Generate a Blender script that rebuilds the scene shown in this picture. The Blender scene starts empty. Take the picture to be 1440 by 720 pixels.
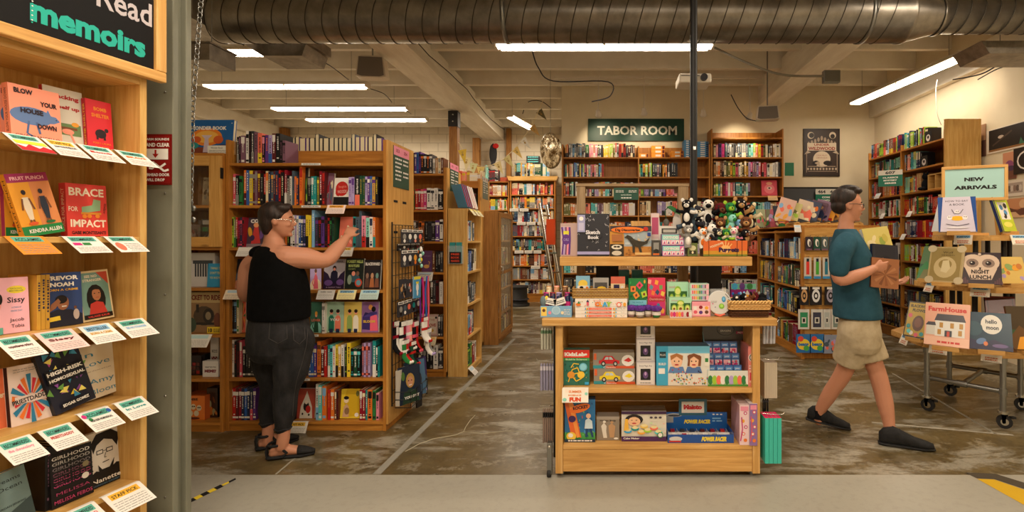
import bpy,math,random
from mathutils import Vector,Matrix,Euler
R=random.Random(7)
F,CX,CY,H=700.,850.,335.,1.45
V=Vector
def PX(px,Y):return (px-CX)*Y/F
def PZ(py,Y):return H-(py-CY)*Y/F
def P(px,py,Y):return V((PX(px,Y),Y,PZ(py,Y)))
def lin(c):return tuple((x/12.92 if x <= .04045 else ((x+.055)/1.055)**2.4) for x in c)
def hx(s):return lin((int(s[0:2],16)/255,int(s[2:4],16)/255,int(s[4:6],16)/255))
COL={k:hx(v) for k,v in dict(red='B8241F',crimson='8E1428',maroon='5A1A20',coral='E8705A',salmon='F09A85',orange='E2762A',amber='E8A23A',
    yellow='E6C832',gold='C99A3C',cream='E6D8B4',white='E4E0DA',grey='8C8A86',black='18171A',charcoal='34343A',navy='1E2A4C',blue='2E5CA8',sky='7FB2DC',
    teal='1E8C8C',mint='8CCFC0',green='2E7A40',forest='1E4A34',lime='9CC43C',olive='6C6C34',purple='5C3484',lilac='B09CCC',mauve='7A5468',pink='E48CA4',
    magenta='C42C78',brown='6A402A',tan='B88C5C',aqua='5CC4C4',slate='4A5A68',rose='D8586C',cyan='3CA4D8').items()}
def col(c):return COL[c] if isinstance(c,str) and c in COL else (hx(c) if isinstance(c,str) else c)
SC=bpy.context.scene
LINK=SC.collection.objects.link
MATS={}
def mat(name,base=(.5,.5,.5),rough=.5,metal=0.,spec=.5,**k):
    m=bpy.data.materials.new(name);m.use_nodes=True
    nt=m.node_tree;b=nt.nodes['Principled BSDF']
    b.inputs['Base Color'].default_value=(*base,1);b.inputs['Roughness'].default_value=rough
    b.inputs['Metallic'].default_value=metal;b.inputs['Specular IOR Level'].default_value=spec
    for kk,vv in k.items():b.inputs[kk.replace('_',' ')].default_value=vv
    MATS[name]=m
    return m,nt,b
def nn(nt,t,**k):
    n=nt.nodes.new(t)
    for a,v in k.items():setattr(n,a,v)
    return n
def attr_mat(name,rough,spec=.4,**k):
    m,nt,b=mat(name,rough=rough,spec=spec,**k)
    a=nn(nt,'ShaderNodeAttribute',attribute_name='Col');nt.links.new(a.outputs['Color'],b.inputs['Base Color'])
attr_mat('print',.45,.35)
attr_mat('gloss',.25,.5)
attr_mat('cloth',.9,.1)
attr_mat('matte',.75,.25)
attr_mat('glossmetal',.35,.5,Metallic=.9)
def ramp(nt,stops):
    r=nn(nt,'ShaderNodeValToRGB');e=r.color_ramp.elements
    while len(e)<len(stops):e.new(.5)
    for i,(p,c) in enumerate(stops):e[i].position=p;e[i].color=(*c,1)
    return r
def noise(nt,scale,detail=3,rough=.5,sc=(1,1,1),coord='Object',dist=0.):
    tc=nn(nt,'ShaderNodeTexCoord');mp=nn(nt,'ShaderNodeMapping');mp.inputs['Scale'].default_value=sc
    n=nn(nt,'ShaderNodeTexNoise');n.inputs['Scale'].default_value=scale;n.inputs['Detail'].default_value=detail
    n.inputs['Roughness'].default_value=rough;n.inputs['Distortion'].default_value=dist
    nt.links.new(tc.outputs[coord],mp.inputs['Vector']);nt.links.new(mp.outputs['Vector'],n.inputs['Vector'])
    return n
def mixc(nt,a,b,fac,mode='MIX'):
    m=nn(nt,'ShaderNodeMix',data_type='RGBA',blend_type=mode)
    for s,v in ((0,fac),(6,a),(7,b)):
        if hasattr(v,'is_output') or hasattr(v,'links'):nt.links.new(v,m.inputs[s])
        else:m.inputs[s].default_value=v if s==0 else (*v,1)
    return m.outputs[2]
def wood(name,c1,c2,c3,rough=.45,knots=True):
    for ax,sc in (('x',(.6,9,9)),('y',(9,.6,9)),('z',(9,9,.6))):
        m,nt,b=mat(name+'_'+ax,rough=rough,spec=.35)
        n=noise(nt,5,5,.6,sc,dist=.6);r=ramp(nt,[(.3,c2),(.55,c1),(.75,c3)])
        nt.links.new(n.outputs['Fac'],r.inputs['Fac'])
        n2=noise(nt,1.6,2,.5);r2=ramp(nt,[(.3,(.78,.78,.78)),(.7,(1,1,1))]);nt.links.new(n2.outputs['Fac'],r2.inputs['Fac'])
        out=mixc(nt,r.outputs['Color'],r2.outputs['Color'],1.,'MULTIPLY')
        if knots:
            tc=nn(nt,'ShaderNodeTexCoord');vo=nn(nt,'ShaderNodeTexVoronoi');vo.inputs['Scale'].default_value=4.2
            mp=nn(nt,'ShaderNodeMapping');mp.inputs['Scale'].default_value=tuple(.55 if s<1 else 1.15 for s in sc)
            nt.links.new(tc.outputs['Object'],mp.inputs['Vector']);nt.links.new(mp.outputs['Vector'],vo.inputs['Vector'])
            rk=ramp(nt,[(.05,(.25,.11,.04)),(.11,(1,1,1))]);nt.links.new(vo.outputs['Distance'],rk.inputs['Fac'])
            out=mixc(nt,out,rk.outputs['Color'],.75,'MULTIPLY')
        nt.links.new(out,b.inputs['Base Color'])
wood('oak',hx('D8A660'),hx('C08C4A'),hx('E4BA7C'),.4,False)
wood('case',hx('BA7A30'),hx('9E6424'),hx('CC9042'),.45,False)
wood('pine',hx('DCAF66'),hx('C6934A'),hx('E6C07C'),.45,True)
wood('panel',hx('D6A258'),hx('C08A42'),hx('E0B26C'),.45,True)
wood('dark',hx('7C4A20'),hx('5E3414'),hx('8C5828'),.5,True)
wood('grey',hx('A88C68'),hx('8A7050'),hx('BCA07C'),.6,False)
wood('post',hx('A87438'),hx('845624'),hx('BC8848'),.6,True)
mat('steel',hx('8E8E8A'),.35,.9)
mat('chrome',hx('D0D0CC'),.2,1.)
mat('iron',hx('1C1B1C'),.5,.2)
mat('wire',hx('141416'),.4,.3)
mat('rubber',hx('18181A'),.7)
mat('whitepaint',hx('D8CFC0'),.5)
mat('skin',hx('BE8468'),.5,0,.35,Subsurface_Weight=.05)
mat('lens',hx('D8DCE0'),.05,0,.5,Transmission_Weight=.9)
mat('glass',(.95,.97,.96),.03,0,.5,Transmission_Weight=1.,Alpha=.25)
m,nt,b=mat('plastic',(.9,.92,.95),.12,0,.5,Alpha=.22)
for nm,c,st in (('tubelight',(1.,.86,.70),9.),('spotlens',(1.,.83,.60),22.)):
    m,nt,b=mat(nm,(.9,.9,.9),.3)
    b.inputs['Emission Color'].default_value=(*c,1);b.inputs['Emission Strength'].default_value=st
def noisy(name,c1,c2,scale,rough,metal=0,sc=(1,1,1),bump=0,det=4,lo=.35,hi=.65,spec=.4):
    m,nt,b=mat(name,rough=rough,metal=metal,spec=spec)
    n=noise(nt,scale,det,.6,sc);r=ramp(nt,[(lo,c1),(hi,c2)]);nt.links.new(n.outputs['Fac'],r.inputs['Fac'])
    nt.links.new(r.outputs['Color'],b.inputs['Base Color'])
    if bump:
        bp=nn(nt,'ShaderNodeBump');bp.inputs['Strength'].default_value=bump;bp.inputs['Distance'].default_value=.01
        nt.links.new(n.outputs['Fac'],bp.inputs['Height']);nt.links.new(bp.outputs['Normal'],b.inputs['Normal'])
    return m,nt,b,n
noisy('duct',hx('7A746C'),hx('9A948A'),5,.34,.9,(1,1,1),.04)
noisy('galv',hx('7A7268'),hx('9A9184'),9,.4,.75)
noisy('ceilpaint',hx('DDD6C6'),hx('E8E2D4'),3,.7,0,(1,1,1),.1)
noisy('beampaint',hx('DCD6C8'),hx('ECE8DC'),3,.65,0,(3,.5,3),.5)
noisy('plaster',hx('D8CAAC'),hx('E2D6BA'),1.2,.75,0,(1,1,1),.05)
noisy('columnpaint',hx('6C6C5E'),hx('7C7C6C'),6,.45,.0,(1,1,.3),.1)
noisy('denim',hx('101012'),hx('2C2A2C'),16,.9,0,(1,1,.5),.8,lo=.35,hi=.75)
noisy('blackknit',hx('060606'),hx('0B0B0C'),30,.95,0,(1,1,1),.2,spec=.1)
noisy('tealtee',hx('264858'),hx('2E5464'),12,.9,0,(1,1,1),.2,spec=.15)
noisy('khaki',hx('A8977A'),hx('BCAC90'),12,.9,0,(1,1,1),.2,spec=.15)
noisy('hair',hx('120C0A'),hx('2E1C14'),40,.55,0,(1,1,.2),.6)
noisy('canvas',hx('141415'),hx('202022'),30,.85,0,(1,1,1),.2)
noisy('brass',hx('6A5432'),hx('E8DCC0'),12,.25,.9,(1,1,1),.8,lo=.4,hi=.6)
m,nt,b,n=noisy('block',hx('DCD0B8'),hx('E8DECA'),2,.7)
tc=nn(nt,'ShaderNodeTexCoord');mp=nn(nt,'ShaderNodeMapping');mp.inputs['Rotation'].default_value=(math.pi/2,0,0)
bt=nn(nt,'ShaderNodeTexBrick');bt.inputs['Scale'].default_value=1.;bt.inputs['Brick Width'].default_value=.41;bt.inputs['Row Height'].default_value=.205
bt.inputs['Mortar Size'].default_value=.008;bt.inputs['Color1'].default_value=(1,1,1,1);bt.inputs['Color2'].default_value=(.96,.96,.96,1);bt.inputs['Mortar'].default_value=(.72,.7,.66,1)
sp=nn(nt,'ShaderNodeSeparateXYZ');cb=nn(nt,'ShaderNodeCombineXYZ');ad=nn(nt,'ShaderNodeMath',operation='ADD')
nt.links.new(tc.outputs['Object'],sp.inputs[0]);nt.links.new(sp.outputs['X'],ad.inputs[0]);nt.links.new(sp.outputs['Y'],ad.inputs[1])
nt.links.new(ad.outputs[0],cb.inputs['X']);nt.links.new(sp.outputs['Z'],cb.inputs['Y']);nt.links.new(cb.outputs[0],bt.inputs['Vector'])
rr=[x for x in nt.nodes if x.type=='VALTORGB'][0]
nt.links.new(mixc(nt,rr.outputs['Color'],bt.outputs['Color'],1.,'MULTIPLY'),b.inputs['Base Color'])
def concrete(name,paint,brown,dark,lo,hi,rough,sp=.5):
    m,nt,b=mat(name,rough=rough,spec=.5)
    n1=noise(nt,1.9,12,.74,(.7,1.6,1),dist=.35);r1=ramp(nt,[(lo,(0,0,0)),(hi,(1,1,1))]);nt.links.new(n1.outputs['Fac'],r1.inputs['Fac'])
    n2=noise(nt,3.1,6,.7);r2=ramp(nt,[(.3,dark),(.7,brown)]);nt.links.new(n2.outputs['Fac'],r2.inputs['Fac'])
    n3=noise(nt,22,5,.7);r3=ramp(nt,[(.36,(.3,.27,.23)),(.5,(1,1,1))]);nt.links.new(n3.outputs['Fac'],r3.inputs['Fac'])
    n4=noise(nt,.7,3,.5);r4=ramp(nt,[(.3,tuple(.82*x for x in paint)),(.7,paint)]);nt.links.new(n4.outputs['Fac'],r4.inputs['Fac'])
    o=mixc(nt,r4.outputs['Color'],r2.outputs['Color'],r1.outputs['Color'])
    n5=noise(nt,5.5,10,.75);r5=ramp(nt,[(.56,(0,0,0)),(.6,(1,1,1))]);nt.links.new(n5.outputs['Fac'],r5.inputs['Fac'])
    o=mixc(nt,o,hx('A29A88'),mixc(nt,(0,0,0),r5.outputs['Color'],sp))
    o=mixc(nt,o,r3.outputs['Color'],sp,'MULTIPLY');nt.links.new(o,b.inputs['Base Color'])
    rr=nn(nt,'ShaderNodeMapRange');rr.inputs['To Min'].default_value=rough-.12;rr.inputs['To Max'].default_value=rough+.15
    nt.links.new(n2.outputs['Fac'],rr.inputs['Value']);nt.links.new(rr.outputs[0],b.inputs['Roughness'])
    bp=nn(nt,'ShaderNodeBump');bp.inputs['Strength'].default_value=.25;bp.inputs['Distance'].default_value=.004
    nt.links.new(n1.outputs['Fac'],bp.inputs['Height']);nt.links.new(bp.outputs['Normal'],b.inputs['Normal'])
concrete('floormat',hx('989282'),hx('70603E'),hx('4A3F28'),.42,.5,.3,.38)
concrete('slabmat',hx('A6A296'),hx('847C6A'),hx('5A5448'),.64,.74,.42,.12)
class MB:
    def __init__(s,m='print'):s.v=[];s.f=[];s.c=[];s.m=[];s.s=[];s.mat=m;s.T=None
    def add(s,vs,fs,c='white',m=None,sm=False):
        o=len(s.v);c=col(c);m=m or s.mat
        s.v+=[tuple(s.T @ V(p)) if s.T else tuple(p) for p in vs]
        for f in fs:s.f.append([o+i for i in f]);s.c.append(c);s.m.append(m);s.s.append(sm)
        return s
    def box(s,a,b,c='white',m=None,top=None):
        (x0,y0,z0),(x1,y1,z1)=a,b
        if x0>x1:x0,x1=x1,x0
        if y0>y1:y0,y1=y1,y0
        if z0>z1:z0,z1=z1,z0
        m=m or s.mat
        if m in ('oak','case','pine','panel','dark','grey','post'):
            d=(x1-x0,y1-y0,z1-z0);m+='_'+'xyz'[d.index(max(d))]
        vs=[(x0,y0,z0),(x1,y0,z0),(x1,y1,z0),(x0,y1,z0),(x0,y0,z1),(x1,y0,z1),(x1,y1,z1),(x0,y1,z1)]
        fs=[(0,3,2,1),(4,5,6,7),(0,1,5,4),(1,2,6,5),(2,3,7,6),(3,0,4,7)]
        if top is None:s.add(vs,fs,c,m)
        else:
            s.add(vs,fs[:1]+fs[2:],c,m);s.add(vs,fs[1:2],top,m)
        return s
    def prism(s,poly,y0,y1,c='white',m=None,axis='y',sm=False):
        n=len(poly)
        mp={'y':lambda a,b,t:(a,t,b),'x':lambda a,b,t:(t,a,b),'z':lambda a,b,t:(a,b,t)}[axis]
        vs=[mp(a,b,y0) for a,b in poly]+[mp(a,b,y1) for a,b in poly]
        fs=[tuple(range(n)),tuple(range(2*n-1,n-1,-1))]
        s.add(vs,fs,c,m);s.add(vs,[(i,i+n,(i+1) % n+n,(i+1) % n) for i in range(n)],c,m,sm)
        return s
    def tube(s,pts,r,n=8,c='white',m=None,closed=False,ref=None):
        pts=[V(p) for p in pts];k=len(pts);rs=r if isinstance(r,(list,tuple)) else [r]*k
        vs=[];prev=None
        for i,p in enumerate(pts):
            t=(pts[(i+1) % k]-pts[i-1]) if closed else (pts[min(i+1,k-1)]-pts[max(i-1,0)])
            t=t.normalized() if t.length>1e-9 else V((0,0,1))
            a=prev if prev is not None else (V(ref) if ref else (V((0,0,1)) if abs(t.z)<.9 else V((1,0,0))))
            a=(a-t*a.dot(t));a=a.normalized() if a.length>1e-6 else t.orthogonal().normalized()
            b_=t.cross(a);prev=a
            ra,rb=rs[i] if isinstance(rs[i],(list,tuple)) else (rs[i],rs[i])
            for j in range(n):
                w=2*math.pi*j/n;vs.append(p+a*math.cos(w)*ra+b_*math.sin(w)*rb)
        fs=[]
        for i in range(k if closed else k-1):
            for j in range(n):q=(i+1) % k;fs.append((i*n+j,i*n+(j+1) % n,q*n+(j+1) % n,q*n+j))
        s.add(vs,fs,c,m,True)
        if not closed:s.add(vs,[tuple(range(n-1,-1,-1)),tuple((k-1)*n+j for j in range(n))],c,m)
        return s
    def cyl(s,a,b,r,n=12,c='white',m=None,r2=None):
        return s.tube([a,b],[r,r if r2 is None else r2],n,c,m)
    def ball(s,p,r,c='white',m=None,nu=12,nv=8,rot=None):
        r=r if isinstance(r,(list,tuple)) else (r,r,r);vs=[];p=V(p)
        for i in range(1,nv):
            a=math.pi*i/nv
            for j in range(nu):w=2*math.pi*j/nu;q=V((r[0]*math.sin(a)*math.cos(w),r[1]*math.sin(a)*math.sin(w),r[2]*math.cos(a)));vs.append(p+(rot @ q if rot else q))
        t,b_=V((0,0,r[2])),V((0,0,-r[2]));vs+=[p+(rot @ t if rot else t),p+(rot @ b_ if rot else b_)];T,B=len(vs)-2,len(vs)-1
        fs=[(i*nu+j,(i+1)*nu+j,(i+1)*nu+(j+1) % nu,i*nu+(j+1) % nu) for i in range(nv-2) for j in range(nu)]
        fs+=[(T,j,(j+1) % nu) for j in range(nu)]+[(B,(nv-2)*nu+(j+1) % nu,(nv-2)*nu+j) for j in range(nu)]
        s.add(vs,fs,c,m,True);return s
    def lathe(s,prof,cx=0,cy=0,n=20,c='white',m=None,ax='z'):
        vs=[]
        for r,z in prof:
            for j in range(n):
                w=2*math.pi*j/n;vs.append({'z':(cx+r*math.cos(w),cy+r*math.sin(w),z),'y':(cx+r*math.cos(w),z,cy+r*math.sin(w)),'x':(z,cx+r*math.cos(w),cy+r*math.sin(w))}[ax])
        fs=[(i*n+j,i*n+(j+1) % n,(i+1)*n+(j+1) % n,(i+1)*n+j) for i in range(len(prof)-1) for j in range(n)]
        s.add(vs,fs,c,m,True);s.add(vs,[tuple(range(n-1,-1,-1)),tuple((len(prof)-1)*n+j for j in range(n))],c,m);return s
    def build(s,name,parent=None,loc=None,rz=0.,rx=0.,ry=0.,bevel=0):
        me=bpy.data.meshes.new(name);me.from_pydata(s.v,[],s.f)
        names=[]
        for x in s.m:
            if x not in names:names.append(x)
        for x in names:me.materials.append(MATS.get(x) or MATS[x+'_x'])
        me.polygons.foreach_set('material_index',[names.index(x) for x in s.m]);me.polygons.foreach_set('use_smooth',s.s)
        at=me.color_attributes.new('Col','FLOAT_COLOR','CORNER');buf=[]
        for f,c in zip(s.f,s.c):buf+=[c[0],c[1],c[2],1.]*len(f)
        at.data.foreach_set('color',buf);me.update()
        o=bpy.data.objects.new(name,me);LINK(o)
        if parent:o.parent=parent
        if loc is not None:o.location=loc
        o.rotation_euler=(rx,ry,rz)
        if bevel:
            bm=o.modifiers.new('b','BEVEL');bm.width=bevel;bm.segments=2;bm.limit_method='ANGLE'
        return o
_G={}
def glyph(t,bold):
    k=(t,bold)
    if k not in _G:
        cu=bpy.data.curves.new('t','FONT');cu.body=t;cu.size=1;cu.resolution_u=2;cu.offset=bold*1.5;cu.align_x='CENTER'
        ob=bpy.data.objects.new('t',cu);me=bpy.data.meshes.new_from_object(ob)
        vs=[tuple(v.co) for v in me.vertices];fs=[tuple(p.vertices) for p in me.polygons]
        bpy.data.objects.remove(ob);bpy.data.curves.remove(cu);bpy.data.meshes.remove(me)
        xs=[v[0] for v in vs] or [0,1];_G[k]=(vs,fs,min(xs),max(xs))
    return _G[k]
def busy(a,u0,w0,u1,w1,n,cols,seed=1,s=.05):
    r=random.Random(seed)
    for i in range(n):a.ell(r.uniform(u0,u1),r.uniform(w0,w1),r.uniform(.3,1)*s,r.uniform(.3,1)*s*.8,cols[i % len(cols)],r.choice([3,4,5,7]),r.uniform(0,6))
class Art:
    """flat printed shapes in unit coordinates (u across, w up) on a rectangle, each shape a hair above the last"""
    def __init__(s,mb,O,U,W,w,h,m=None):
        s.mb,s.O,s.U,s.W,s.w,s.h,s.m=mb,V(O),V(U).normalized(),V(W).normalized(),w,h,m;s.N=s.U.cross(s.W);s.k=1
    def pt(s,u,w):return s.O+s.U*(u*s.w)+s.W*(w*s.h)+s.N*(.0003+.00022*s.k)
    def poly(s,pts,c):s.mb.add([s.pt(*p) for p in pts],[tuple(range(len(pts)))],c,s.m);s.k+=1;return s
    def rect(s,a,b,c_,d,c):return s.poly([(a,b),(c_,b),(c_,d),(a,d)],c)
    def ell(s,u,w,ru,rw,c,n=14,a=0):
        ca,sa=math.cos(a),math.sin(a)
        return s.poly([(u+ru*math.cos(2*math.pi*i/n)*ca-rw*math.sin(2*math.pi*i/n)*sa,w+ru*math.cos(2*math.pi*i/n)*sa+rw*math.sin(2*math.pi*i/n)*ca) for i in range(n)],c)
    def circ(s,u,w,r,c,n=14):return s.ell(u,w,r/s.w,r/s.h,c,n)
    def line(s,pts,t,c):
        for (a,b),(c_,d) in zip(pts[:-1],pts[1:]):
            A=V((a*s.w,b*s.h));B=V((c_*s.w,d*s.h));q=(B-A)
            if q.length<1e-9:continue
            q=V((-q.y,q.x)).normalized()*t/2
            s.mb.add([s.pt((p.x)/s.w,(p.y)/s.h) for p in (A-q,B-q,B+q,A+q)],[(0,1,2,3)],c,s.m)
        s.k+=1;return s
    def txt(s,t,u,w,h,c,mw=None,bold=.0,rot=0.,al='c',sl=0):
        """text with cap height h (fraction of the rectangle's height), centred at u,w; mw = exact width (fraction)"""
        vs,fs,x0,x1=glyph(t,bold);sy=h*s.h/.73;sx=sy
        if mw:sx=mw*s.w/max(x1-x0,1e-6)
        mx=(x0+x1)/2 if al=='c' else x0;ca,sa=math.cos(rot),math.sin(rot);out=[]
        for x,y,z in vs:
            a,b_=(x-mx)*sx+sl*y*sy,(y-.36)*sy;out.append(s.pt(u+(a*ca-b_*sa)/s.w,w+(a*sa+b_*ca)/s.h))
        if s.mb.mat is not None and out:s.mb.add(out,fs,c,s.m)
        s.k+=1;return s
    def scrib(s,u0,u1,w0,w1,n,c='grey',t=.25,rnd=R):
        """n lines of small printed dashes"""
        dw=(w1-w0)/n
        for i in range(n):
            u=u0
            while u<u1-.02:
                L=min(rnd.uniform(.04,.16),u1-u);s.mb.add([s.pt(*p) for p in ((u,w0+dw*i),(u+L,w0+dw*i),(u+L,w0+dw*(i+t)),(u,w0+dw*(i+t)))],[(0,1,2,3)],c,s.m);u+=L+.02
        s.k+=1;return s
def thing(name,label,cat,loc=(0,0,0),rz=0.,group=None,rx=0.):
    o=bpy.data.objects.new(name,None);LINK(o);o.location=loc;o.rotation_euler=(rx,0,rz);o.empty_display_size=.05
    return tag(o,label,cat,group)
def tag(o,label,cat,group=None,kind=None):
    if label:o['label']=label
    if cat:o['category']=cat
    if group:o['group']=group
    if kind:o['kind']=kind
    return o
def struct(o):o['kind']='structure';return o
ORD='zeroth first second third fourth fifth sixth seventh eighth ninth tenth eleventh twelfth thirteenth fourteenth fifteenth sixteenth seventeenth eighteenth nineteenth'.split()
TENS={2:'twent',3:'thirt',4:'fort',5:'fift',6:'sixt'}
def ordn(n):
    if n<20:return ORD[n]
    return TENS[n//10]+'ieth' if n % 10==0 else TENS[n//10]+'y-'+ORD[n % 10]
def spine_geo(mb,x,t,h,d,c,acc,st,full=True,rnd=R):
    """one upright book, spine on the plane y=0 facing -y, pages cream on top"""
    e=min(.0022,t*.12)
    if full:
        mb.box((x,0,0),(x+t,.003,h),c);mb.box((x,.003,0),(x+e,d,h),c);mb.box((x+t-e,.003,0),(x+t,d,h),c)
        mb.box((x+e,.003,.002),(x+t-e,d-.004,h-.004),'cream','matte')
    else:mb.box((x,0,0),(x+t,d,h),c,top='cream')
    a=Art(mb,(x,0,0),(1,0,0),(0,0,1),t,h)
    if st==1:a.rect(0,.78,1,.9,acc);a.rect(0,.06,1,.12,acc)
    elif st==2:a.rect(0,0,1,.35,acc)
    elif st==3:a.rect(0,.55,1,1,acc)
    elif st==4:a.rect(.08,.72,.92,.95,acc);a.rect(.15,.05,.85,.13,acc)
    tc=acc if st in (0,1,4) else ('white' if sum(col(c))<1 else 'black')
    w=rnd.uniform(.3,.45);u0,u1=(.3,.72) if t>.012 else (.25,.8)
    while w<(.74 if st in (1,4) else .88):
        L=rnd.uniform(.015,.05);a.k=4;a.rect(u0+rnd.uniform(0,.1),w,u1-rnd.uniform(0,.1),w+L,tc);w+=L+rnd.uniform(.012,.03)
    if rnd.random()<.5:a.k=4;a.rect(.25,.16,.75,.2,tc)
STUFF=MB()
def stuff_row(M,x0,x1,z,hmin,hmax,pal,seed,fill=1.,d=.16,y0=.03,tmin=.012,tmax=.034):
    r=random.Random(seed);x=x0;end=x0+(x1-x0)*fill
    while x<end-.012:
        n=r.choice([1,1,1,2,3,4]);t=r.uniform(tmin,tmax);hh=r.uniform(hmin,hmax);c=r.choice(pal);a=r.choice(['white','cream','black','yellow','red','sky']);st=r.choice([0,0,1,2,3,4])
        if a==c:a='white' if c != 'white' else 'black'
        for i in range(n):
            if x+t>end:break
            STUFF.T=M @ Matrix.Translation((x,y0+r.uniform(0,.015),z+.001));spine_geo(STUFF,0,t-.0006,hh+r.uniform(-.002,.002),d,c,a,st,False,r);x+=t
        if r.random()<.04:x+=r.uniform(.01,.03)
    STUFF.T=None
SIZE=lambda t,h:('thick ' if t>.035 else 'slim ' if t<.016 else '')+('tall ' if h>.25 else 'small ' if h<.19 else '')
NBOOK=[0]
def one_spine(M,x,z,t,h,d,c,acc,st,label,group,y0=.03,ry=0.,rnd=R,name='book'):
    mb=MB();spine_geo(mb,0,t,h,d,c,acc,st,True,rnd);NBOOK[0]+=1
    o=mb.build(name);o.matrix_world=M @ Matrix.Translation((x,y0,z)) @ Matrix.Rotation(ry,4,'Y');tag(o,label,'book',group);return o
def indiv_row(M,x0,x1,z,spec,where,group,seed,hs=(.2,.25),d=.15,fill=1.,pal=None,tm=(.016,.034),y0=.03):
    """individual books of a row: spec is a list of colour/accent strings, widths drawn at random and fitted"""
    r=random.Random(seed);ts=[r.uniform(*tm) for _ in spec];k=(x1-x0)*fill/sum(ts);x=x0
    for i,(s_,t) in enumerate(zip(spec,ts)):
        c,a=(s_.split('/')+['white'])[:2];hh=r.uniform(*hs);t*= k
        one_spine(M,x,z,t-.001,hh,d,c,a,r.choice([0,1,2,4,0]),f"{SIZE(t,hh)}{c} book with {a} lettering, {ordn(i+1)} along {where}",group,y0=y0+r.uniform(0,.01),rnd=r);x+=t
def book(name,label,w,h,t,art,M,tilt=0.,roll=0.,spine='white',group=None,cat='book',m='print',pages=True,sp=None,bg='white'):
    """face-out book: cover on local y=0 facing -y, bottom centre at M; cover mesh with a page_block child"""
    mb=MB(m);e=.002
    mb.box((-w/2,0,0),(w/2,e,h),bg);mb.box((-w/2,t-e,0),(w/2,t,h),bg);mb.box((-w/2,e,0),(-w/2+e,t-e,h),spine)
    a=Art(mb,(-w/2,0,0),(1,0,0),(0,0,1),w,h);art(a)
    if sp:
        b=Art(mb,(-w/2,0,0),(0,0,1),(0,1,0),h,t);b.rect(0,0,1,1,spine);b.txt(sp[0],.5,.5,.45,sp[1],mw=.8)
    o=mb.build(name);lift=t*math.sin(abs(tilt))+abs(w/2*math.sin(roll))
    o.matrix_world=M @ Matrix.Translation((0,0,lift+.001)) @ Matrix.Rotation(-tilt,4,'X') @ Matrix.Rotation(roll,4,'Y')
    tag(o,label,cat,group)
    if pages:MB('matte').box((-w/2+e,e+.0002,.003),(w/2-.004,t-e-.0002,h-.003),'cream').build('page_block',o)
    return o
def carton(name,label,w,h,d,art,M,tilt=0.,side='grey',cat='box',group=None,top=None,m='gloss'):
    """printed box, front on y=0 facing -y, art on the front, colour on the sides, a lid flap line"""
    mb=MB(m);mb.box((-w/2,0,0),(w/2,d,h),side,top=top or side)
    a=Art(mb,(-w/2,0,0),(1,0,0),(0,0,1),w,h);art(a)
    b=Art(mb,(-w/2,0,h),(1,0,0),(0,1,0),w,d);b.rect(.02,.46,.98,.49,'grey')
    o=mb.build(name,bevel=.0012);o.matrix_world=M @ Matrix.Translation((0,0,d*math.sin(abs(tilt))+.001)) @ Matrix.Rotation(-tilt,4,'X')
    return tag(o,label,cat,group)
def card(label,M,w,h,head,htxt,body='white',art=None,slope=.95,cat='shelf card',group=None,name='shelf_card',htc='black'):
    """card clipped to a shelf front: small tab on top of the edge, face sloping out and down"""
    mb=MB('print');mb.box((-w/2,-.001,0),(w/2,.012,.0012),body)
    c,s_=math.cos(slope),math.sin(slope)
    U=V((1,0,0));W=V((0,c,s_));O=V((-w/2,-.001-h*c,.0012-h*s_))
    q=[O,O+U*w,O+U*w+W*h,O+W*h];n=U.cross(W)*-.0008
    mb.add([*q,*[p+n for p in q]],[(0,1,2,3),(7,6,5,4),(0,4,5,1),(1,5,6,2),(2,6,7,3),(3,7,4,0)],body)
    a=Art(mb,O,U,W,w,h)
    if head:a.rect(.12,.68,.88,.95,head);a.k+=1
    if htxt:a.txt(htxt,.5,.8,.15,htc,mw=.66,bold=.01)
    if art:art(a)
    else:a.scrib(.08,.92,.08,.6,5,'grey')
    o=mb.build(name);o.matrix_world=M;return tag(o,label,cat,group)
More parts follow.
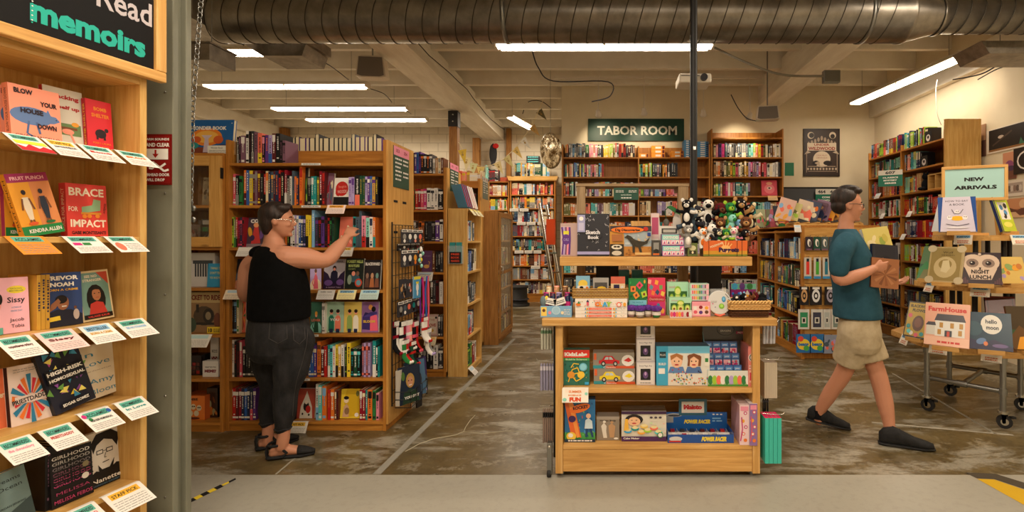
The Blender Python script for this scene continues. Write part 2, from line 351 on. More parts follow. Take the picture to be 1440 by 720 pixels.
def gcover(style,bg,title=None,tc='white',cols=('red','navy','amber'),seed=0,ty=.82,th=.09,sub=None):
    def f(a):
        r=random.Random(seed*7+3);a.rect(0,0,1,1,bg);c=cols
        if style=='figure':
            a.ell(.5,.1,.5,.25,c[2]);a.poly([(.3,0),(.36,.42),(.44,.5),(.56,.5),(.66,.4),(.72,0)],c[0]);a.ell(.5,.58,.1,.085,'salmon');a.ell(.5,.62,.11,.07,c[1]);a.line([(.3,.35),(.2,.2),(.32,.1)],a.w*.07,c[0])
        elif style=='two':
            for u,k in ((.32,0),(.68,1)):
                a.poly([(u-.16,.05),(u-.15,.48),(u-.07,.56),(u+.08,.56),(u+.15,.46),(u+.16,.05)],c[k]);a.ell(u,.66,.09,.075,'salmon');a.ell(u,.7,.1,.06,c[2]);a.rect(u-.1,0,u+.1,.12,'navy')
        elif style=='stripes':
            for i in range(12):
                t0,t1=2*math.pi*i/12,2*math.pi*(i+.5)/12;a.poly([(.5,.45),(.5+.46*math.cos(t0),.45+.38*math.sin(t0)),(.5+.46*math.cos(t1),.45+.38*math.sin(t1))],c[i % len(c)])
        elif style=='scene':
            a.rect(0,0,1,.45,c[0]);a.poly([(0,.3),(.3,.55),(.55,.38),(.8,.6),(1,.4),(1,0),(0,0)],c[1]);a.circ(.7,.7,a.w*.1,c[2]);a.poly([(.1,0),(.25,.28),(.5,.3),(.62,.1),(.9,.15),(.95,0)],c[2])
        elif style=='blob':
            for i in range(9):a.ell(r.uniform(.15,.85),r.uniform(.12,.68),r.uniform(.06,.2),r.uniform(.05,.15),c[i % len(c)],9,r.uniform(0,3))
        elif style=='face':
            a.ell(.5,.45,.32,.3,c[0]);a.ell(.5,.42,.22,.22,'salmon');a.poly([(.25,.5),(.3,.7),(.5,.77),(.7,.7),(.76,.5),(.6,.62),(.4,.6)],c[0]);a.ell(.42,.45,.03,.015,'black');a.ell(.58,.45,.03,.015,'black');a.rect(.43,.31,.57,.33,'red');a.poly([(.2,0),(.3,.18),(.5,.22),(.7,.18),(.8,0)],c[1])
        elif style=='grid':
            for i in range(4):
                for j in range(3):a.rect(.08+i*.22,.08+j*.2,.26+i*.22,.24+j*.2,c[(i*2+j) % len(c)])
        elif style=='frame':a.rect(.06,.04,.94,.96,c[0]);a.rect(.1,.07,.9,.93,bg);a.ell(.5,.42,.28,.24,c[1]);a.ell(.5,.42,.16,.15,c[2])
        a.k+=1
        if title:
            ls=title.split('|');
            for i,l in enumerate(ls):a.txt(l,.5,ty-i*th*1.45,th,tc,mw=min(.88,.13*len(l)+.12),bold=.015)
        if sub:a.txt(sub,.5,.07,.045,tc,mw=.7)
    return f
def case(name,label,w,depth,h,boards,M,wd='case',toe=.06,cat='bookcase',ups=(),back=True,th=.022,side=.025,top=None,group=None,bh=0,kick=None,sidetop=None):
    """open bookcase in local space: x 0..w, front y=0 facing -y; boards are the z of the shelf tops"""
    o=thing(name,label,cat,group=group);o.matrix_world=M
    for x in (0,w-side):
        MB(wd).box((x,0,0),(x+side,depth,h)).build('side_panel',o,bevel=.002)
    for x in ups:MB(wd).box((x-.011,.004,toe),(x+.011,depth-.01,h-.03)).build('divider',o)
    xs=[side]+[v for x in ups for v in (x-.011,x+.011)]+[w-side]
    for z in boards:
        for i in range(0,len(xs),2):MB(wd).box((xs[i],.002,z-th),(xs[i+1],depth-.008,z)).build('shelf',o,bevel=.0015)
    if back:MB(wd).box((side,depth-.008,.02),(w-side,depth,(top or h)+bh)).build('back_panel',o)
    MB(wd).box((side,.012,.0),(w-side,.03,boards[-1]-th)).build('kickboard',o)
    return o
def T(x,y,z,rz=0.):return Matrix.Translation((x,y,z)) @ Matrix.Rotation(rz,4,'Z')
# ================================================================== THE SETTING
def slab(name,a,b,m):return struct(MB(m).box(a,b).build(name))
slab('floor',(-7.8,3.05,-.1),(5.2,11.9,0),'floormat')
slab('floor',(-7.8,-3.2,-.1),(5.2,3.046,.002),'slabmat')
slab('wall_left',(-7.9,-3.2,0),(-7.6,11.9,4.35),'block')
slab('wall_far',(-7.6,11.7,0),(-.75,11.9,4.35),'block')
slab('wall_back',(-.75,8.7,0),(4.9,8.9,4.35),'plaster')
slab('wall_partition',(-.75,8.9,0),(-.6,11.7,4.35),'plaster')
slab('wall_right',(4.72,-3.2,0),(4.9,8.7,4.35),'plaster')
slab('wall_front',(-7.9,-3.4,0),(4.9,-3.2,4.35),'plaster')
slab('ceiling',(-7.9,-3.4,4.3),(4.9,11.9,4.42),'ceilpaint')
y=-2.6;i=0
while y<11.5:
    struct(MB('ceilpaint').box((-7.6,y,4.02),(4.72 if y<8.6 else-.75,y+.085,4.3)).build('ceiling_joist',bevel=.004));y+=.78
def rough_beam(name,x0,x1,y0,y1,z0,z1,seed):
    r=random.Random(seed);mb=MB('beampaint');n=24;vs=[]
    for i in range(n+1):
        y=y0+(y1-y0)*i/n;j=lambda:r.uniform(-.008,.008)
        vs+=[(x0+j(),y,z0+j()),(x1+j(),y,z0+j()),(x1+j(),y,z1),(x0+j(),y,z1)]
    fs=[(i*4+k,i*4+(k+1) % 4,(i+1)*4+(k+1) % 4,(i+1)*4+k) for i in range(n) for k in range(4)]+[(3,2,1,0),tuple(n*4+k for k in range(4))]
    mb.add(vs,fs)
    pts=[(x1+.009,y0+(y1-y0)*i/30,z0+(z1-z0)*(.55+.12*math.sin(i*.9)+r.uniform(-.05,.05))) for i in range(31)]
    mb.tube(pts,.006,5,'2a2018','matte')
    return struct(mb.build(name))
rough_beam('ceiling_beam',-2.83,-2.36,-2,11.69,3.76,4.1,1)
rough_beam('ceiling_beam',2.68,3.06,-2,8.69,3.76,4.18,2)
struct(MB('ceilpaint').box((4.62,4.2,3.55),(4.72,8.69,3.85)).build('trim_1'))
struct(MB('ceilpaint').box((-7.6,5,3.7),(-7.5,11.69,4.02)).build('trim_2'))
for px,X in ((690,0),(0,0)):pass
def cpost(label,x,y,s_,z1,br=True):
    t=thing('timber_post',label,'post',(x,y,0))
    MB('post').box((-s_/2,-s_/2,0),(s_/2,s_/2,z1)).build('shaft',t,bevel=.004)
    if br:
        mb=MB('iron').box((-s_/2-.012,-s_/2-.01,z1-.28),(s_/2+.012,s_/2+.01,z1-.001))
        for dz in (.07,.19):mb.ball((0,-s_/2-.012,z1-dz),.016,'grey','chrome',8,6)
        mb.build('iron_bracket',t)
    return t
cpost('square timber post with black iron bracket under the beam',-2.73,9.05,.15,3.745)
cpost('timber post against the far block wall beside the bracketed post',-2.95,11.5,.16,3.755,False)
cpost('timber post behind the bunting left of the hanging lamp',-2.23,11.635,.11,4.01,False)
cpost('dark timber post in the corner of the far left walls',-7.42,11.55,.16,4.0,False)
cpost('dark timber post behind the hammered disc',-.86,11.3,.14,4.01,False)
def strip(name,label,pts,w,c,z=.0012,cat='floor tape',m='matte'):
    mb=MB(m);(x0,y0),(x1,y1)=pts;q=V((-(y1-y0),x1-x0,0)).normalized()*w/2;a,b=V((x0,y0,z)),V((x1,y1,z))
    v=[a-q,a+q,b+q,b-q];mb.add(v+[p-V((0,0,.001)) for p in v],[(3,2,1,0),(4,5,6,7),(0,1,5,4),(1,2,6,5),(2,3,7,6),(3,0,4,7)],c)
    return tag(mb.build(name),label,cat)
def fl(px,py):Y=H*F/(py-CY);return (PX(px,Y),Y)
strip('floor_tape','long faded grey tape line running down the aisle floor',[(-1.4,3.06),(-1.3,7.2)],.05,'8E8A80')
strip('floor_tape','thin pale line on the floor beside the womans sandals',[fl(388,667),fl(432,630)],.012,'958F80')
strip('floor_tape','thin pale line across the floor in front of the rolling cart',[fl(1226,594),fl(1425,612)],.02,'A09A8C')
strip('floor_tape','thin pale line on the floor running away under the rolling cart',[fl(1255,525),fl(1400,610)],.02,'8E887A')
strip('floor_tape','short pale line on the floor right of the toy display',[fl(1098,591),fl(1120,594)],.02,'A09A8C')
t=thing('hazard_tape','yellow and black striped hazard tape beside the green column','floor tape',(0,0,0))
for i in range(9):
    a,b=fl(252+i*9.4,712-i*4.6),fl(252+(i+1)*9.4,712-(i+1)*4.6);mb=MB('matte');z=.0032;w=.035 if i<7 else .018
    mb.add([(a[0]-w/2,a[1]-.02,z),(a[0]+w/2,a[1]-.04,z),(b[0]+w/2,b[1]-.04,z),(b[0]-w/2,b[1]-.02,z)],[(0,1,2,3)],'yellow' if i % 2 else 'black')
    mb.build('stripe',t)
mb=MB('matte');q=[fl(1374,674),fl(1398,675),fl(1442,690),fl(1442,712)];mb.add([(x,y,.0035) for x,y in q],[(3,2,1,0)],'C8A020')
tag(mb.build('yellow_floor_patch'),'worn yellow painted stripe on the slab at the right corner','floor paint')
mb=MB('matte');q=[fl(1357,665),fl(1400,667),fl(1442,680),fl(1442,689),fl(1398,674.5),fl(1374,673.5)];mb.add([(x,y,.0034) for x,y in q],[(5,4,3,2,1,0)],'4A4236')
tag(mb.build('dark_floor_patch'),'dark brown worn strip above the yellow stripe on the floor','floor paint')
mb=MB('matte');pts=[(668,584),(662,590),(655,600),(652,607),(640,612),(610,617),(590,624),(570,635)]
mb.tube([(*fl(*p),.0002) for p in pts],.003,4,'B0A890');pts=[(652,607),(680,610),(710,606),(740,607)];mb.tube([(*fl(*p),.0002) for p in pts],.002,4,'B0A890')
struct(mb.build('floor_crack'))
# ================================================================== DUCTS, LIGHTS, CEILING FITTINGS
t=thing('ventilation_duct','large round spiral metal duct running along the ceiling','duct',(0,4.6,3.5))
mb=MB('duct');mb.lathe([(.235,-3.55),(.235,2.72),(.245,2.73),(.245,2.76),(.235,2.765)],0,0,40,ax='x');mb.build('main_pipe',t)
mb=MB('duct');mb.lathe([(.235,2.766),(.165,3.04)],0,0,40,ax='x');mb.build('reducer',t)
mb=MB('duct');mb.lathe([(.175,3.045),(.175,3.07),(.155,3.075),(.155,4.7)],0,0,32,ax='x');mb.build('narrow_pipe',t)
mb=MB('galv')
x=-3.5
while x<2.7:
    mb.tube([(x+.07*math.sin(2*math.pi*j/28)*1.,.2375*math.cos(2*math.pi*j/28),.2375*math.sin(2*math.pi*j/28)) for j in range(28)],.0042,4,'3A342C','matte',closed=True);x+=.148
mb.build('spiral_seam',t)
mb=MB('galv')
x=3.15
while x<4.65:
    mb.tube([(x+.04*math.sin(2*math.pi*j/24),.157*math.cos(2*math.pi*j/24),.157*math.sin(2*math.pi*j/24)) for j in range(24)],.0038,4,'4A443A','matte',closed=True);x+=.13
mb.build('spiral_seam',t)
for x in (2.38,-.9):
    mb=MB('steel');mb.tube([(x,.2415*math.cos(2*math.pi*j/28),.2415*math.sin(2*math.pi*j/28)) for j in range(28)],[(.004,.02)]*28,4,closed=True,ref=(0,1,0));mb.box((x-.012,-.002,.24),(x+.012,.002,.79));mb.build('hanger_strap',t)
t=thing('duct_box','dark rectangular metal duct box at the end of the round duct','duct',(-3.56,4.6,3.5))
MB('galv').box((-.34,-.3,-.12),(0,.3,.75)).build('box_body',t,bevel=.004);MB('galv').box((-.37,-.32,-.15),(.0,.32,-.121)).build('flange',t)
t=thing('duct_box','small boxy metal duct stub below the larger duct box','duct',P(278,84,4.2))
MB('galv').box((-.14,0,0),(.1,.3,.14)).build('box_body',t,bevel=.003);MB('galv').box((-.15,-.01,.141),(.11,.31,.155)).build('flange',t);MB('steel').cyl((0,.15,.155),(0,.15,4.295-PZ(84,4.2)),.004,6).build('hanging_rod',t)
t=thing('duct_transition','flat tapered sheet metal duct outlet under the round duct','duct',P(388,70,5.0))
MB('galv').prism([(-.32,.06),(.3,.06),(.26,-.06),(-.14,-.06)],0,.4).build('taper',t);MB('galv').box((.02,.001,.061),(.34,.39,.16)).build('collar',t);MB('steel').cyl((.1,.2,.16),(.1,.2,4.295-PZ(70,5.0)),.004,6).build('hanging_rod',t)
t=thing('duct_transition','flat sheet metal duct end at the upper right corner','duct',P(1415,66,4.8))
MB('galv').prism([(-.24,.06),(.5,.06),(.5,-.06),(-.16,-.06)],0,.4).build('taper',t);MB('steel').cyl((.1,.2,.06),(.1,.2,4.295-PZ(66,4.8)),.004,6).build('hanging_rod',t)
LK=1.0
def fixture(label,x,y,z,L,rz=0.,power=60,cat='ceiling light',real=True):
    t=thing('fluorescent_light',label,cat,(x,y,z),rz,'twin tube fluorescent strips')
    mb=MB('whitepaint');mb.prism([(-.09,.0),(-.045,.055),(.045,.055),(.09,.0),(.085,-.004),(.04,.045),(-.04,.045),(-.085,-.004)],-L/2,L/2,axis='x');mb.build('housing',t)
    for sx in (-1,1):MB('whitepaint').box((sx*L/2-.012,-.075,-.03),(sx*L/2+.012,.075,.053)).build('end_cap',t)
    for sy in (-.045,.045):
        MB('tubelight').cyl((-L/2+.02,sy,-.012),(-.012,sy,-.012),.017,10).build('tube',t);MB('tubelight').cyl((.012,sy,-.012),(L/2-.02,sy,-.012),.017,10).build('tube',t)
    MB('whitepaint').box((-.011,-.07,-.03),(.011,.07,.04)).build('tube_holder',t)
    for sx in (-1,1):MB('steel').cyl((sx*L*.4,0,.055),(sx*L*.4,0,4.29-z),.003,6).build('hanging_rod',t)
    l=bpy.data.lights.new('lamp','AREA');l.shape='RECTANGLE';l.size=L-.1;l.size_y=.15;l.energy=power*LK;l.color=(1.,.85,.67)
    o=bpy.data.objects.new('lamp',l);LINK(o);o.parent=t;o.location=(0,0,-.034);o.visible_camera=True
    return t
fixture('fluorescent light nearest on the left, partly behind the flat duct outlet',-4.8,6.08,3.73,2.44)
fixture('second fluorescent light from the duct in the left row',-4.79,7.5,3.75,2.44)
fixture('third fluorescent light from the duct in the left row',-4.78,9.0,3.8,2.44)
fixture('farthest fluorescent light of the left row, near the block wall',-4.82,10.1,3.86,2.44)
fixture('fluorescent light tucked under the duct above the centre aisle',0.,5.6,3.62,2.44)
fixture('fluorescent light running away on the right above the carrying man',4.13,6.95,3.62,2.1,math.radians(97),32)
fixture('small bright fluorescent light hanging behind the bunting string',PX(734,10.3),10.3,PZ(172,10.3),1.2,math.radians(76),40)
fixture('fluorescent light above the near shop floor',-.6,1.7,3.65,2.44,0,75)  # added above the frame to brighten the near fronts
fixture('fluorescent light above the entrance',-.6,-.6,3.5,2.44,0,120)  # out-of-view fill behind the camera for the toy display and shelf fronts
fixture('fluorescent light by the shop front',2.4,-1.4,3.5,2.44,0,110)  # another added fill fixture, behind the camera to the right
fixture('fluorescent light above the near right floor',3.0,3.5,3.65,2.0,0,70)  # added out of view to lift the cart, man and bookcase end panel
def spot(label,px,py,Y,lit,aim):
    p=P(px,py,Y);t=thing('spot_lamp',label,'spotlight',p,group='spotlights over the green sign')
    q=(V(aim)-p).normalized();M3=q.to_track_quat('-Z','Y').to_matrix().to_4x4()
    mb=MB('whitepaint');mb.T=M3;mb.lathe([(.02,.12),(.035,.1),(.045,.02),(.055,0),(.05,-.002)],n=16);mb.build('shade',t)
    mb=MB('spotlens' if lit else 'steel');mb.T=M3;mb.lathe([(.046,.004),(.044,-.004)],n=16);mb.build('lens',t)
    MB('whitepaint').cyl(tuple(-q*.1),(0,-.02,4.015-p.z),.008,8).build('stem',t)
    if lit:
        l=bpy.data.lights.new('lamp','SPOT');l.energy=35;l.spot_size=1.3;l.spot_blend=.6;l.color=(1.,.8,.55);l.shadow_soft_size=.04
        o=bpy.data.objects.new('lamp',l);LINK(o);o.parent=t;o.location=q*.02;o.rotation_euler=q.to_track_quat('-Z','Y').to_euler()
spot('lit spotlight above the left end of the green room sign',842,162,7.9,True,(0,8.7,3.0))
spot('lit spotlight above the right half of the green room sign',906,160,7.9,True,(.75,8.7,2.9))
spot('unlit small spotlight just right of the black pole',989,162,7.9,False,(1.7,8.6,2.9))
spot('lit spotlight beside the grey wall speaker',1053,166,7.9,True,(2.3,8.6,3.))
t=thing('spot_track','thin metal rail the small spotlights hang from','rail',(0,7.9,4.0));MB('whitepaint').box((-.8,-.015,-.02),(2.5,.015,.01)).build('rail',t)
def speaker(label,px,py,Y,w,h,rz):
    t=thing('loudspeaker',label,'speaker',P(px,py,Y),rz)
    MB('whitepaint').prism([(-w/2,-h*.45),(-w*.42,h*.45),(-w*.3,h/2),(w*.3,h/2),(w*.42,h*.45),(w/2,-h*.45),(w*.35,-h/2),(-w*.35,-h/2)],0,.16).build('cabinet',t,bevel=.006)
    MB('matte').prism([(-w*.44,-h*.4),(-w*.38,h*.42),(w*.38,h*.42),(w*.44,-h*.4),(w*.3,-h*.46),(-w*.3,-h*.46)],-.012,-.001,'77706A').build('grille',t)
    MB('steel').cyl((0,.08,h/2),(0,.08,4.295-PZ(py,Y)),.01).build('bracket',t)
speaker('beige loudspeaker with grey grille hanging left of the painted beam',521,93,6.2,.36,.27,.12)
speaker('grey loudspeaker hanging below the right painted beam',1080,158,7.2,.33,.2,-.2)
t=thing('projector','white projector hanging behind the black pole','projector',P(975,114,5.0))
MB('whitepaint').box((-.16,-.12,-.05),(.16,.14,.04)).build('housing',t,bevel=.015);MB('gloss').cyl((.08,-.121,-.005),(.08,-.15,-.005),.035,16,'charcoal').build('lens_barrel',t)
MB('steel').cyl((0,0,.04),(0,0,4.29-PZ(114,5.0)),.02).build('mount',t);MB('matte').box((-.14,-.1215,.012),(.04,-.121,.02),'charcoal').build('vent_grille',t)
def cable(label,pts,r=.006,c='charcoal',name='ceiling_cable',cat='cable'):
    mb=MB('matte');q=[P(*p) for p in pts];out=[]
    for i in range(len(q)-1):
        a,b,c_,d=q[max(i-1,0)],q[i],q[i+1],q[min(i+2,len(q)-1)]
        for k in range(6):
            s=k/6;out.append(.5*((2*b)+(c_-a)*s+(2*a-5*b+4*c_-d)*s*s+(3*b-a-3*c_+d)*s**3))
    out.append(q[-1]);mb.tube(out,r,6,c);return tag(mb.build(name),label,cat)
cable('black power cable drooping right of the nearest left light',[(440,80,6.1),(465,93,6.6),(490,112,7.4)])
cable('black power cable between the second and third left lights',[(518,124,7.6),(540,132,8.2),(551,144,8.9)])
cable('black power cable between the third and farthest left lights',[(570,155,9.1),(578,160,10.0)])
t=cable('grey conduit crossing the ceiling to the junction box',[(1003,66,5.7),(1050,88,5.7),(1100,105,5.7),(1158,107,5.7)],.014,'8a8478','conduit','conduit')
tag(MB('steel').box((-.06,-.03,-.07),(.125,.04,.07)).build('junction_box',loc=P(1165,108,5.7),bevel=.006),'small grey junction box on the right painted beam','junction box')
cable('thin white cable hanging down to the top of the right bookcase',[(1318,112,6.5),(1316,130,6.5),(1318,160,6.5),(1324,176,6.5)],.005,'white')
cable('tangled black cable at the upper right of the ceiling',[(1440,78,5.6),(1410,88,5.8),(1380,104,5.9),(1340,112,5.9)],.008)
cable('second black cable hanging by the upper right duct',[(1430,92,5.9),(1405,96,5.9),(1375,112,5.9)],.006)
cable('black cable dangling beside the right loudspeaker',[(1028,133,7.2),(1038,152,7.2),(1050,166,7.2),(1063,170,7.2)],.007)
cable('bent black conduit curving down from the ceiling left of the sign',[(748,70,6.2),(757,95,6.4),(778,114,6.6),(855,115,6.6),(858,135,6.6),(832,143,6.6)],.008)
cable('cable looping over the small hanging light',[(775,152,9.5),(760,142,9.6),(742,144,9.9),(735,160,10.2)],.008)
t=thing('door_column','tall grey-green steel door column beside the memoirs shelf','column',(-2.05,2.27,0))
MB('columnpaint').box((-.22,-.06,0),(.135,-.03,4.28)).build('front_flange',t,bevel=.004)
MB('columnpaint').box((-.22,-.0295,0),(.118,.0,4.28)).build('recessed_web',t)
MB('columnpaint').box((-.22,.0005,0),(.143,.03,4.28)).build('rear_flange',t,bevel=.004)
mb=MB('steel')
for k in range(9):mb.ball((.1,-.0605,.3+k*.45),(.005,.003,.005),'grey',None,8,6)
mb.build('bolt',t)
mb=MB('gloss');w,h=.14,.225;mb.box((-w/2,0,0),(w/2,.003,h),'6A1010');a=Art(mb,(-w/2,0,0),(1,0,0),(0,0,1),w,h)
a.rect(.03,.03,.97,.97,'7C1616');a.txt('ALARM SOUNDS',.5,.9,.045,'white',mw=.86,bold=.02);a.txt('STAND CLEAR',.5,.79,.07,'white',mw=.88,bold=.03)
a.rect(.1,.5,.9,.71,'white');a.rect(.47,.6,.53,.69,'A01C1C');a.poly([(.5,.53),(.4,.61),(.6,.61)],'A01C1C')
a.ell(.42,.43,.06,.035,'white');a.line([(.48,.42),(.64,.34),(.82,.42)],.009,'white');a.line([(.62,.35),(.78,.27),(.92,.3)],.009,'white');a.line([(.5,.42),(.42,.32),(.3,.33)],.008,'white')
a.txt('OVERHEAD DOOR',.5,.2,.055,'white',mw=.9,bold=.02);a.txt('WILL DROP',.5,.1,.055,'white',mw=.6,bold=.02)
tag(mb.build('warning_sign',loc=(PX(219,2.205),2.205,PZ(260,2.205))),'small dark red overhead door warning sign on the steel column','sign')
mb=MB('steel');n=44
pth=[P(285,-30,2.5),P(278,60,2.5),P(271,150,2.5),P(268,285,2.5)]
def along(p,s):
    L=[(p[i+1]-p[i]).length for i in range(len(p)-1)];s*= sum(L)
    for i,l in enumerate(L):
        if s <= l or i==len(L)-1:return p[i].lerp(p[i+1],s/l)
        s -= l
for i in range(n):
    c=along(pth,i/(n-1));k=i % 2;L,W=.026,.009
    loop=[c+V(((W*math.cos(a) if k else W*.3*math.cos(a)),(W*.3*math.cos(a) if k else W*math.cos(a)),L*.62*math.sin(a))) for a in [2*math.pi*j/12 for j in range(12)]]
    mb.tube(loop,.0028,5,closed=True)
for k in range(5):mb.ball(P(268+(k % 2)*6-2,285+k*8,2.5),(.012,.01,.016),None or 'grey',None,8,6)
tag(mb.build('hanging_chain'),'galvanised steel chain hanging beside the column','chain')
# ================================================================== NEAR MEMOIRS SHELF
NO=V((-1.93,2.10,0));NRZ=math.atan2(.988,.155);NM=Matrix.Translation(NO) @ Matrix.Rotation(NRZ,4,'Z')
def ns(px,py,d):
    k=(px-CX)/F;s=(k*(2.1+.155*d)+1.93+.988*d)/(.155-.988*k);Y=2.1+.988*s+.155*d;return s,H-(py-CY)*Y/F
NW=1.15;nz=[1.80,1.455,1.115,.79,.44]
t=thing('display_bookcase','pine display bookcase of memoirs at the near edge','bookcase');t.matrix_world=NM
MB('pine').box((-.026,0,0),(0,.29,2.12)).build('side_panel',t,bevel=.002);MB('pine').box((-NW,0,0),(-NW+.026,.29,2.12)).build('side_panel',t,bevel=.002)
for z in nz+[.12]:MB('pine').box((-NW+.026,.002,z-.022),(-.0265,.28,z)).build('shelf',t,bevel=.002)
MB('pine').box((-NW+.026,0.002,2.09),(-.0265,.28,2.12)).build('top_panel',t);MB('pine').box((-NW+.026,.281,.0),(-.0265,.29,2.12)).build('back_panel',t)
MB('pine').box((-NW+.026,.01,0),(-.0265,.03,.097)).build('kickboard',t)
t=thing('chalkboard_sign','framed black chalkboard sign reading Must Read memoirs','sign');t.matrix_world=NM
fz0,fz1,fx0,fx1,fw=2.115,2.60,-.95,.045,.042
for z in (fz0,fz1-fw):MB('oak').box((fx0,-.045,z),(fx1,-.012,z+fw)).build('frame_rail',t,bevel=.004)
for x in (fx0,fx1-fw):MB('oak').box((x,-.0455,fz0+fw),(x+fw,-.012,fz1-fw)).build('frame_stile',t,bevel=.004)
mb=MB('matte');mb.box((fx0+fw,-.03,fz0+fw),(fx1-fw,-.02,fz1-fw),'0E0D0F');bw,bh_=fx1-fx0-2*fw,fz1-fz0-2*fw;a=Art(mb,(fx0+fw,-.03,fz0+fw),(1,0,0),(0,0,1),bw,bh_)
def au(s):return (s-fx0-fw)/bw
def aw(z):return (z-fz0-fw)/bh_
a.txt('memoirs',au(-.215),aw(2.24),.2,'2AA898',mw=.37/bw,bold=.03);a.txt('Read',au(-.105),aw(2.385),.24,'B8B0B4',mw=.2/bw,bold=.01);a.txt('Must',au(-.36),aw(2.405),.20,'C8C0C4',mw=.22/bw,bold=.015)
for q in range(14):a.ell(au(-.395),aw(2.19+.008*q),.003,.006,'white' if q % 2 else '2AB4A0',6)
mb.build('board',t)
NG='memoirs on the near pine bookcase'
def nb(name,label,x0,x1,top,z,d,art,tilt=.12,roll=0.,t=.022,spine='white',sp=None,bg='white',hh=None):
    s0,_=ns(x0,300,d);s1,_=ns(x1,300,d);sc=(s0+s1)/2;_,zt=ns((x0+x1)/2,top,d);w=abs(s1-s0);h=hh or (zt-z)
    return book(name,label,w,h,t,art,NM @ Matrix.Translation((sc,d,z)),tilt,roll,spine,NG,sp=sp,bg=bg)
def blow(a):
    a.rect(0,0,1,1,'F0987E');a.ell(.42,.44,.42,.17,'5C78A8',18);a.poly([(.62,.52),(.9,.5),(.98,.42),(.85,.36),(.66,.34)],'5C78A8');a.poly([(.68,.5),(.74,.62),(.8,.5)],'5C78A8')
    a.line([(.35,.34),(.3,.1),(.4,.06)],.006,'4A6494');a.line([(.5,.34),(.55,.12)],.007,'4A6494');a.ell(.9,.44,.015,.01,'black')
    for w_,u,w,mw in (('BLOW',.28,.89,.36),('YOUR',.76,.71,.34),('HOUSE',.42,.53,.44),('DOWN',.7,.27,.38)):a.txt(w_,u,w,.09,'2A1A20',mw=mw,bold=.03)
    a.txt('GINA FRANGELLO',.5,.05,.05,'2A1A20',mw=.86)
nb('book','salmon pink book titled Blow Your House Down with a blue wolf',16,88,124,nz[0],.06,blow,.1,0,.025,'E88A70',('BLOW YOUR HOUSE DOWN','black'),'F0987E')
nb('book','second salmon copy tucked behind Blow Your House Down',3,30,122,nz[0],.10,blow,.1,0,.025,'E88A70',('BLOW YOUR HOUSE DOWN','black'),'F0987E')
def crack(a):
    a.rect(0,0,1,1,'D8D4C8');a.txt('Cracking',.5,.86,.07,'B02020',mw=.8,bold=.03);a.txt('myself up',.5,.68,.06,'B02020',mw=.8,bold=.03);a.rect(.2,.2,.9,.4,'6A8A5A');a.rect(.3,.3,.8,.34,'7A4A2A');a.ell(.55,.26,.16,.05,'salmon');a.line([(.6,.25),(.7,.08)],.007,'salmon');a.ell(.75,.4,.1,.04,'amber')
nb('book','white book with red lettering behind the pink wolf book',66,121,125,nz[0],.11,crack,.1,0,.02,'C03030')
def bomb(a):
    a.rect(0,0,1,1,'D8303C');a.txt('BOMB',.55,.83,.07,'E8902A',mw=.5,bold=.02);a.txt('SHELTER',.55,.7,.07,'E8902A',mw=.7,bold=.02);a.ell(.52,.34,.22,.09,'2A2028');a.ell(.75,.42,.08,.04,'2A2028');a.rect(.34,.22,.42,.3,'2A2028');a.rect(.62,.22,.7,.3,'2A2028');a.txt('MARY LAURA',.55,.15,.04,'E8902A',mw=.7);a.txt('PHILPOTT',.55,.07,.04,'E8902A',mw=.56)
nb('book','red book titled Bomb Shelter with a dark tortoise',124,160,142,nz[0],.09,bomb,.08,0,.018,'B82030',('BOMB SHELTER','yellow'),'D8303C')
def fruit(a):
    a.rect(0,0,1,1,'E8A030');a.rect(.5,.16,1,.86,'D88850');a.rect(0,.86,1,1,'A02C60');a.txt('FRUIT PUNCH',.5,.925,.055,'F0B8C0',mw=.8,bold=.02);a.rect(0,0,1,.16,'1E8040');a.txt('KENDRA ALLEN',.55,.08,.06,'white',mw=.8,bold=.02)
    for u,c1 in ((.3,'E8D8C0'),(.7,'2A3040')):
        a.poly([(u-.09,.45),(u-.07,.62),(u+.07,.62),(u+.09,.45),(u+.05,.25),(u-.05,.25)],c1);a.ell(u,.7,.055,.04,'2A2028');a.line([(u-.08,.6),(u-.14,.42)],.005,'7A4A30');a.line([(u+.08,.6),(u+.14,.42)],.005,'7A4A30');a.line([(u-.03,.26),(u-.05,.2)],.005,'7A4A30');a.line([(u+.03,.26),(u+.05,.2)],.005,'7A4A30')
    a.ell(.3,.2,.12,.025,'D8582A');a.ell(.72,.2,.12,.025,'2A6A3A')
nb('book','yellow Fruit Punch copy standing behind the leaning one',8,52,256,nz[1],.16,fruit,.05,0,.02,'A02C60',None,'E8A030')
nb('book','yellow and magenta Fruit Punch book leaning on its corner',34,92,254,nz[1]-.006,.075,fruit,.1,-.2,.022,'D8902A',('FRUIT PUNCH','black'),'E8A030',hh=.225)
def brace(a):
    a.rect(0,0,1,1,'D84038')
    a.txt('BRACE',.5,.85,.15,'F0E4D0',mw=.86,bold=.02);a.txt('FOR',.16,.52,.09,'F0E4D0',mw=.22,bold=.01);a.txt('IMPACT',.52,.25,.14,'F0E4D0',mw=.88,bold=.02);a.txt('GABE MONTESANTI',.52,.07,.06,'2A1414',mw=.84,bold=.02)
    a.poly([(.36,.44),(.36,.56),(.62,.6),(.66,.72),(.84,.7),(.82,.5)],'8CB088');a.rect(.34,.42,.84,.46,'D89030');a.circ(.42,.38,.008,'E8882A');a.circ(.54,.385,.008,'E8882A');a.circ(.74,.39,.008,'E8882A');a.txt('A MEMOIR',.93,.55,.04,'2A1414',mw=.3,rot=1.4)
nb('book','red book titled Brace for Impact with a green roller skate',95,152,260,nz[1],.09,brace,.06,0,.03,'C83838',('BRACE FOR IMPACT','cream'),'D84038')
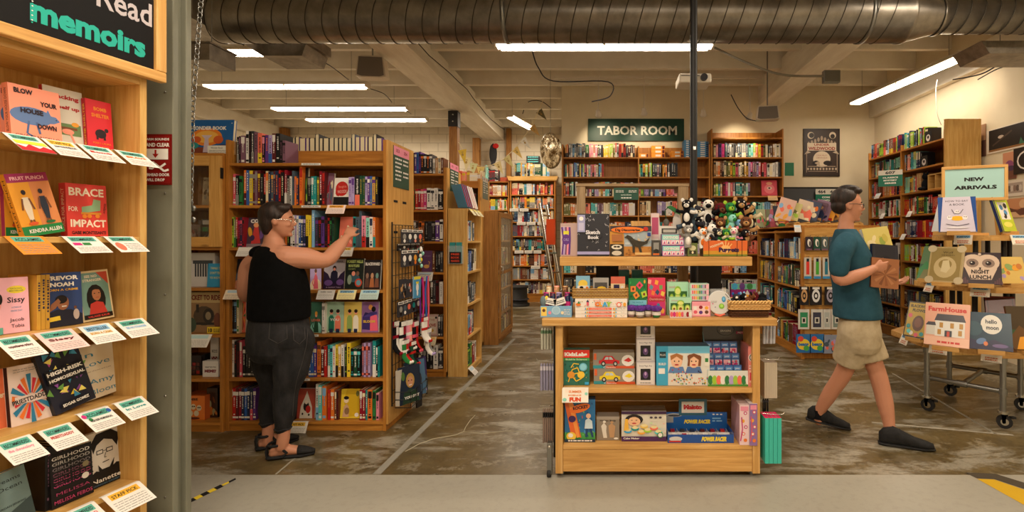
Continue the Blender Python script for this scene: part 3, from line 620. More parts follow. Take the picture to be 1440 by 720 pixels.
def sissy(a):
    a.rect(0,0,1,1,'EEB4C4');a.ell(.62,.78,.3,.07,'E8D040');a.txt('NATIONAL',.62,.8,.025,'3A6A50',mw=.38);a.txt('BESTSELLER',.62,.76,.025,'3A6A50',mw=.44);a.txt('Sissy',.6,.6,.1,'2A1C24',mw=.55,bold=.01);a.txt('A COMING OF',.6,.46,.03,'3C88B0',mw=.3);a.txt('GENDER STORY',.6,.4,.03,'3C88B0',mw=.36);a.txt('Jacob',.6,.24,.065,'2A1C24',mw=.44);a.txt('Tobia',.62,.13,.065,'2A1C24',mw=.4);a.ell(.08,.62,.1,.1,'1A1416');a.ell(.04,.5,.08,.06,'salmon');a.rect(0,.0,.16,.12,'60B0A0')
nb('book','pink book titled Sissy with a yellow bestseller oval',-4,42,391,nz[2],.09,sissy,.05,0,.02,'E0A0B4',None,'EEB4C4')
for i,w_ in enumerate(('rearmost','middle','front')):
    s0,_=ns(44+i*6.3,300,.1);s1,_=ns(50+i*6.3,300,.1);_,zt=ns(50,387,.1)
    mb=MB();spine_geo(mb,0,s1-s0-.0008,zt-nz[2],.13,'gold','navy',0,True);o=mb.build('book');o.matrix_world=NM @ Matrix.Translation((s0,.075,nz[2]+.001));tag(o,f'gold spine beside the smiling man cover, {w_} of the three','book',NG)
def noah(a):
    a.rect(0,0,1,1,'2E4478');a.txt('TREVOR',.5,.9,.075,'F0EAE0',mw=.84,bold=.03);a.txt('NOAH',.5,.78,.075,'F0EAE0',mw=.6,bold=.03);a.txt('BORN A CRIME',.5,.68,.04,'E8B030',mw=.8,bold=.02)
    a.poly([(.05,.0),(.12,.26),(.35,.32),(.7,.3),(.98,.2),(1,0)],'1E2030');a.ell(.5,.43,.15,.13,'9A6444',a=.2);a.ell(.46,.5,.15,.08,'1A1412');a.poly([(.14,.28),(.2,.42),(.38,.52),(.44,.46),(.3,.34)],'9A6444');a.rect(.46,.36,.58,.38,'white');a.poly([(.08,.1),(.1,.18),(.4,.2),(.42,.12)],'E8C83C');a.ell(.82,.2,.08,.1,'B8A8A0');a.ell(.8,.33,.04,.03,'6A4430')
nb('book','blue memoir cover with a smiling young man',61,117,384,nz[2],.085,noah,.06,0,.02,'gold',None,'2E4478')
def stranger(a):
    a.rect(0,0,1,1,'E0CCA0');a.rect(.05,.04,.95,.96,'7AA49C');a.poly([(.6,.96),(.95,.96),(.95,.7)],'C8503C');a.txt('SEE NO',.42,.89,.05,'F0E4D0',mw=.4,bold=.02);a.txt('STRANGER',.45,.81,.05,'F0E4D0',mw=.6,bold=.02)
    a.ell(.5,.42,.3,.3,'14100E');a.poly([(.22,.12),(.3,.34),(.5,.38),(.7,.34),(.8,.12)],'C83C34');a.ell(.52,.52,.14,.13,'B87A54');a.poly([(.36,.6),(.42,.68),(.6,.68),(.68,.6),(.5,.62)],'14100E');a.ell(.46,.54,.025,.01,'black');a.ell(.6,.54,.025,.01,'black');a.rect(.48,.45,.58,.46,'B02020');a.rect(.05,.04,.95,.13,'1A1414');a.txt('VALARIE KAUR',.5,.085,.04,'D84038',mw=.7,bold=.02)
nb('book','cream framed book See No Stranger with a long-haired woman',117,161,382,nz[2]-.001,.1,stranger,.1,-.06,.02,'black',None,'E0CCA0')
nb('book','orange book cut off at the lower left edge',-20,11,522,nz[3]-.02,.1,gcover('plain','E07048','Daughter','cream',ty=.6),.08,0,.02,'orange')
def priest(a):
    a.rect(0,0,1,1,'E8D4CC')
    for i in range(18):
        t0=2*math.pi*i/18+.1;t1=t0+.24;c=('D8303C','3080A8','E87830')[i % 3];r1=.38+.08*((i*5) % 3)/2
        a.poly([(.5+.12*math.cos(t0),.46+.08*math.sin(t0)),(.5+r1*1.1*math.cos(t0),.46+r1*.85*math.sin(t0)),(.5+r1*1.1*math.cos(t1),.46+r1*.85*math.sin(t1)),(.5+.12*math.cos(t1),.46+.08*math.sin(t1))],c)
    a.rect(.1,.4,.9,.52,'E8D4CC');a.txt('PRIESTDADDY',.5,.46,.07,'1A1418',mw=.94,bold=.02,rot=.12);a.txt('PATRICIA LOCKWOOD',.5,.04,.035,'1A1418',mw=.8);a.scrib(.1,.9,.9,.97,2,'grey')
nb('book','pale book titled Priestdaddy with bright bursting stripes',17,74,513,nz[3]-.02,.075,priest,.1,0,.02,'black',None,'E8D4CC')
def risk(a):
    a.rect(0,0,1,1,'1E2030');r=random.Random(5)
    for i in range(34):
        u,w,q=r.uniform(.08,.92),r.uniform(.12,.94),r.uniform(0,6.3);c=r.choice(['E8C83C','8C4C9C','3C8CB0','6CA04C','C050A0','F0E070'])
        a.poly([(u,w),(u+.2*math.cos(q),w+.14*math.sin(q)),(u+.16*math.cos(q+.9),w+.11*math.sin(q+.9))],c)
    a.rect(.04,.48,.96,.72,'14141C');a.txt('HIGH-RISK',.5,.66,.06,'F0ECE4',mw=.86,bold=.03);a.txt('HOMOSEXUAL',.5,.55,.05,'F0ECE4',mw=.86,bold=.03);a.rect(.15,.06,.85,.15,'14141C');a.txt('EDGAR GOMEZ',.5,.105,.045,'F0ECE4',mw=.64,bold=.02)
nb('book','dark book with colourful leaves titled High-Risk Homosexual',78,136,503,nz[3]-.0,.06,risk,.12,-.2,.02,'black',None,'1E2030',hh=.23)
def inlove(a):
    a.rect(0,0,1,1,'E4D8C0');a.txt('In',.38,.84,.1,'3C88A8',mw=.28);a.txt('Love',.55,.66,.1,'3C88A8',mw=.6);a.txt('Amy',.6,.32,.1,'3C88A8',mw=.55);a.txt('Bloom',.62,.13,.1,'3C88A8',mw=.62);a.txt('A Memoir of Love and Loss',.5,.52,.025,'806850',mw=.7)
nb('book','cream book titled In Love leaning behind the leafy cover',108,172,488,nz[3],.12,inlove,.1,-.1,.022,'cream',None,'E4D8C0')
def ocean(a):
    a.rect(0,0,1,1,'6A8080');a.poly([(0,0),(0,.35),(.4,.28),(1,.42),(1,0)],'3A4A4C');a.txt('Dreams',.5,.85,.07,'14181A',mw=.7);a.txt('Ocean',.55,.72,.07,'14181A',mw=.6);a.txt('JORDAN JENKINS',.5,.4,.035,'14181A',mw=.7)
nb('book','grey-green ocean book at the lower left corner',-6,52,664,nz[4]-.01,.07,ocean,.1,-.12,.02,'slate',None,'6A8080')
for i in range(3):
    s0,_=ns(48+i*8,300,.14);mb=MB();spine_geo(mb,0,.022,.235,.13,'black','mauve',0,True);o=mb.build('book');o.matrix_world=NM @ Matrix.Translation((s0,.09,nz[4]+.001));tag(o,f'black spine left of the Girlhood cover, {ORD[i+1]} of the three','book',NG)
def girl(a):
    a.rect(0,0,1,1,'121014')
    for i in range(6):a.txt('GIRLHOOD',.5,.9-i*.1,.065,('D8D4D0','B8B4B0','8A8284','8A5A6C','B04C74','C04880')[i],mw=.9,bold=.01);a.rect(0,.9-i*.1-.034+.006*i,1,.9-i*.1-.036+.012*i,'121014')
    a.circ(.82,.62,.011,'8A8060');a.circ(.8,.4,.012,'white');a.txt('MELISSA',.5,.24,.06,'A8406C',mw=.8);a.txt('MELISSA FEBOS',.5,.1,.07,'C8487C',mw=.9)
nb('book','black book repeating the title Girlhood in rows',73,132,632,nz[4],.075,girl,.07,0,.03,'black',None,'121014')
def nanette(a):
    a.rect(0,0,1,1,'DAD4CC');a.poly([(0,0),(0,.2),(.25,.3),(.5,.22),(.8,.34),(1,.3),(1,0)],'141214');a.ell(.5,.6,.24,.24,'DAD4CC');a.poly([(.2,.62),(.14,.8),(.3,.96),(.7,.98),(.92,.86),(.84,.64),(.72,.78),(.5,.84),(.3,.76)],'141214');a.rect(.28,.58,.46,.66,'141214');a.rect(.3,.595,.44,.645,'DAD4CC');a.rect(.54,.58,.72,.66,'141214');a.rect(.56,.595,.7,.645,'DAD4CC');a.rect(.46,.62,.54,.63,'141214');a.line([(.52,.58),(.48,.5),(.54,.5)],.002,'141214');a.line([(.42,.42),(.6,.43)],.003,'141214');a.poly([(.3,.4),(.4,.3),(.6,.3),(.74,.44),(.7,.3),(.5,.22),(.32,.26)],'141214');a.txt('Nanette',.5,.12,.08,'E8E4DC',mw=.78,bold=.01);a.txt('HANNAH GADSBY',.5,.04,.03,'5C88A8',mw=.7)
nb('book','black and white Nanette book with a face in glasses',123,175,606,nz[4],.1,nanette,.08,0,.022,'black',None,'DAD4CC')
TL='5CAE9C'
def ncard(label,x0,x1,z,head,ht,body='white',extra=None,ln=.105,sl=.62):
    s0,_=ns(x0,300,0);s1,_=ns(x1,300,0)
    card(label,NM @ Matrix.Translation(((s0+s1)/2,-.003,z+.001)),abs(s1-s0)*.96,ln,head,ht,body,extra,sl,group='review cards on the near bookcase')
def cb(c1,t1=None,n=3):
    def f(a):
        if t1:a.txt(t1,.5,.56,.12,c1,mw=.7,bold=.02)
        a.scrib(.08,.92,.08,.42 if t1 else .6,n+1,'grey')
    return f
def redb(a):a.poly([(0,0),(0,.35),(.2,.2),(.4,.4),(.6,.2),(.8,.35),(1,.2),(1,0)],'B82830');a.rect(.05,.4,.95,.6,'E8D840')
ncard('red and yellow recommended card under the pink wolf book',0,52,nz[0],TL,'RECOMMENDED','white',redb)
ncard('yellow headed staff pick card under the pink wolf book',55,102,nz[0],'E8B840','STAFF PICK','white',cb('black','BLOW YOUR HOUSE DOWN'))
ncard('recommended card under the red tortoise book',106,152,nz[0],TL,'RECOMMENDED','white',cb('red','Bomb'))
ncard('recommended card with orange lettering at the end of the top row',158,200,nz[0],TL,'RECOMMENDED','white',cb('orange','BRAVE'))
ncard('orange acclaimed card under the Fruit Punch books',2,60,nz[1],TL,'ACCLAIMED','E08A30',None)
ncard('recommended card with pink and green blocks below the skate book',84,133,nz[1],TL,'RECOMMENDED','white',lambda a:(a.rect(.08,.45,.32,.6,'magenta'),a.rect(.36,.45,.6,.6,'green'),a.scrib(.08,.92,.08,.4,4,'grey')))
ncard('recommended card with a red flower at the second shelf end',143,186,nz[1],TL,'RECOMMENDED','white',lambda a:(a.ell(.2,.35,.14,.25,'coral'),a.scrib(.4,.92,.08,.6,5,'grey')))
ncard('recommended card at the left end of the third shelf',-12,40,nz[2],TL,'RECOMMENDED','white',cb('maroon','copenhagen trilogy'))
ncard('pink recommended card under the Sissy book',45,100,nz[2],TL,'RECOMMENDED','F0C8C4',cb('maroon','Sissy'))
ncard('blue headed bestseller card under the smiling man',107,152,nz[2],'88B8D8','BESTSELLER','white',cb('gold','BORN A CRIME'))
ncard('recommended card under the long-haired woman',158,200,nz[2],TL,'RECOMMENDED','white',cb('sky','SEE NO STRANGER'))
ncard('recommended card with a faded pink sketch below the orange book',-12,42,nz[3]-.02,TL,'RECOMMENDED','white',cb('pink','the chronology'))
ncard('recommended card under the Priestdaddy book',50,98,nz[3]-.02,TL,'RECOMMENDED','white',cb('red','PRIESTDADDY'))
ncard('acclaimed card with coloured corners under the leafy book',106,151,nz[3],TL,'ACCLAIMED','white',lambda a:(a.ell(.1,.8,.07,.1,'magenta'),a.ell(.9,.8,.07,.1,'blue'),a.ell(.2,.6,.06,.08,'green'),a.txt('HIGH RISK HOMOSEXUAL',.5,.52,.1,'black',mw=.7,bold=.02),a.scrib(.08,.92,.08,.4,4,'grey')))
ncard('recommended card with blue In Love lettering',158,199,nz[3],TL,'RECOMMENDED','white',cb('teal','In Love'))
ncard('recommended card with pink lettering under the Girlhood book',82,132,nz[4],TL,'RECOMMENDED','white',cb('rose','GIRLHOOD'))
ncard('gold headed staff pick card under the Nanette book',140,196,nz[4],'E8B030','STAFF PICK','white',None)
ncard('recommended card at the very bottom left',0,60,nz[4]-.01,TL,'RECOMMENDED','white',None)
# ================================================================== COMICS BOOKCASE (left island) with cabinet
YF=3.74
x0w,x1w=PX(323,YF)-.03,-1.64
cw=x1w-x0w;CM=T(x0w,YF,0)
bz=[PZ(y,YF) for y in (229,288.5,348,408,470,532,593)]
t=case('comics_bookcase','orange wood comics bookcase the woman is reaching into',cw,.5,2.19,bz,CM,'case',back=False)
MB('case').box((.0255,.27,.02),(cw-.0255,.29,2.13)).build('back_panel',t)
MB('case').box((.42,.2,bz[0]+.001),(cw-.0255,.215,bz[0]+.125)).build('top_rail',t)
bz2=bz
MB('panel').box((cw+.0005,0.002,.05),(cw+.014,.5,2.19)).build('end_panel',t)
for dy in (.1,.27):
    for dz in (1.74,1.5):MB('matte').box((cw+.0145,dy,dz-.012),(cw+.0165,dy+.07,dz+.006),'black').build('slot',t)
def section_sign(label,M,w,h,top='pink',body='2C4A3C',lines=6,nums=('353','354')):
    mb=MB('print');mb.box((-w/2,0,0),(w/2,.006,h),body);a=Art(mb,(-w/2,0,0),(1,0,0),(0,0,1),w,h);a.rect(0,.78,1,1,top)
    a.txt(nums[0],.25,.9,.08,'8C2030',mw=.22,bold=.02);a.txt(nums[1],.75,.9,.08,'8C2030',mw=.22,bold=.02)
    r=random.Random(len(label))
    for i in range(lines):
        a.scrib(.08,.08+r.uniform(.3,.42),.68-i*.1,.72-i*.1,1,'white',1.,r)
        if i % 3 != 2:a.scrib(.58,.92,.68-i*.1,.72-i*.1,1,'white',1.,r)
    o=mb.build('section_sign');o.matrix_world=M;tag(o,label,'sign');return o
section_sign('pink and green aisle sign on the comics bookcase end',T(x1w+.019,YF+.24,PZ(262,3.9)-.01,math.pi/2),.3,.32)
def island_row(i,spec,xmap=None):
    """spec 'x0-x1:top:col/acc,col/acc;...' in pixels of the photograph at the shelf's own distance"""
    by=(229,288.5,348,408,470,532,593)[i];z=bz[i];n=0;r=random.Random(100+i);Y=YF+.035
    where=f"the {ordn(i+1)} comics shelf"
    for sg in spec.split(';'):
        a,top,cs=sg.strip().split(':');xa,xb=map(float,a.split('-'));cs=cs.split(',');
        if xmap:xa,xb=xmap(xa),xmap(xb)
        X0,X1=PX(xa,Y),PX(xb,Y);t_=(X1-X0)/len(cs);hh=PZ(float(top),Y)-z
        hh=min(hh,.3)
        for k,s_ in enumerate(cs):
            c,ac=(s_.strip().split('/')+['white'])[:2];n+=1
            one_spine(CM,X0+k*t_-x0w,z+.0005,t_-.0012,hh+r.uniform(-.004,.004),.16,c,ac,r.choice([0,1,4,2]) if len(cs)<3 else 1,f"{SIZE(t_, hh)}{c} comic spine with {ac} lettering, {ordn(n)} along {where}",'comics on the left island bookcase',y0=.03+r.uniform(0,.006),rnd=r)
xm=lambda x:323+(x-323)*(533-323)/(541-323.)
island_row(0,'333-339:192:black/grey,black/mauve; 339-345:191:mauve/white; 346-350:184:white/black; 350-357:184:black/maroon,charcoal/grey; 358-363:186:mauve/black; 363-369:187:coral/yellow; 369-373:191:black/pink; 373-378:190:purple/orange; 378-383:190:lilac/blue; 383-388:188:maroon/white; 388-394:188:black/white; 394-402:198:black/mauve,mauve/black',None)
island_row(1,'328-332:245:rose/white; 332.5-341.5:247:black/grey,green/black; 344-348:240:orange/maroon; 348-352:240:blue/white; 352-357:240:yellow/grey; 357-364:240:maroon/grey,mauve/grey; 364-368:240:maroon/yellow; 368-373:244:black/grey; 373-376:244:red/black; 376-380:241:cream/orange; 380-387:241:navy/cream,slate/amber; 387-390:241:maroon/grey; 390-395:241:navy/orange; 395-398:240:red/black; 398-403:243:black/cream; 403-407:239:crimson/white; 407-411:247:black/grey; 411-414:248:white/grey; 414-418:241:slate/navy; 418-424:248:orange/blue,navy/orange; 425-429.5:232:orange/red; 437-442:249:black/grey; 442-450:248:teal/white,teal/mint; 451-454:250:olive/yellow; 454-462:241:crimson/black,maroon/red; 497-505:249:lilac/purple,lilac/purple; 506-513:247:black/coral; 513-521:247:forest/gold,forest/olive; 521-531:248:lilac/navy,purple/white,blue/grey; 531-540:249:gold/purple,black/yellow',xm)
island_row(2,'327-332:305:lime/black,olive/green; 332.5-335:305:red/black; 335.5-344:306:maroon/magenta,navy/rose,crimson/black; 404-411:330:orange/red,black/lime; 412-424:303:white/grey,white/black,lilac/grey,white/grey; 424-434:304:blue/white,navy/white,navy/lilac; 434-442:303:yellow/black,yellow/charcoal; 443-447:295:sky/white; 448-466:305:charcoal/purple,black/crimson,purple/black,black/maroon; 466-476:306:red/black,black/green,forest/black; 503-512:305:teal/black,slate/black; 512-516:297:slate/navy; 516-522:304:pink/red; 522-532:306:mint/black,white/navy; 532-536:305:orange/teal',xm)
island_row(4,'325-333:420:black/grey,charcoal/sky; 333.5-337:418:cream/green; 453-457:426:white/grey',None)
island_row(5,'319-326:480:black/brown,brown/black; 326-330:478:white/grey; 330-337:480:black/red,maroon/black; 337.5-341:478:rose/white; 342-360:488:black/white,black/grey,black/white,black/grey,charcoal/white; 434.5-445:486:blue/white,blue/cream,purple/cream; 446-451:480:orange/brown; 452-460:487:maroon/white,red/white; 461-468:485:teal/white,aqua/navy; 468-472:487:white/red; 472-480:485:yellow/black,gold/white; 480-484:485:white/black; 485-488:488:black/lime; 488-493.5:482:yellow/black; 493.5-507:490:black/teal,forest/white,black/aqua; 509-521:482:mauve/coral,lilac/maroon,mauve/coral,lilac/maroon; 524-529:479:teal/white; 529-534:487:black/white,teal/black',None)
island_row(6,'315-319:545:slate/teal; 319.5-328:545:crimson/black,red/white; 328-352:546:red/white,maroon/white,crimson/white,navy/white,blue/white,navy/white; 352-360:546:navy/rose,purple/white; 402-414:546:black/mint,forest/white,black/grey; 444-448:541:white/sky; 448-453:542:aqua/white; 453-459:543:orange/sky; 461-465:548:red/orange; 465.5-470:547:orange/white; 470.5-476:549:brown/cream,maroon/black; 506-514:548:crimson/white,crimson/cream; 514.5-517:549:teal/white; 517-523.5:549:orange/black; 524-528.5:550:green/black; 529-533:553:pink/black',None)
def fo(label,i,x0,x1,top,art,tilt=.12,spine='black',t=.018,bg='white',yaw=0.,d=.06,roll=0.,sp=None,mp=None):
    if mp:x0,x1=mp(x0),mp(x1)
    Y=YF+d;X0,X1=PX(x0,Y),PX(x1,Y);w=(X1-X0)/max(math.cos(yaw),.3)
    return book('book',label,w,PZ(top,Y)-bz[i],t,art,T((X0+X1)/2,Y,bz[i]+.0005,yaw),tilt,roll,spine,'face-out comics on the left island bookcase',sp=sp,bg=bg)
def woods(a):a.rect(0,0,1,1,'E4E0D8');a.rect(0,0,1,.3,'141214');a.ell(.52,.6,.42,.27,'B8241F',18);a.ell(.3,.48,.2,.16,'B8241F',9);a.txt('Through the',.54,.68,.09,'E8A090',mw=.55,rot=.08);a.txt('WOODS',.54,.5,.12,'E8C8C0',mw=.6,rot=.08)
fo('white book with a big red blob reading Through the Woods',1,474,496,250,woods,mp=xm)
fo('dark graphic novel with orange spine and green leaves, second comics shelf',1,430,436.5,236,gcover('blob','202024',None,'white',('green','lime','forest'),2),mp=xm,yaw=0,tilt=.05)
fo('patterned multicolour comic cover left of the red blob book',1,463,473,243,gcover('blob','mauve',None,'white',('cream','crimson','slate'),3),mp=xm)
def coy(a):a.rect(0,0,1,1,'4A3A48');a.txt('COY',.5,.88,.12,'white',mw=.6,bold=.04);a.poly([(.3,.1),(.42,.7),(.6,.72),(.78,.12)],'C83C3C');a.ell(.5,.74,.14,.08,'E8A070');a.ell(.22,.5,.1,.18,'D8A030',a=.4);a.ell(.82,.45,.1,.2,'6C4C8C',a=-.3);a.rect(.0,0,1,.1,'8C7C84');a.ell(.35,.3,.12,.1,'3C2C54')
fo('comic with red caped figure under white title, behind the womans head',2,344,372,306,coy)
fo('coral pink book the womans hand is touching',2,482,502,305,gcover('blob','D8705C',None,'white',('salmon','cream','coral'),4),mp=xm)
fo('dark comic cover behind the womans left shoulder',3,326,346,365,gcover('scene','1E2028',None,'white',('342834','4A5A68','C08060'),5))
fo('pink and purple comic angled beside the woman, fourth shelf',3,438,450,366,gcover('figure','lilac',None,'white',('rose','brown','cream'),6),yaw=.5)
def tap(a):a.rect(0,0,1,1,'B8B0BC');a.poly([(0,0),(0,.6),(.2,.5),(.35,.3),(.6,.25),(.8,.5),(1,.62),(1,0)],'2A1A38');a.poly([(.3,.2),(.35,.55),(.5,.66),(.66,.55),(.7,.2)],'1E1C34');a.ell(.5,.7,.09,.08,'2A1C20');a.ell(.5,.66,.06,.05,'salmon');a.txt('FORESTKEEPER',.5,.92,.05,'3A2A44',mw=.8);a.ell(.25,.2,.2,.1,'6C4C8C');a.ell(.8,.22,.18,.1,'6C4C8C');a.txt('A GHOST TALE',.5,.05,.04,'C8A8C8',mw=.7)
fo('purple and white comic with a lone dark-haired boy',3,454,483.5,365,tap)
def forest_(a):a.rect(0,0,1,1,'1C2420');a.txt('FOREST HILLS',.5,.9,.09,'B8C878',mw=.88,bold=.04);a.txt('BOOTLEG',.45,.76,.08,'B8C878',mw=.6,bold=.04);a.txt('SOCIETY',.35,.65,.05,'B8C878',mw=.4);a.ell(.5,.35,.3,.14,'3A5A68');a.ell(.75,.2,.2,.14,'C8442C');a.ell(.75,.2,.13,.09,'6C9CB0');a.ell(.45,.5,.1,.08,'salmon');a.ell(.25,.3,.12,.16,'8C9C8C');a.ell(.68,.5,.09,.08,'7A5A4A')
fo('dark green comic with a car wheel and yellow-green title',3,484.5,510,364,forest_)
def blackw(a):a.rect(0,0,1,1,'241E22');a.txt('BLACKWARD',.5,.86,.1,'D8D0C8',mw=.9,bold=.03);[a.ell(u,.45,.09,.1,c) for u,c in ((.2,'8A6A5A'),(.5,'B88A6A'),(.8,'6A9088'))];[a.poly([(u-.14,.05),(u-.1,.36),(u+.1,.36),(u+.14,.05)],c) for u,c in ((.2,'5A3A30'),(.5,'A8643C'),(.8,'7A4A38'))]
fo('dark comic titled Blackward with four small figures',3,511,534,366,blackw)
fo('green comic with one standing figure and red lettering, fifth shelf',4,436,452.5,425,gcover('figure','3A6C58','LOVER','coral',('forest','amber','mint'),8,ty=.4,th=.08),tilt=.04)
fo('teal and pink comic with two boys standing together',4,457.5,483,425,gcover('two','9AB8A0','YOU','white',('1E6A54','E07860','2A1A18'),9,ty=.42,th=.08),tilt=.04)
fo('yellow comic with two figures and a black backpack',4,483.5,508,425,gcover('two','D8BC60',None,'white',('8CA85C','E8E0D0','2A1A18'),10),tilt=.04)
def hug(a):a.rect(0,0,1,1,'9468A0');a.poly([(.02,.1),(.04,.5),(.2,.66),(.5,.62),(.5,.08)],'3A2C6C');a.poly([(.5,.05),(.5,.5),(.65,.62),(.9,.55),(.98,.06)],'E8607C');a.ell(.52,.82,.13,.09,'E8A050');a.ell(.7,.76,.13,.09,'1A1416');a.poly([(.1,.5),(.5,.66),(.9,.68),(.92,.6),(.5,.52)],'4A3A84');a.txt('BLOOM',.45,.36,.08,'D8B040',mw=.7,bold=.03)
fo('purple comic of two people hugging in pink and violet',4,508.5,532,425,hug,tilt=.04)
fo('orange to green comic spine beside the womans waist',4,337,345,418,gcover('stripes','coral',None,'white',('green','red','amber'),3),tilt=.04)
fo('orange and purple comic beside the womans thigh',5,411,433,486,gcover('blob','5A3A6C','mango','white',('orange','amber','navy'),12,ty=.25,th=.12))
def ghost(a):a.rect(0,0,1,1,'A84434');a.poly([(.15,.0),(.2,.4),(.4,.72),(.5,.92),(.62,.72),(.82,.4),(.88,0)],'D8D0C4');a.ell(.5,.4,.16,.16,'1C1416');a.ell(.62,.3,.14,.13,'B8241F');a.ell(.5,.54,.09,.07,'E8D8C8');a.ell(.32,.15,.05,.04,'1C1416');a.ell(.68,.12,.05,.04,'1C1416')
fo('red book with a white bell-shaped ghost and small figure',6,417,442,548,ghost)
def yel(a):a.rect(0,0,1,1,'E0C034');a.poly([(.18,.6),(.3,1),(1,1),(1,.1),(.4,.05)],'D0A820');a.ell(.3,.62,.12,.1,'E8D0B0');a.ell(.3,.7,.13,.06,'1C1416');a.poly([(.15,.05),(.2,.4),(.32,.5),(.44,.4),(.46,.05)],'C8A080');a.ell(.36,.25,.12,.12,'8C6A4A');a.ell(.85,.12,.1,.07,'E8E0D8');a.ell(.85,.85,.08,.1,'6C6C34')
fo('bright yellow comic with a kneeling man on the lowest shelf',6,477,505.5,549,yel,bg='E0C034',spine='amber')
def icard(label,i,px0,px1,head,ht,body='white',art=None,h=.075):
    Y=YF;X0,X1=PX(px0,Y),PX(px1,Y)
    card(label,T((X0+X1)/2,YF-.001,bz[i]+.0005),X1-X0,h,head,ht,body,art,1.1,group='cards on the comics bookcase')
icard('orange headed card hanging below the red blob book',1,461,487,'E8A030','SPECIAL','F0D8D0')
icard('yellow headed card below the womans hand',2,469,498,'E8B840','STAFF PICK')
icard('white card on the third comics shelf left of the woman',2,336,360,None,None)
icard('blue headed card on the fourth comics shelf left of the woman',3,318,345,'B8D0E0',None,'F0E0C8')
icard('plain card under the purple and white comic',3,448,472,None,'indie next','D8D4D0')
icard('yellow bordered NEW card under the dark green comic',3,476,502,'88B8D8','NEW','E8DCA0')
icard('blue NEW card under the Blackward comic',3,508,534,'88B8D8','NEW','B8D0CC')
icard('yellow headed staff pick card at the bottom beside the sandals',6,404,434,'E8B840','STAFF PICK','white',None,.1)
for i,(a,b) in enumerate(((424,451),(424,451),(431,448),(409,436))):
    k=(0,1,4,5)[i];X0,X1=PX(a,YF),PX(b,YF);mb=MB('print');mb.box((X0,YF-.002,bz[k]-.018),(X1,YF-.0005,bz[k]-.002),'white');aa=Art(mb,(X0,YF-.002,bz[k]-.018),(1,0,0),(0,0,1),X1-X0,.016);aa.scrib(.1,.9,.3,.7,1,'grey',1)
    tag(mb.build('shelf_label'),f'thin white label strip on the edge of the {ordn(k+1)} comics shelf','shelf label')
r=random.Random(4);X=PX(405,4.1);k=0
while X<PX(545,4.1)-.04:
    w=r.uniform(.022,.05);k+=1;hh=r.choice([.25,.26,.25,.28]);c=r.choice(['black','slate','purple','navy','charcoal'])
    z=2.0;mb=MB();mb.box((0,0,0),(.003,.14,hh),c);mb.box((w-.003,0,0),(w,.14,hh),c);mb.box((.0035,.003,.002),(w-.0035,.13,hh-.004),'cream','matte');mb.box((.0035,.131,0),(w-.0035,.14,hh),c)
    tag(mb.build('book',loc=(X,4.05,bz[0]+.0005)),f'{c} book with pale page edges, {ordn(k)} along the top of comics bookcase','book','books standing back to front on the island top');X+=w+r.uniform(.001,.004)
gx0,gx1=PX(214,3.72),x0w-.004;gw=gx1-gx0;GM=T(gx0,3.72,0)
gt=PZ(219,3.72)
t=case('glass_door_cabinet','wooden cabinet with a glass door over open game shelves',gw,.4,gt,[bz[1],bz[2]+.002,PZ(405,3.72),bz[4],bz[5],bz[6]],GM,'case',top=gt)
MB('case').box((0,-.0,gt),(gw,.4,gt+.02)).build('top_panel',t)
dr=MB('panel');sw=.09
dz0,dz1=bz[2]+.004,gt-.002
dr.box((gw-sw,-.022,dz0),(gw-.004,-.001,dz1));dr.box((.02,-.022,dz0),(.02+sw,-.001,dz1));dr.box((.02+sw,-.022,dz0),(gw-sw,-.001,dz0+.075));dr.box((.02+sw,-.022,dz1-.075),(gw-sw,-.001,dz1))
d=dr.build('door',t,bevel=.002)
MB('glass').box((.02+sw,-.013,dz0+.075),(gw-sw,-.009,dz1-.075)).build('pane',d)
mb=MB('iron');mb.box((gw-.004,-.024,dz1-.17),(gw+.003,-.0,dz1-.09));mb.build('hinge',d)
def gfo(label,x0,x1,top,bot,art,d=.08,t=.03,tilt=.08,cat='book',side='black',name='book'):
    Y=3.72+d;z=bot;X0,X1=PX(x0,Y),PX(x1,Y)
    if cat=='book':return book(name,label,X1-X0,PZ(top,Y)-z,t,art,T((X0+X1)/2,Y,z+.0005),tilt,0,side)
    return carton(name,label,X1-X0,PZ(top,Y)-z,t,art,T((X0+X1)/2,Y,z+.0005),0,side)
def mouse(a):a.rect(0,0,1,1,'B8A888');a.txt('MOUSE GUARD',.5,.9,.07,'4A2A1A',mw=.9,bold=.01);gcover('blob','B8A888',None,'white',('6A5A44','8A9088','4A4238','D0C8B8'),6)(a);a.txt('MOUSE GUARD',.5,.9,.07,'4A2A1A',mw=.9,bold=.01)
gfo('tan book with tangled mice artwork behind the cabinet glass',284,310,250,bz[1],mouse)
gfo('dark red game box low behind the cabinet glass',262,282,316,bz[2]+.002,gcover('blob','7A6A60',None,'white',('3A2A24','B8A090','8C3C30'),8),cat='box',t=.05,name='game_box')
gfo('black and green box with a white emblem behind the cabinet glass',284,306,308,bz[2]+.002,lambda a:(a.rect(0,0,1,1,'1A1C1A'),a.rect(.05,.8,.95,.95,'C8C4BC'),a.rect(.05,.55,.4,.7,'2E8A50'),a.circ(.62,.3,.035,'C8C4BC'),a.circ(.62,.3,.026,'2A2A2A')),cat='box',t=.05,name='game_box')
def tbox(a):a.rect(0,0,1,1,'C8C6C4');a.rect(.06,.04,.16,.96,'B0B0B4');[a.rect(.3+i*.09,.3,.36+i*.09,.72,'3A4048') for i in range(7)];a.rect(.24,.68,.94,.78,'3A4048')
gfo('large white game box with a dark letter on its front',262,302,356,PZ(405,3.72),tbox,cat='box',t=.08,side='white',name='game_box')
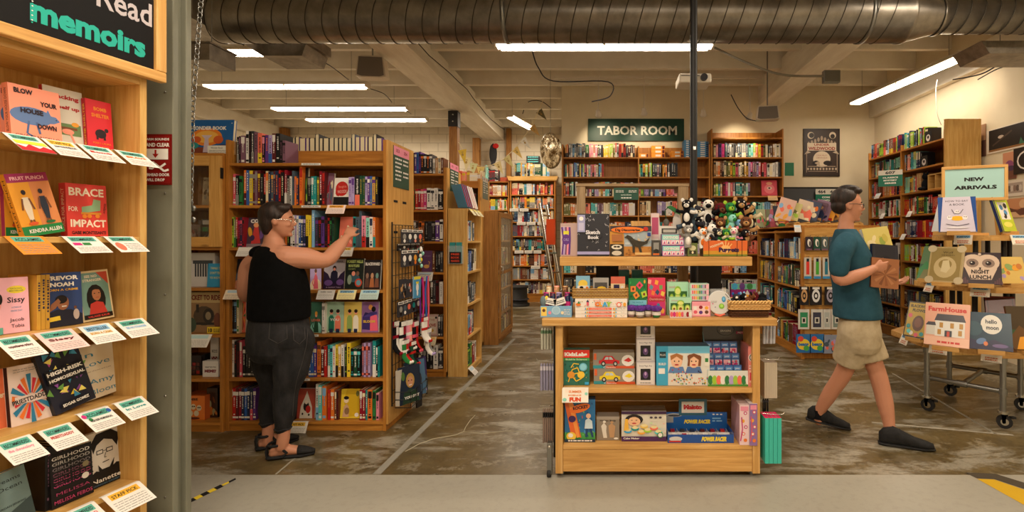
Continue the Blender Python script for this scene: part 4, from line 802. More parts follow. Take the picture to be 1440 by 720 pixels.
gfo('blue book leaning on the white game box',291,314,371,PZ(405,3.72),lambda a:(a.rect(0,0,1,1,'2E8CB8'),a.txt('THINGS THEY',.55,.8,.1,'E8D040',mw=.8),a.txt("DON'T TEACH",.55,.6,.1,'E8D040',mw=.8),a.txt('YOU IN SCHOOL',.55,.4,.1,'E8D040',mw=.8)),d=.045,t=.015)
def ride(a):a.rect(0,0,1,1,'8A6A48');a.rect(0,.74,1,1,'B09868');a.txt('TICKET TO RIDE',.5,.87,.12,'6A1E18',mw=.92,bold=.03);a.ell(.5,.42,.3,.24,'4A3A2C');a.ell(.62,.42,.15,.18,'2A2420');a.ell(.62,.42,.08,.1,'8A7A60');a.rect(.28,.5,.36,.7,'2A2420');a.rect(.2,.2,.8,.26,'2A2420');a.ell(.15,.2,.14,.18,'3A4A3A');a.ell(.88,.3,.1,.2,'6A3A2A')
gfo('brown train board game box titled Ticket to Ride',262,312,411,bz[4],ride,cat='box',t=.07,side='6A4A30',name='game_box',d=.06)
mb=MB('print');Y=3.765;w,h=.115,.05;mb.box((-w/2,0,0),(w/2,.002,h),'E0C030');a=Art(mb,(-w/2,0,0),(1,0,0),(0,0,1),w,h);a.txt('10',.2,.5,.55,'black',mw=.25,bold=.03);a.scrib(.42,.95,.2,.8,3,'black',.5);o=mb.build('price_tag',loc=(PX(302,Y),Y,bz[4]+.001));tag(o,'small yellow tag with the number ten before the train game','tag')
card('blue headed card under the train board game',T(PX(279,3.7),3.718,bz[4]+.001),.18,.1,'B8D8DC',None,'E8E4DC',None,1.0)
def meme(a):a.rect(0,0,1,1,'D8D4D0');a.txt('WHAT DO YOU',.5,.62,.09,'2A2428',mw=.7,bold=.02);a.txt('MEME?',.5,.38,.17,'7A1E2C',mw=.74,bold=.04)
gfo('white meme game box standing upright at the cabinet shelf',296,307.5,475,bz[5],meme,cat='box',t=.08,side='white',name='game_box',d=.16)
gfo('small white meme game box in front of the upright one',285,307,508,bz[5],meme,cat='box',t=.05,side='white',name='game_box',d=.05)
gfo('dark red and black game box beside the white meme boxes',258,283,500,bz[5],gcover('grid','241414',None,'white',('8C1E1E','3A1A14','5A2A1E'),4),cat='box',t=.1,side='black',name='game_box',d=.1)
def zomb(a):a.rect(0,0,1,1,'D8742A');a.txt('ZOMBIE',.4,.86,.1,'3A1A14',mw=.6,bold=.03);[a.ell(u,w,.11,.12,'D8C8A8') for u,w in ((.25,.5),(.5,.55),(.75,.5),(.38,.28),(.64,.28))];[a.ell(u,w,.03,.03,'2A1414') for u,w in ((.22,.52),(.3,.52),(.47,.57),(.55,.57),(.72,.52),(.8,.52))];a.ell(.5,.08,.3,.05,'5A2414')
gfo('orange cartoon monster game box on the cabinet floor',256,288,557,bz[6],zomb,cat='box',t=.14,side='C8602A',name='game_box',d=.05)
gfo('dark brown game box right of the orange monster box',291,306,546,bz[6],gcover('blob','3A2418',None,'white',('A8642C','6A3A1E','8C8A60'),4),cat='box',t=.08,side='black',name='game_box',d=.1)
def wonder(a):
    a.rect(0,0,1,1,'1E5C9C');a.rect(0,0,1,.2,'7A3A28');a.ell(.42,.5,.34,.26,'E08028',20);a.ell(.42,.5,.26,.18,'E8B050',18);a.ell(.2,.42,.1,.1,'C85A2A');a.ell(.68,.42,.11,.12,'C85A2A');a.poly([(.36,.05),(.38,.45),(.3,.55),(.54,.55),(.46,.45),(.5,.05)],'C8B8C8');a.ell(.12,.25,.14,.1,'2A8C8C');a.ell(.8,.2,.18,.08,'3A2A5C');a.txt('WONDER BOOK',.44,.76,.1,'E8E4DC',mw=.82,bold=.03);a.circ(.96,.9,.004,'white')
gb=book('book','large blue and orange book titled Wonder Book above the cabinet',.345,.27,.03,wonder,T(PX(297,3.82),3.80,gt+.021),.1,0,'blue',None,sp=None,bg='blue')
mb=MB('print');w,h=.165,.06;mb.box((-w/2,0,0),(w/2,.002,h),'E0DCD0');a=Art(mb,(-w/2,0,0),(1,0,0),(0,0,1),w,h);a.txt('Wonder Book',.42,.72,.24,'3A3A38',mw=.55);a.scrib(.08,.92,.12,.5,3,'grey',.4);tag(mb.build('shelf_card',loc=(PX(308,3.75),3.745,gt+.021)),'white handwritten card leaning on the Wonder Book','shelf card')
for i,(c,px) in enumerate((('amber',326.5),('tan',330))):
    one_spine(T(0,0,0),PX(px,3.8)-.006,gt+.021,.014,.1,.14,c,'brown',0,f'small {c} book on the cabinet beside the tall comics',None,y0=3.79)
GX=x1w+.02
t=thing('wire_grid','black wire grid rack fixed on the comics bookcase end','rack',(GX+.012,YF+.03,0))
mb=MB('wire');zt,zb=PZ(316,3.8),PZ(560,3.9);L=.5
for i in range(9):mb.cyl((0,.0+L*i/8,zb),(0,L*i/8,zt),.0028,6)
for i in range(15):mb.cyl((.004,0,zb+(zt-zb)*i/14),(.004,L,zb+(zt-zb)*i/14),.0028,6)
mb.build('grid',t)
for k,y_ in enumerate((0,L)):MB('wire').cyl((0,y_,zb-.02),(0,y_,zt+.02),.006,8).build('upright',t)
def hung(label,px,top,bot,Y,w,art,bg='white',out=.07,name='hanging_pack',cat='pack',shape=None,m='gloss',th=.012,head=True,rz=math.pi/2-.25,hook=True):
    """pack on a peg hook that sticks out from the grid; pixel column/rows at its own depth Y"""
    p=P(px,bot,Y);h=PZ(top,Y)-p.z;o=thing(name,label,cat,p,rz,'merchandise on the wire grid');mb=MB(m)
    if shape:shape(mb,w,h)
    else:
        mb.box((-w/2,0,0),(w/2,th,h*.98),bg);a=Art(mb,(-w/2,0,0),(1,0,0),(0,0,1),w,h*.98)
        if art:art(a)
    mb.build('pack_body',o)
    hk=MB('chrome');hk.tube([(0,th+.06,h+.012),(0,-.02,h+.006),(0,-.03,h+.016)],.0022,6);hk.build('hook',o)
    return o
def grid_item(*a,**k):return hung(*a,**k)
r=random.Random(9)
cols4=[3.86,3.97,4.08,4.19]
def gx(Y,off):return CX+F*(GX+off)/Y
pin=lambda c1,c2:(lambda a:(a.rect(0,.82,1,1,'white'),a.ell(.5,.5,.28,.2,c1),a.ell(.5,.2,.2,.12,c2),a.scrib(.1,.9,.86,.96,1,'black',.8)))
rows=[(322,343,[('grey','white'),('white','slate'),('white','salmon'),('coral','tan')],'top'),(352,376,[('white','grey'),('white','black'),('amber','orange'),('teal','white')],'second')]
for (y0,y1,cs,nm) in rows:
    for i,Y in enumerate(cols4):
        s=3.8/Y;hung(f'small {cs[i][0]} and {cs[i][1]} trinket card, {ordn(i+1)} from the front in the {nm} hanging row',gx(Y,.07),CY+(y0-CY)*s,CY+(y1-CY)*s,Y,.07,pin(*cs[i]),'charcoal')
def shape_charm(mb,w,h):
    r=random.Random(3)
    for i in range(10):mb.ball((r.uniform(-.4,.4)*w,r.uniform(-.02,.02),r.uniform(.1,.9)*h),(.014,.012,.018),r.choice(['teal','yellow','orange','white','mint','black']),'gloss',8,6)
hung('bunch of teal and yellow beaded charms at the grid edge',592,346,379,4.15,.09,None,shape=shape_charm)
for i,(Y,c1,c2) in enumerate(((3.84,'black','grey'),(3.92,'white','slate'),(4.0,'charcoal','coral'),(4.1,'black','teal'),(4.2,'maroon','white'))):
    s=3.8/Y;hung(f'narrow {c1} and {c2} pin card, {ordn(i+1)} from the front in the row above the socks',gx(Y,.05),CY+90*s,CY+112*s,Y,.065,pin(c2,c1),'charcoal')
    hung(f'tiny {c2} charm on dark card, {ordn(i+1)} from the front between the top rows',gx(Y+.01,.04),CY+8*s,CY+18*s,Y+.01,.05,pin(c1,c2),'black')
hung('black trinket card in the third hanging row near the front',gx(3.86,.06),392,420,3.86,.08,gcover('blob','charcoal',None,'white',('grey','tan','black'),3),'charcoal')
hung('brown and black trinket card in the third hanging row',gx(3.98,.06),392,418,3.98,.08,gcover('blob','charcoal',None,'white',('brown','grey','salmon'),8),'charcoal')
hung('blue pack with a white bird hanging in the third row',gx(4.07,.09),388,419,4.07,.09,lambda a:(a.rect(0,0,1,.86,'4C90BC'),a.rect(0,.86,1,1,'D8C840'),a.ell(.5,.5,.2,.2,'white'),a.ell(.5,.25,.12,.15,'white'),a.rect(.3,.66,.7,.76,'D8C840')),'sky')
def lanyard(c1,c2):
    def f(mb,w,h):
        for k,c in ((-1,c1),(1,c2)):mb.tube([(k*w*.1,0,h),(k*w*.35,.005,h*.7),(k*w*.3,0,h*.3),(k*w*.2,.004,0)],[(.012,.004)]*4,6,c,'cloth',ref=(1,0,0))
        mb.tube([(-w*.2,0,0),(0,-.004,-.01),(w*.2,0,0)],[(.012,.004)]*3,6,c2,'cloth',ref=(1,0,0))
    return f
hung('purple and magenta long ribbons hanging at the grid edge',gx(4.15,.1),390,452,4.15,.07,None,shape=lanyard('purple','magenta'),name='ribbon_bunch',cat='ribbon')
hung('blue and pink long ribbons beside the purple ribbons',gx(4.22,.12),388,458,4.22,.06,None,shape=lanyard('blue','rose'),name='ribbon_bunch',cat='ribbon')
def sock(c1,c2,c3):
    def f(mb,w,h):
        for k in (-1,1):
            x=k*.012;mb.tube([(x,0,h),(x,0,h*.55),(x,0,h*.32),(x+.012,-.012,h*.16),(x+.03,-.03,h*.04)],[(.026,.011),(.024,.011),(.027,.012),(.026,.013),(.018,.011)],10,c1 if k<0 else c2,'cloth',ref=(1,0,0))
            mb.tube([(x,0,h),(x,0,h*.84)],[(.0275,.0125)]*2,10,c3,'cloth',ref=(1,0,0));mb.tube([(x,0,h*.6),(x,0,h*.5)],[(.0262,.0122)]*2,10,c3,'cloth',ref=(1,0,0))
            mb.ball((x+.03,-.03,h*.05),(.019,.014,.014),c3,'cloth',8,6)
        mb.box((-.03,-.014,h*.86),(.03,-.0125,h*1.0),'white')
    return f
for i,(px,y0,y1,Y,cs) in enumerate(((556,452,500,3.84,('black','white','crimson')),(566,452,498,3.9,('white','crimson','black')),(575,450,492,4.0,('pink','salmon','white')),(584,452,496,4.08,('black','red','rose')),(597,446,482,4.12,('white','white','red')),(602,462,500,4.2,('white','grey','lilac')),(570,478,512,3.9,('green','red','white')),(580,480,514,4.0,('forest','black','red')))):
    hung(f'pair of {cs[0]} and {cs[1]} socks with {cs[2]} trim, {ordn(i+1)} in the sock rows',px,y0,y1,Y,.07,None,shape=sock(*cs),name='sock_pair',cat='socks')
hung('teal and lilac striped fuzzy socks at the bottom of the grid',590,512,552,4.2,.1,lambda a:[a.rect(0,i*.125,1,i*.125+.125,c) for i,c in enumerate(('black','teal','lilac','mint','lilac','teal','teal','charcoal'))],'teal',name='sock_pair',cat='socks',th=.02)
hung('black pack hanging lowest beside the striped fuzzy socks',590,555,572,4.15,.07,gcover('plain','black'),'black')
hung('white hand-shaped toy pack above the fuzzy socks',590,498,513,4.22,.05,lambda a:(a.ell(.5,.35,.3,.3,'cream'),a.ell(.3,.75,.08,.2,'cream'),a.ell(.5,.8,.08,.2,'cream'),a.ell(.7,.75,.08,.2,'cream')),'black')
t=thing('magazine_rack','black wire pocket holding magazines at the island end','rack',(GX+.02,3.80,.155));mb=MB('wire')
for z_ in (.0,.06,.12):mb.tube([(0,0,z_),(.12,0,z_),(.12,.36,z_),(0,.36,z_)],.003,6)
for y_ in (0,.12,.24,.36):mb.tube([(.0,y_,0),(.12,y_,0),(.12,y_,.12)],.003,6)
mb.build('pocket',t)
def mag(label,px0,Y,bg,art,off,g=None,h=.285):
    o=book('magazine',label,.2,h,.006,art,T(GX+.035+off,Y+.07,.165,math.radians(60)),.1,0,bg,'magazines in the wire pocket',cat='magazine',m='gloss',pages=False,bg=bg)
faceart=lambda a:(a.rect(0,0,1,1,'182438'),a.ell(.52,.6,.2,.2,'A88444'),a.ell(.52,.57,.13,.14,'B88468'),a.poly([(.1,0),(.2,.3),(.5,.38),(.8,.3),(.9,0)],'203A2C'),a.ell(.44,.6,.03,.012,'black'),a.ell(.58,.6,.03,.012,'black'),a.rect(.44,.47,.58,.49,'white'),a.txt('YOU GOT',.55,.16,.07,'white',mw=.7,bold=.03),a.ell(.2,.75,.08,.12,'4A6C34'))
mag('magazine with a smiling blonde woman on its cover',545,3.82,'navy',faceart,.075)
mag('blue magazine behind the smiling blonde one',575,3.98,'slate',gcover('face','4A6C8C',None,'white',('charcoal','navy','red'),4),.055)
mag('dark purple magazine rearmost in the wire pocket',580,4.06,'purple',gcover('scene','3A2C5C',None,'white',('navy','slate','lilac'),4),.04)
for i in range(4):
    mb=MB('gloss');mb.box((0,0,0),(.006,.14,.27),'C8C0B4');tag(mb.build('magazine',loc=(GX+.024+i*.008,3.803,.165),rz=-.02),f'thin pale magazine edge, {ordn(i+1)} from the bookcase in the wire pocket','magazine','magazines in the wire pocket')
# ================================================================== SECOND AND THIRD LEFT ISLANDS
def island(name_,label,Y,zs,seed,rowspec,L=2.0,topz=2.19,indiv=True):
    w=L;M=T(-1.657-w,Y,0);t=case('bookcase',label,w,.5,topz,zs,M,'case',back=False)
    MB('case').box((.0255,.27,.02),(w-.0255,.29,2.1)).build('back_panel',t);MB('panel').box((w+.0005,.002,.05),(w+.014,.5,topz)).build('end_panel',t)
    return M,w
Y2=5.2;z2=[PZ(y,Y2) for y in (244,295,339.5,383,428,474,520)]
M2,w2=island('b','second island bookcase behind the comics bookcase',Y2,z2,5,None)
def row2(i,spec):
    n=0;r=random.Random(i+50);Y=Y2+.035
    for sg in spec.split(';'):
        a,top,cs=sg.strip().split(':');xa,xb=map(float,a.split('-'));cs=cs.split(',');X0,X1=PX(xa,Y),PX(xb,Y);t_=(X1-X0)/len(cs);hh=PZ(float(top),Y)-z2[i]
        for k,s_ in enumerate(cs):
            c,ac=(s_.strip().split('/')+['white'])[:2];n+=1
            one_spine(M2,X0+k*t_-(-1.657-w2),z2[i]+.0005,t_-.0015,hh+r.uniform(-.004,.004),.16,c,ac,r.choice([0,1,4]),f"{SIZE(t_, hh)}{c} book with {ac} lettering, {ordn(n)} along shelf {('one','two','three','four','five','six','seven')[i]} behind the comics bookcase",'books on the second island bookcase',y0=.03+r.uniform(0,.006),rnd=r)
row2(0,'572-583:215:black/teal,charcoal/red,black/white; 583-592:214:purple/white,blue/black,purple/black; 592-608:217:black/orange,black/white,black/orange,charcoal/white; 608.5-624:222:grey/white,tan/white,cream/grey,brown/white')
row2(1,'574-583:267:forest/cream,olive/coral; 584-600:266:red/cream,crimson/white,rose/white,magenta/white; 600.5-616:265:white/black,white/charcoal,white/black; 616.5-623:267:black/white')
row2(2,'575-581:310:orange/black,white/grey; 581.5-597:311:black/white,brown/black,orange/black,brown/orange; 597.5-612:311:black/grey,charcoal/black,black/grey; 612.5-618:310:purple/white; 618.5-623:309:white/black')
row2(3,'608-612:353:brown/cream; 612.5-623:354:black/grey,black/white,charcoal/grey')
row2(4,'596-601:394:rose/black; 601.5-617:395:brown/red,black/white,charcoal/grey,maroon/black; 618-623:397:white/grey')
row2(5,'575-597:443:black/crimson,maroon/black,black/grey,white/black; 616-623:444:black/white,charcoal/grey')
row2(6,'590-609:492:black/white,charcoal/grey,black/white,black/grey; 609.5-616:486:white/black; 616.5-623:490:charcoal/white')
def fo2(label,i,x0,x1,top,art,bg='white',sp='black'):
    Y=Y2+.05;X0,X1=PX(x0,Y),PX(x1,Y);book('book',label,X1-X0,PZ(top,Y)-z2[i],.02,art,T((X0+X1)/2,Y,z2[i]+.0005),.1,0,sp,'face-out books on the second island bookcase',bg=bg)
fo2('purple book with a gold swan beside the wire grid',3,593,607.5,353,lambda a:(a.rect(0,0,1,1,'64406C'),a.ell(.45,.25,.28,.09,'D8A860'),a.line([(.65,.28),(.75,.45),(.6,.5)],.006,'D8A860'),a.txt('SWAN',.5,.75,.07,'9C7CA4',mw=.6)),'64406C')
fo2('cream and pink lettered book on the sixth shelf back',5,598,615,443,lambda a:(a.rect(0,0,1,1,'C8A8A0'),a.rect(.1,.1,.9,.9,'D8C8B8'),a.txt('THE',.5,.75,.1,'A84434',mw=.5),a.txt('LOVE',.5,.5,.14,'A84434',mw=.7,bold=.03),a.circ(.85,.85,.012,'black'),a.ell(.5,.25,.2,.08,'C8A040')))
card('blue and white card below the purple swan book',T(PX(598,Y2),Y2-.001,z2[3]+.001),.17,.1,'B8D0E0',None,'white',None,1.1)
card('orange card below the cream and pink lettered book',T(PX(606,Y2),Y2-.001,z2[5]+.001),.12,.09,'E8B060',None,'cream',None,1.1)
section_sign('pink and green aisle sign on the second island end',T(-1.657+.018,Y2+.24,PZ(272,5.4)+.02,math.pi/2),.3,.3,lines=5,nums=('351','352'))
M2b=T(-1.64,5.2,0,math.pi/2)
UF=-1.435
def end_unit(label,Yn,L,D,h,boards,wd,xf=UF):
    M=Matrix.Translation((xf,Yn,0)) @ Matrix.Rotation(math.pi/2,4,'Z');return M,case('narrow_bookcase',label,L,D,h,boards,M,wd)
MU,tu=end_unit('narrow knotty pine bookcase with its shelves facing the aisle',5.2,.62,.2,PZ(293,5.2),[PZ(y,5.2) for y in (339,383,429,475,521)],'pine')
zu=[PZ(y,5.2) for y in (339,383,429,475,521)]
MB('pine').box((.0255,.003,PZ(293,5.2)-.022),(.62-.0255,.19,PZ(293,5.2))).build('top_panel',tu)
for i,(z_,sp_) in enumerate(zip(zu,('coral/white,white/grey,white/red,sky/navy,brown/cream','black/white,charcoal/sky,blue/white,black/grey,black/white,cream/black','charcoal/white,black/grey,slate/white,black/tan','coral/white,brown/white,sky/red,rose/white,white/grey,navy/white','green/white,forest/lime,green/yellow,crimson/white,white/grey'))):
    indiv_row(MU,.03,.59,z_+.0005,[s for s in sp_.split(',')]+['cream/black','slate/white'] if i==0 else sp_.split(','),f'{ordn(i+1)} shelf of the narrow pine unit','books in the narrow pine unit',60+i,(.19,.25),.13,.75 if i in (1,2,4) else .6,y0=.02)
card('white card hanging at the foot of the narrow pine unit',MU @ Matrix.Translation((.12,-.001,zu[4]+.001)),.14,.12,'B8D0E0',None,'white',None,.8)
for i in range(6):
    c=('5C9CC8','5C9CC8','5C9CC8','D8D0CC','C83C3C','E0DCD4')[i]
    M=MU @ Matrix.Translation((.09+i*.075,.055,PZ(293,5.2)+.012))
    book('book',f"{('blue','blue','blue','pale','red','white')[i]} copy, {ordn(i+1)} along the slanted row above the narrow pine unit",.17,.25,.018,gcover('scene',c,None,'white',('B8D0E0','coral','white'),i),M @ Matrix.Rotation(.9,4,'Z'),.35,0,'crimson' if i<3 else 'white','slanted books above the narrow pine unit',bg=c)
for i in range(3):card(f'yellow edged card, {ordn(i+1)} along the top edge of the narrow pine unit',MU @ Matrix.Translation((.12+i*.16,-.001,PZ(293,5.2)+.001)),.12,.09,'E0D060',None,'E8E0B8',None,.9)
t=thing('bookmark_holder','clear holder of teal bookmarks with a free book marks sign','holder',(PX(641,5.18),5.197,PZ(371,5.2)))
MB('plastic').box((-.075,-.04,.0),(.075,-.002,.19)).build('holder_body',t)
for k in range(2):MB('print').box((-.065+k*.068,-.02,.004),(-.005+k*.068,-.008,.225),'2E8C8C').build('bookmark_stack',t)
mb=MB('print');mb.box((-.058,-.046,.01),(.062,-.0415,.125),'1A1214');a=Art(mb,(-.058,-.046,.01),(1,0,0),(0,0,1),.12,.115)
for i,w_ in enumerate(('FREE','BOOK','MARKS')):a.txt(w_,.5,.8-i*.3,.18,'D8482C',mw=.72,bold=.02)
mb.build('sign_card',t)
Y3=6.62;z3=[PZ(y,Y3) for y in (262,297,332,367,402,437)]
M3_=T(-1.657-1.4,Y3,0);t=case('bookcase','third island bookcase with pale books along its top',1.4,.5,2.24,z3,M3_,'case',back=False)
MB('case').box((.0255,.27,.02),(1.375,.29,2.24)).build('back_panel',t);MB('panel').box((1.4005,.002,.05),(1.414,.5,2.24)).build('end_panel',t)
MB('case').box((.0255,.2,z3[0]),(1.3745,.22,2.235)).build('top_rail',t)
for i,z_ in enumerate(z3):stuff_row(M3_,.03,1.36,z_,.2,.25,['maroon','cream','coral','black','grey','white'],30+i,.98 if i else .3,.15)
stuff_row(M3_ @ Matrix.Translation((0,.27,0)),.3,1.36,2.12,.22,.28,['cream','tan','salmon','cream','coral'],77,1.,.15)
section_sign('grey-green aisle sign on the third island end',T(-1.657+.018,Y3+.24,PZ(280,6.8),math.pi/2),.3,.3,top='C8C4BC',body='5C6C64',lines=5,nums=('349','350'))
MC=Matrix.Translation((-1.44,6.75,0)) @ Matrix.Rotation(math.pi/2,4,'Z');hC=PZ(297,6.75)
tcab=case('display_cabinet','tall brown wood cabinet with a narrow glass door facing the aisle',1.0,.2,hC,[hC-.002,1.42,1.08,.74,.4,.1],MC,'post')
db=MB('post');db.box((.04,-.02,.08),(.1,-.001,hC-.02));db.box((.9,-.02,.08),(.96,-.001,hC-.02));db.box((.1,-.02,.08),(.9,-.001,.14));db.box((.1,-.02,hC-.08),(.9,-.001,hC-.02));db.box((.1,-.02,.95),(.9,-.001,.99));d=db.build('door',tcab)
MB('glass').box((.1,-.013,.14),(.9,-.009,.95)).build('pane',d);MB('glass').box((.1,-.013,.99),(.9,-.009,hC-.08)).build('pane',d);MB('chrome').tube([(.06,-.02,.95),(.06,-.05,.97),(.06,-.05,1.05),(.06,-.02,1.07)],.006,8).build('handle',d)
for i,z_ in enumerate((1.42,1.08,.74,.4,.1)):stuff_row(MC,.03,.95,z_,.18,.24,['maroon','brown','olive','cream','navy'],90+i,.9,.12)
# ================================================================== FAR ROW AND BACK WALL CASES
YA=11.3;za=[PZ(y,YA) for y in (253.5,273.7,293,312,332,352,373.6,393,413)]
xa0,xa1=PX(717,YA),PX(781,YA);MA=T(xa0,YA,0)
t=case('bookcase','tall pine bookcase against the far wall at the aisle end',xa1-xa0,.26,PZ(250,YA),[z for z in za],MA,'case',side=.03)
MB('pine').prism([(-.06,PZ(248,YA)),(xa1-xa0+.06,PZ(248,YA)),(xa1-xa0+.02,PZ(254,YA)),(-.02,PZ(254,YA))],-.04,.25).build('crown',t)
pals=[['coral','white','cream','black','sky','red','teal','amber'],['black','charcoal','mint','grey','amber','orange'],['white','black','navy','red','cream'],['black','crimson','white','slate'],['navy','black','brown','teal'],['brown','navy','white','orange','cream'],['grey','maroon','brown','white'],['maroon','black','red','cream'],['brown','amber','cream','slate','black']]
for i,z_ in enumerate(za[1:]):stuff_row(MA,.04,xa1-xa0-.04,z_,.22,.27,pals[i],200+i,1. if i != 5 else .95)
stuff_row(MA,.1,xa1-xa0-.12,PZ(248,YA)+.0,.28,.31,['gold','mint','cream','teal','black','forest','grey'],210,1.,.14,0)
for k in range(3):mb=MB();mb.box((0,0,0),(.3,.18,.05),'black');a=Art(mb,(0,0,0),(1,0,0),(0,0,1),.3,.05);a.scrib(.1,.9,.3,.7,1,'aqua',1.);tag(mb.build('book',loc=(PX(740,YA)-.0,YA+.02,PZ(248,YA)+.31+k*.053)),f"black book lying flat, {('bottom','middle','top')[k]} of the stack on the far bookcase",'book')
for i,(px,row) in enumerate(((723,2),(737,2),(733,3),(747,3),(762,3),(730,5),(744,5),(755,5),(753,6))):
    y=(253.5,273.7,293,312,332,352,373.6,393,413)[row];mb=MB('print');mb.box((-.1,0,-.07),(.1,.002,0),'white');a=Art(mb,(-.1,0,-.07),(1,0,0),(0,0,1),.2,.07);a.scrib(.1,.9,.2,.8,2,'grey',.4)
    tag(mb.build('shelf_card',loc=(PX(px,YA-.01),YA-.012,PZ(y,YA)+.0)),f'tiny white card, {ordn(i+1)} of those on the far aisle bookcase','shelf card','cards on the far aisle bookcase')
xb0,xb1=PX(676,11.32),xa0-.02;MB_=T(xb0,11.32,0)
t=case('bookcase','far wall bookcase with red books left of the tall pine one',xb1-xb0,.24,PZ(254,11.3),[PZ(y,11.3) for y in (255,275,295,315,336,357,378,400)],MB_,'case')
for i,y in enumerate((275,295,315,336,357,378,400)):stuff_row(MB_,.04,xb1-xb0-.04,PZ(y,11.3),.22,.27,[['crimson','red','cream','tan'],['red','yellow','green','white','orange'],['cream','brown','navy']][min(i,2)],220+i)
stuff_row(MB_,.1,xb1-xb0-.2,PZ(255,11.3),.25,.4,['black','charcoal','mint','black'],231,.9,.14)
tag(MB('matte').box((0,0,0),(.25,.15,.1),'A84C34').build('book_box',loc=(PX(703,11.35),11.36,PZ(255,11.3)+.001),bevel=.01),'small reddish box beside the black books on the far bookcase','box')
t=thing('wall_ornament','dark oval ornament with a red flower beside the bunting','ornament',(PX(690,11.2),11.45,PZ(232,11.3)+.08))
MB('matte').ball((0,0,.2),(.09,.04,.24),'2A2A2C').build('oval_body',t);MB('matte').ball((.07,-.05,.37),(.07,.04,.06),'red').build('flower',t);MB('matte').cyl((0,0,-.07),(0,0,.02),.05,12,'charcoal').build('base',t)
t=thing('step_stool','black round step stool in front of the far bookcase','stool',(PX(733,10.9),10.7,0))
MB('rubber').lathe([(.21,.0),(.215,.05),(.17,.06),(.16,.38)],n=24).build('body',t);MB('rubber').lathe([(.19,.385),(.195,.4),(.19,.43),(.05,.432)],n=24).build('top_step',t);MB('matte').lathe([(.212,.14),(.19,.145),(.19,.16)],n=24,c='charcoal').build('lower_step',t)
t=thing('step_ladder','aluminium ladder leaning beside the back wall bookcase','ladder',(PX(784,7.95),7.9,0),1.25)
for sx in (-.13,.13):MB('chrome').tube([(sx,-.12,0),(sx,.25,2.0)],[(.014,.03)]*2,8).build('rail',t)
for k in range(6):MB('chrome').box((-.125,-.1+k*.062-.03,.3+k*.3),(.125,-.1+k*.062+.02,.325+k*.3)).build('rung',t)
MB('gloss').box((-.15,-.02,1.35),(-.11,.12,1.75),'D8502A').build('orange_rail_cover',t)
t=thing('hammered_disc','large hammered metal disc hanging at the corner of the back wall','gong',P(774,212,8.1))
M3=Euler((.15,0,-.85)).to_matrix().to_4x4();mb=MB('brass');mb.T=M3
mb.lathe([(.02,-.05),(.1,-.045),(.16,-.01),(.26,.0),(.29,.012),(.292,.0),(.26,-.012)],n=40,ax='y');mb.build('disc',t,bevel=0)
mb=MB('brass');mb.T=M3
for a_ in range(14):mb.tube([(.17*math.cos(a_*.45),-.014,.17*math.sin(a_*.45)),(.25*math.cos(a_*.45+.3),-.008,.25*math.sin(a_*.45+.3))],.008,6)
mb.build('hammered_ridge',t);MB('steel').cyl((0,0,.29),(0,0,4.29-PZ(212,8.1)),.004,6).build('wire',t)
t=thing('bunting','string of triangular paper flags drooping across the aisle','bunting',(0,0,0));Yb=7.6
pts=[(645,200,6.9),(655,219,7.0),(668,231,7.2),(680,235,7.3),(692,232,7.5),(709,223,7.6),(723,210,7.8),(741,187,8.0),(752,168,8.2),(764,140,8.4)]
MB('matte').tube([P(*p) for p in pts],.006,6,'cream').build('string',t)
for i,(px,py,Y,c) in enumerate(((650,211,6.9,'D8B848'),(657,222,7.0,'E0D4A8'),(666,230,7.1,'C8CCA0'),(676,235,7.2,'D8C078'),(699,229,7.5,'E0D098'),(712,221,7.6,'D0C488'),(724,209,7.8,'E0C070'),(735,196,7.9,'E0DCD0'),(748,178,8.1,'C8A060'),(758,156,8.3,'6C6448'))):
    p=P(px,py,Y);w=.06;mb=MB('matte');mb.prism([(-w,0),(w,.01),(.02,-.2)],-.001,.001,c);a=Art(mb,(-w,-.001,-.2),(1,0,0),(0,0,1),2*w,.2);a.ell(.5,.68,.12,.1,'A88C50');a.line([(.38,.85),(.62,.85)],.01,'A88C50')
    mb.build('flag',t,loc=p,ry=(-.1,.2,.2,.1,-.4,-.5,-.55,-.6,-.6,-.6)[i])
YB=8.33;s=lambda *ys:[PZ(y,YB) for y in ys]
bx=[PX(x,YB) for x in (790,898,999)];MBk=T(bx[0],YB,0);wB=bx[2]-bx[0]
zB=s(221,248.5,276,303,330,357,384,411,436)
t=case('bookcase','double bookcase under the green room sign',wB,.33,PZ(203,YB),zB,MBk,'case',ups=(bx[1]-bx[0],))
def brow(i,specs,hs=(.2,.24),seed=0,half=0):
    """specs: 'x0-x1:colors' rows of individual books too small to single out further"""
    r=random.Random(300+i+half*31+seed);z=zB[i]
    for sg in specs.split(';'):
        a,cs=sg.strip().split(':');xa,xb=map(float,a.split('-'));cs=cs.split(',');X0,X1=PX(xa,YB+.03),PX(xb,YB+.03);nb_=max(len(cs),int((X1-X0)/.034));t_=(X1-X0)/nb_;h=r.uniform(*hs)
        for k in range(nb_):
            STUFF.T=T(X0+k*t_,YB+.03+r.uniform(0,.01),z+.001);spine_geo(STUFF,0,t_-.002,h*r.uniform(.95,1.04),.16,cs[k*len(cs)//nb_],r.choice(['white','black','cream']),r.choice([0,1,4,2]),False,r)
    STUFF.T=None
brow(0,'795-799:amber,orange; 800-818:slate,grey,sky,slate,grey,slate,sky; 819-823:charcoal,black; 823.5-828:green; 828.5-840:pink,salmon,pink; 840.5-848:charcoal,navy,black; 849-855:yellow,yellow; 855.5-862:yellow,lime,lime; 863-870:olive,red,charcoal; 870.5-880:red,orange,red; 880.5-893:charcoal,maroon,black,brown')
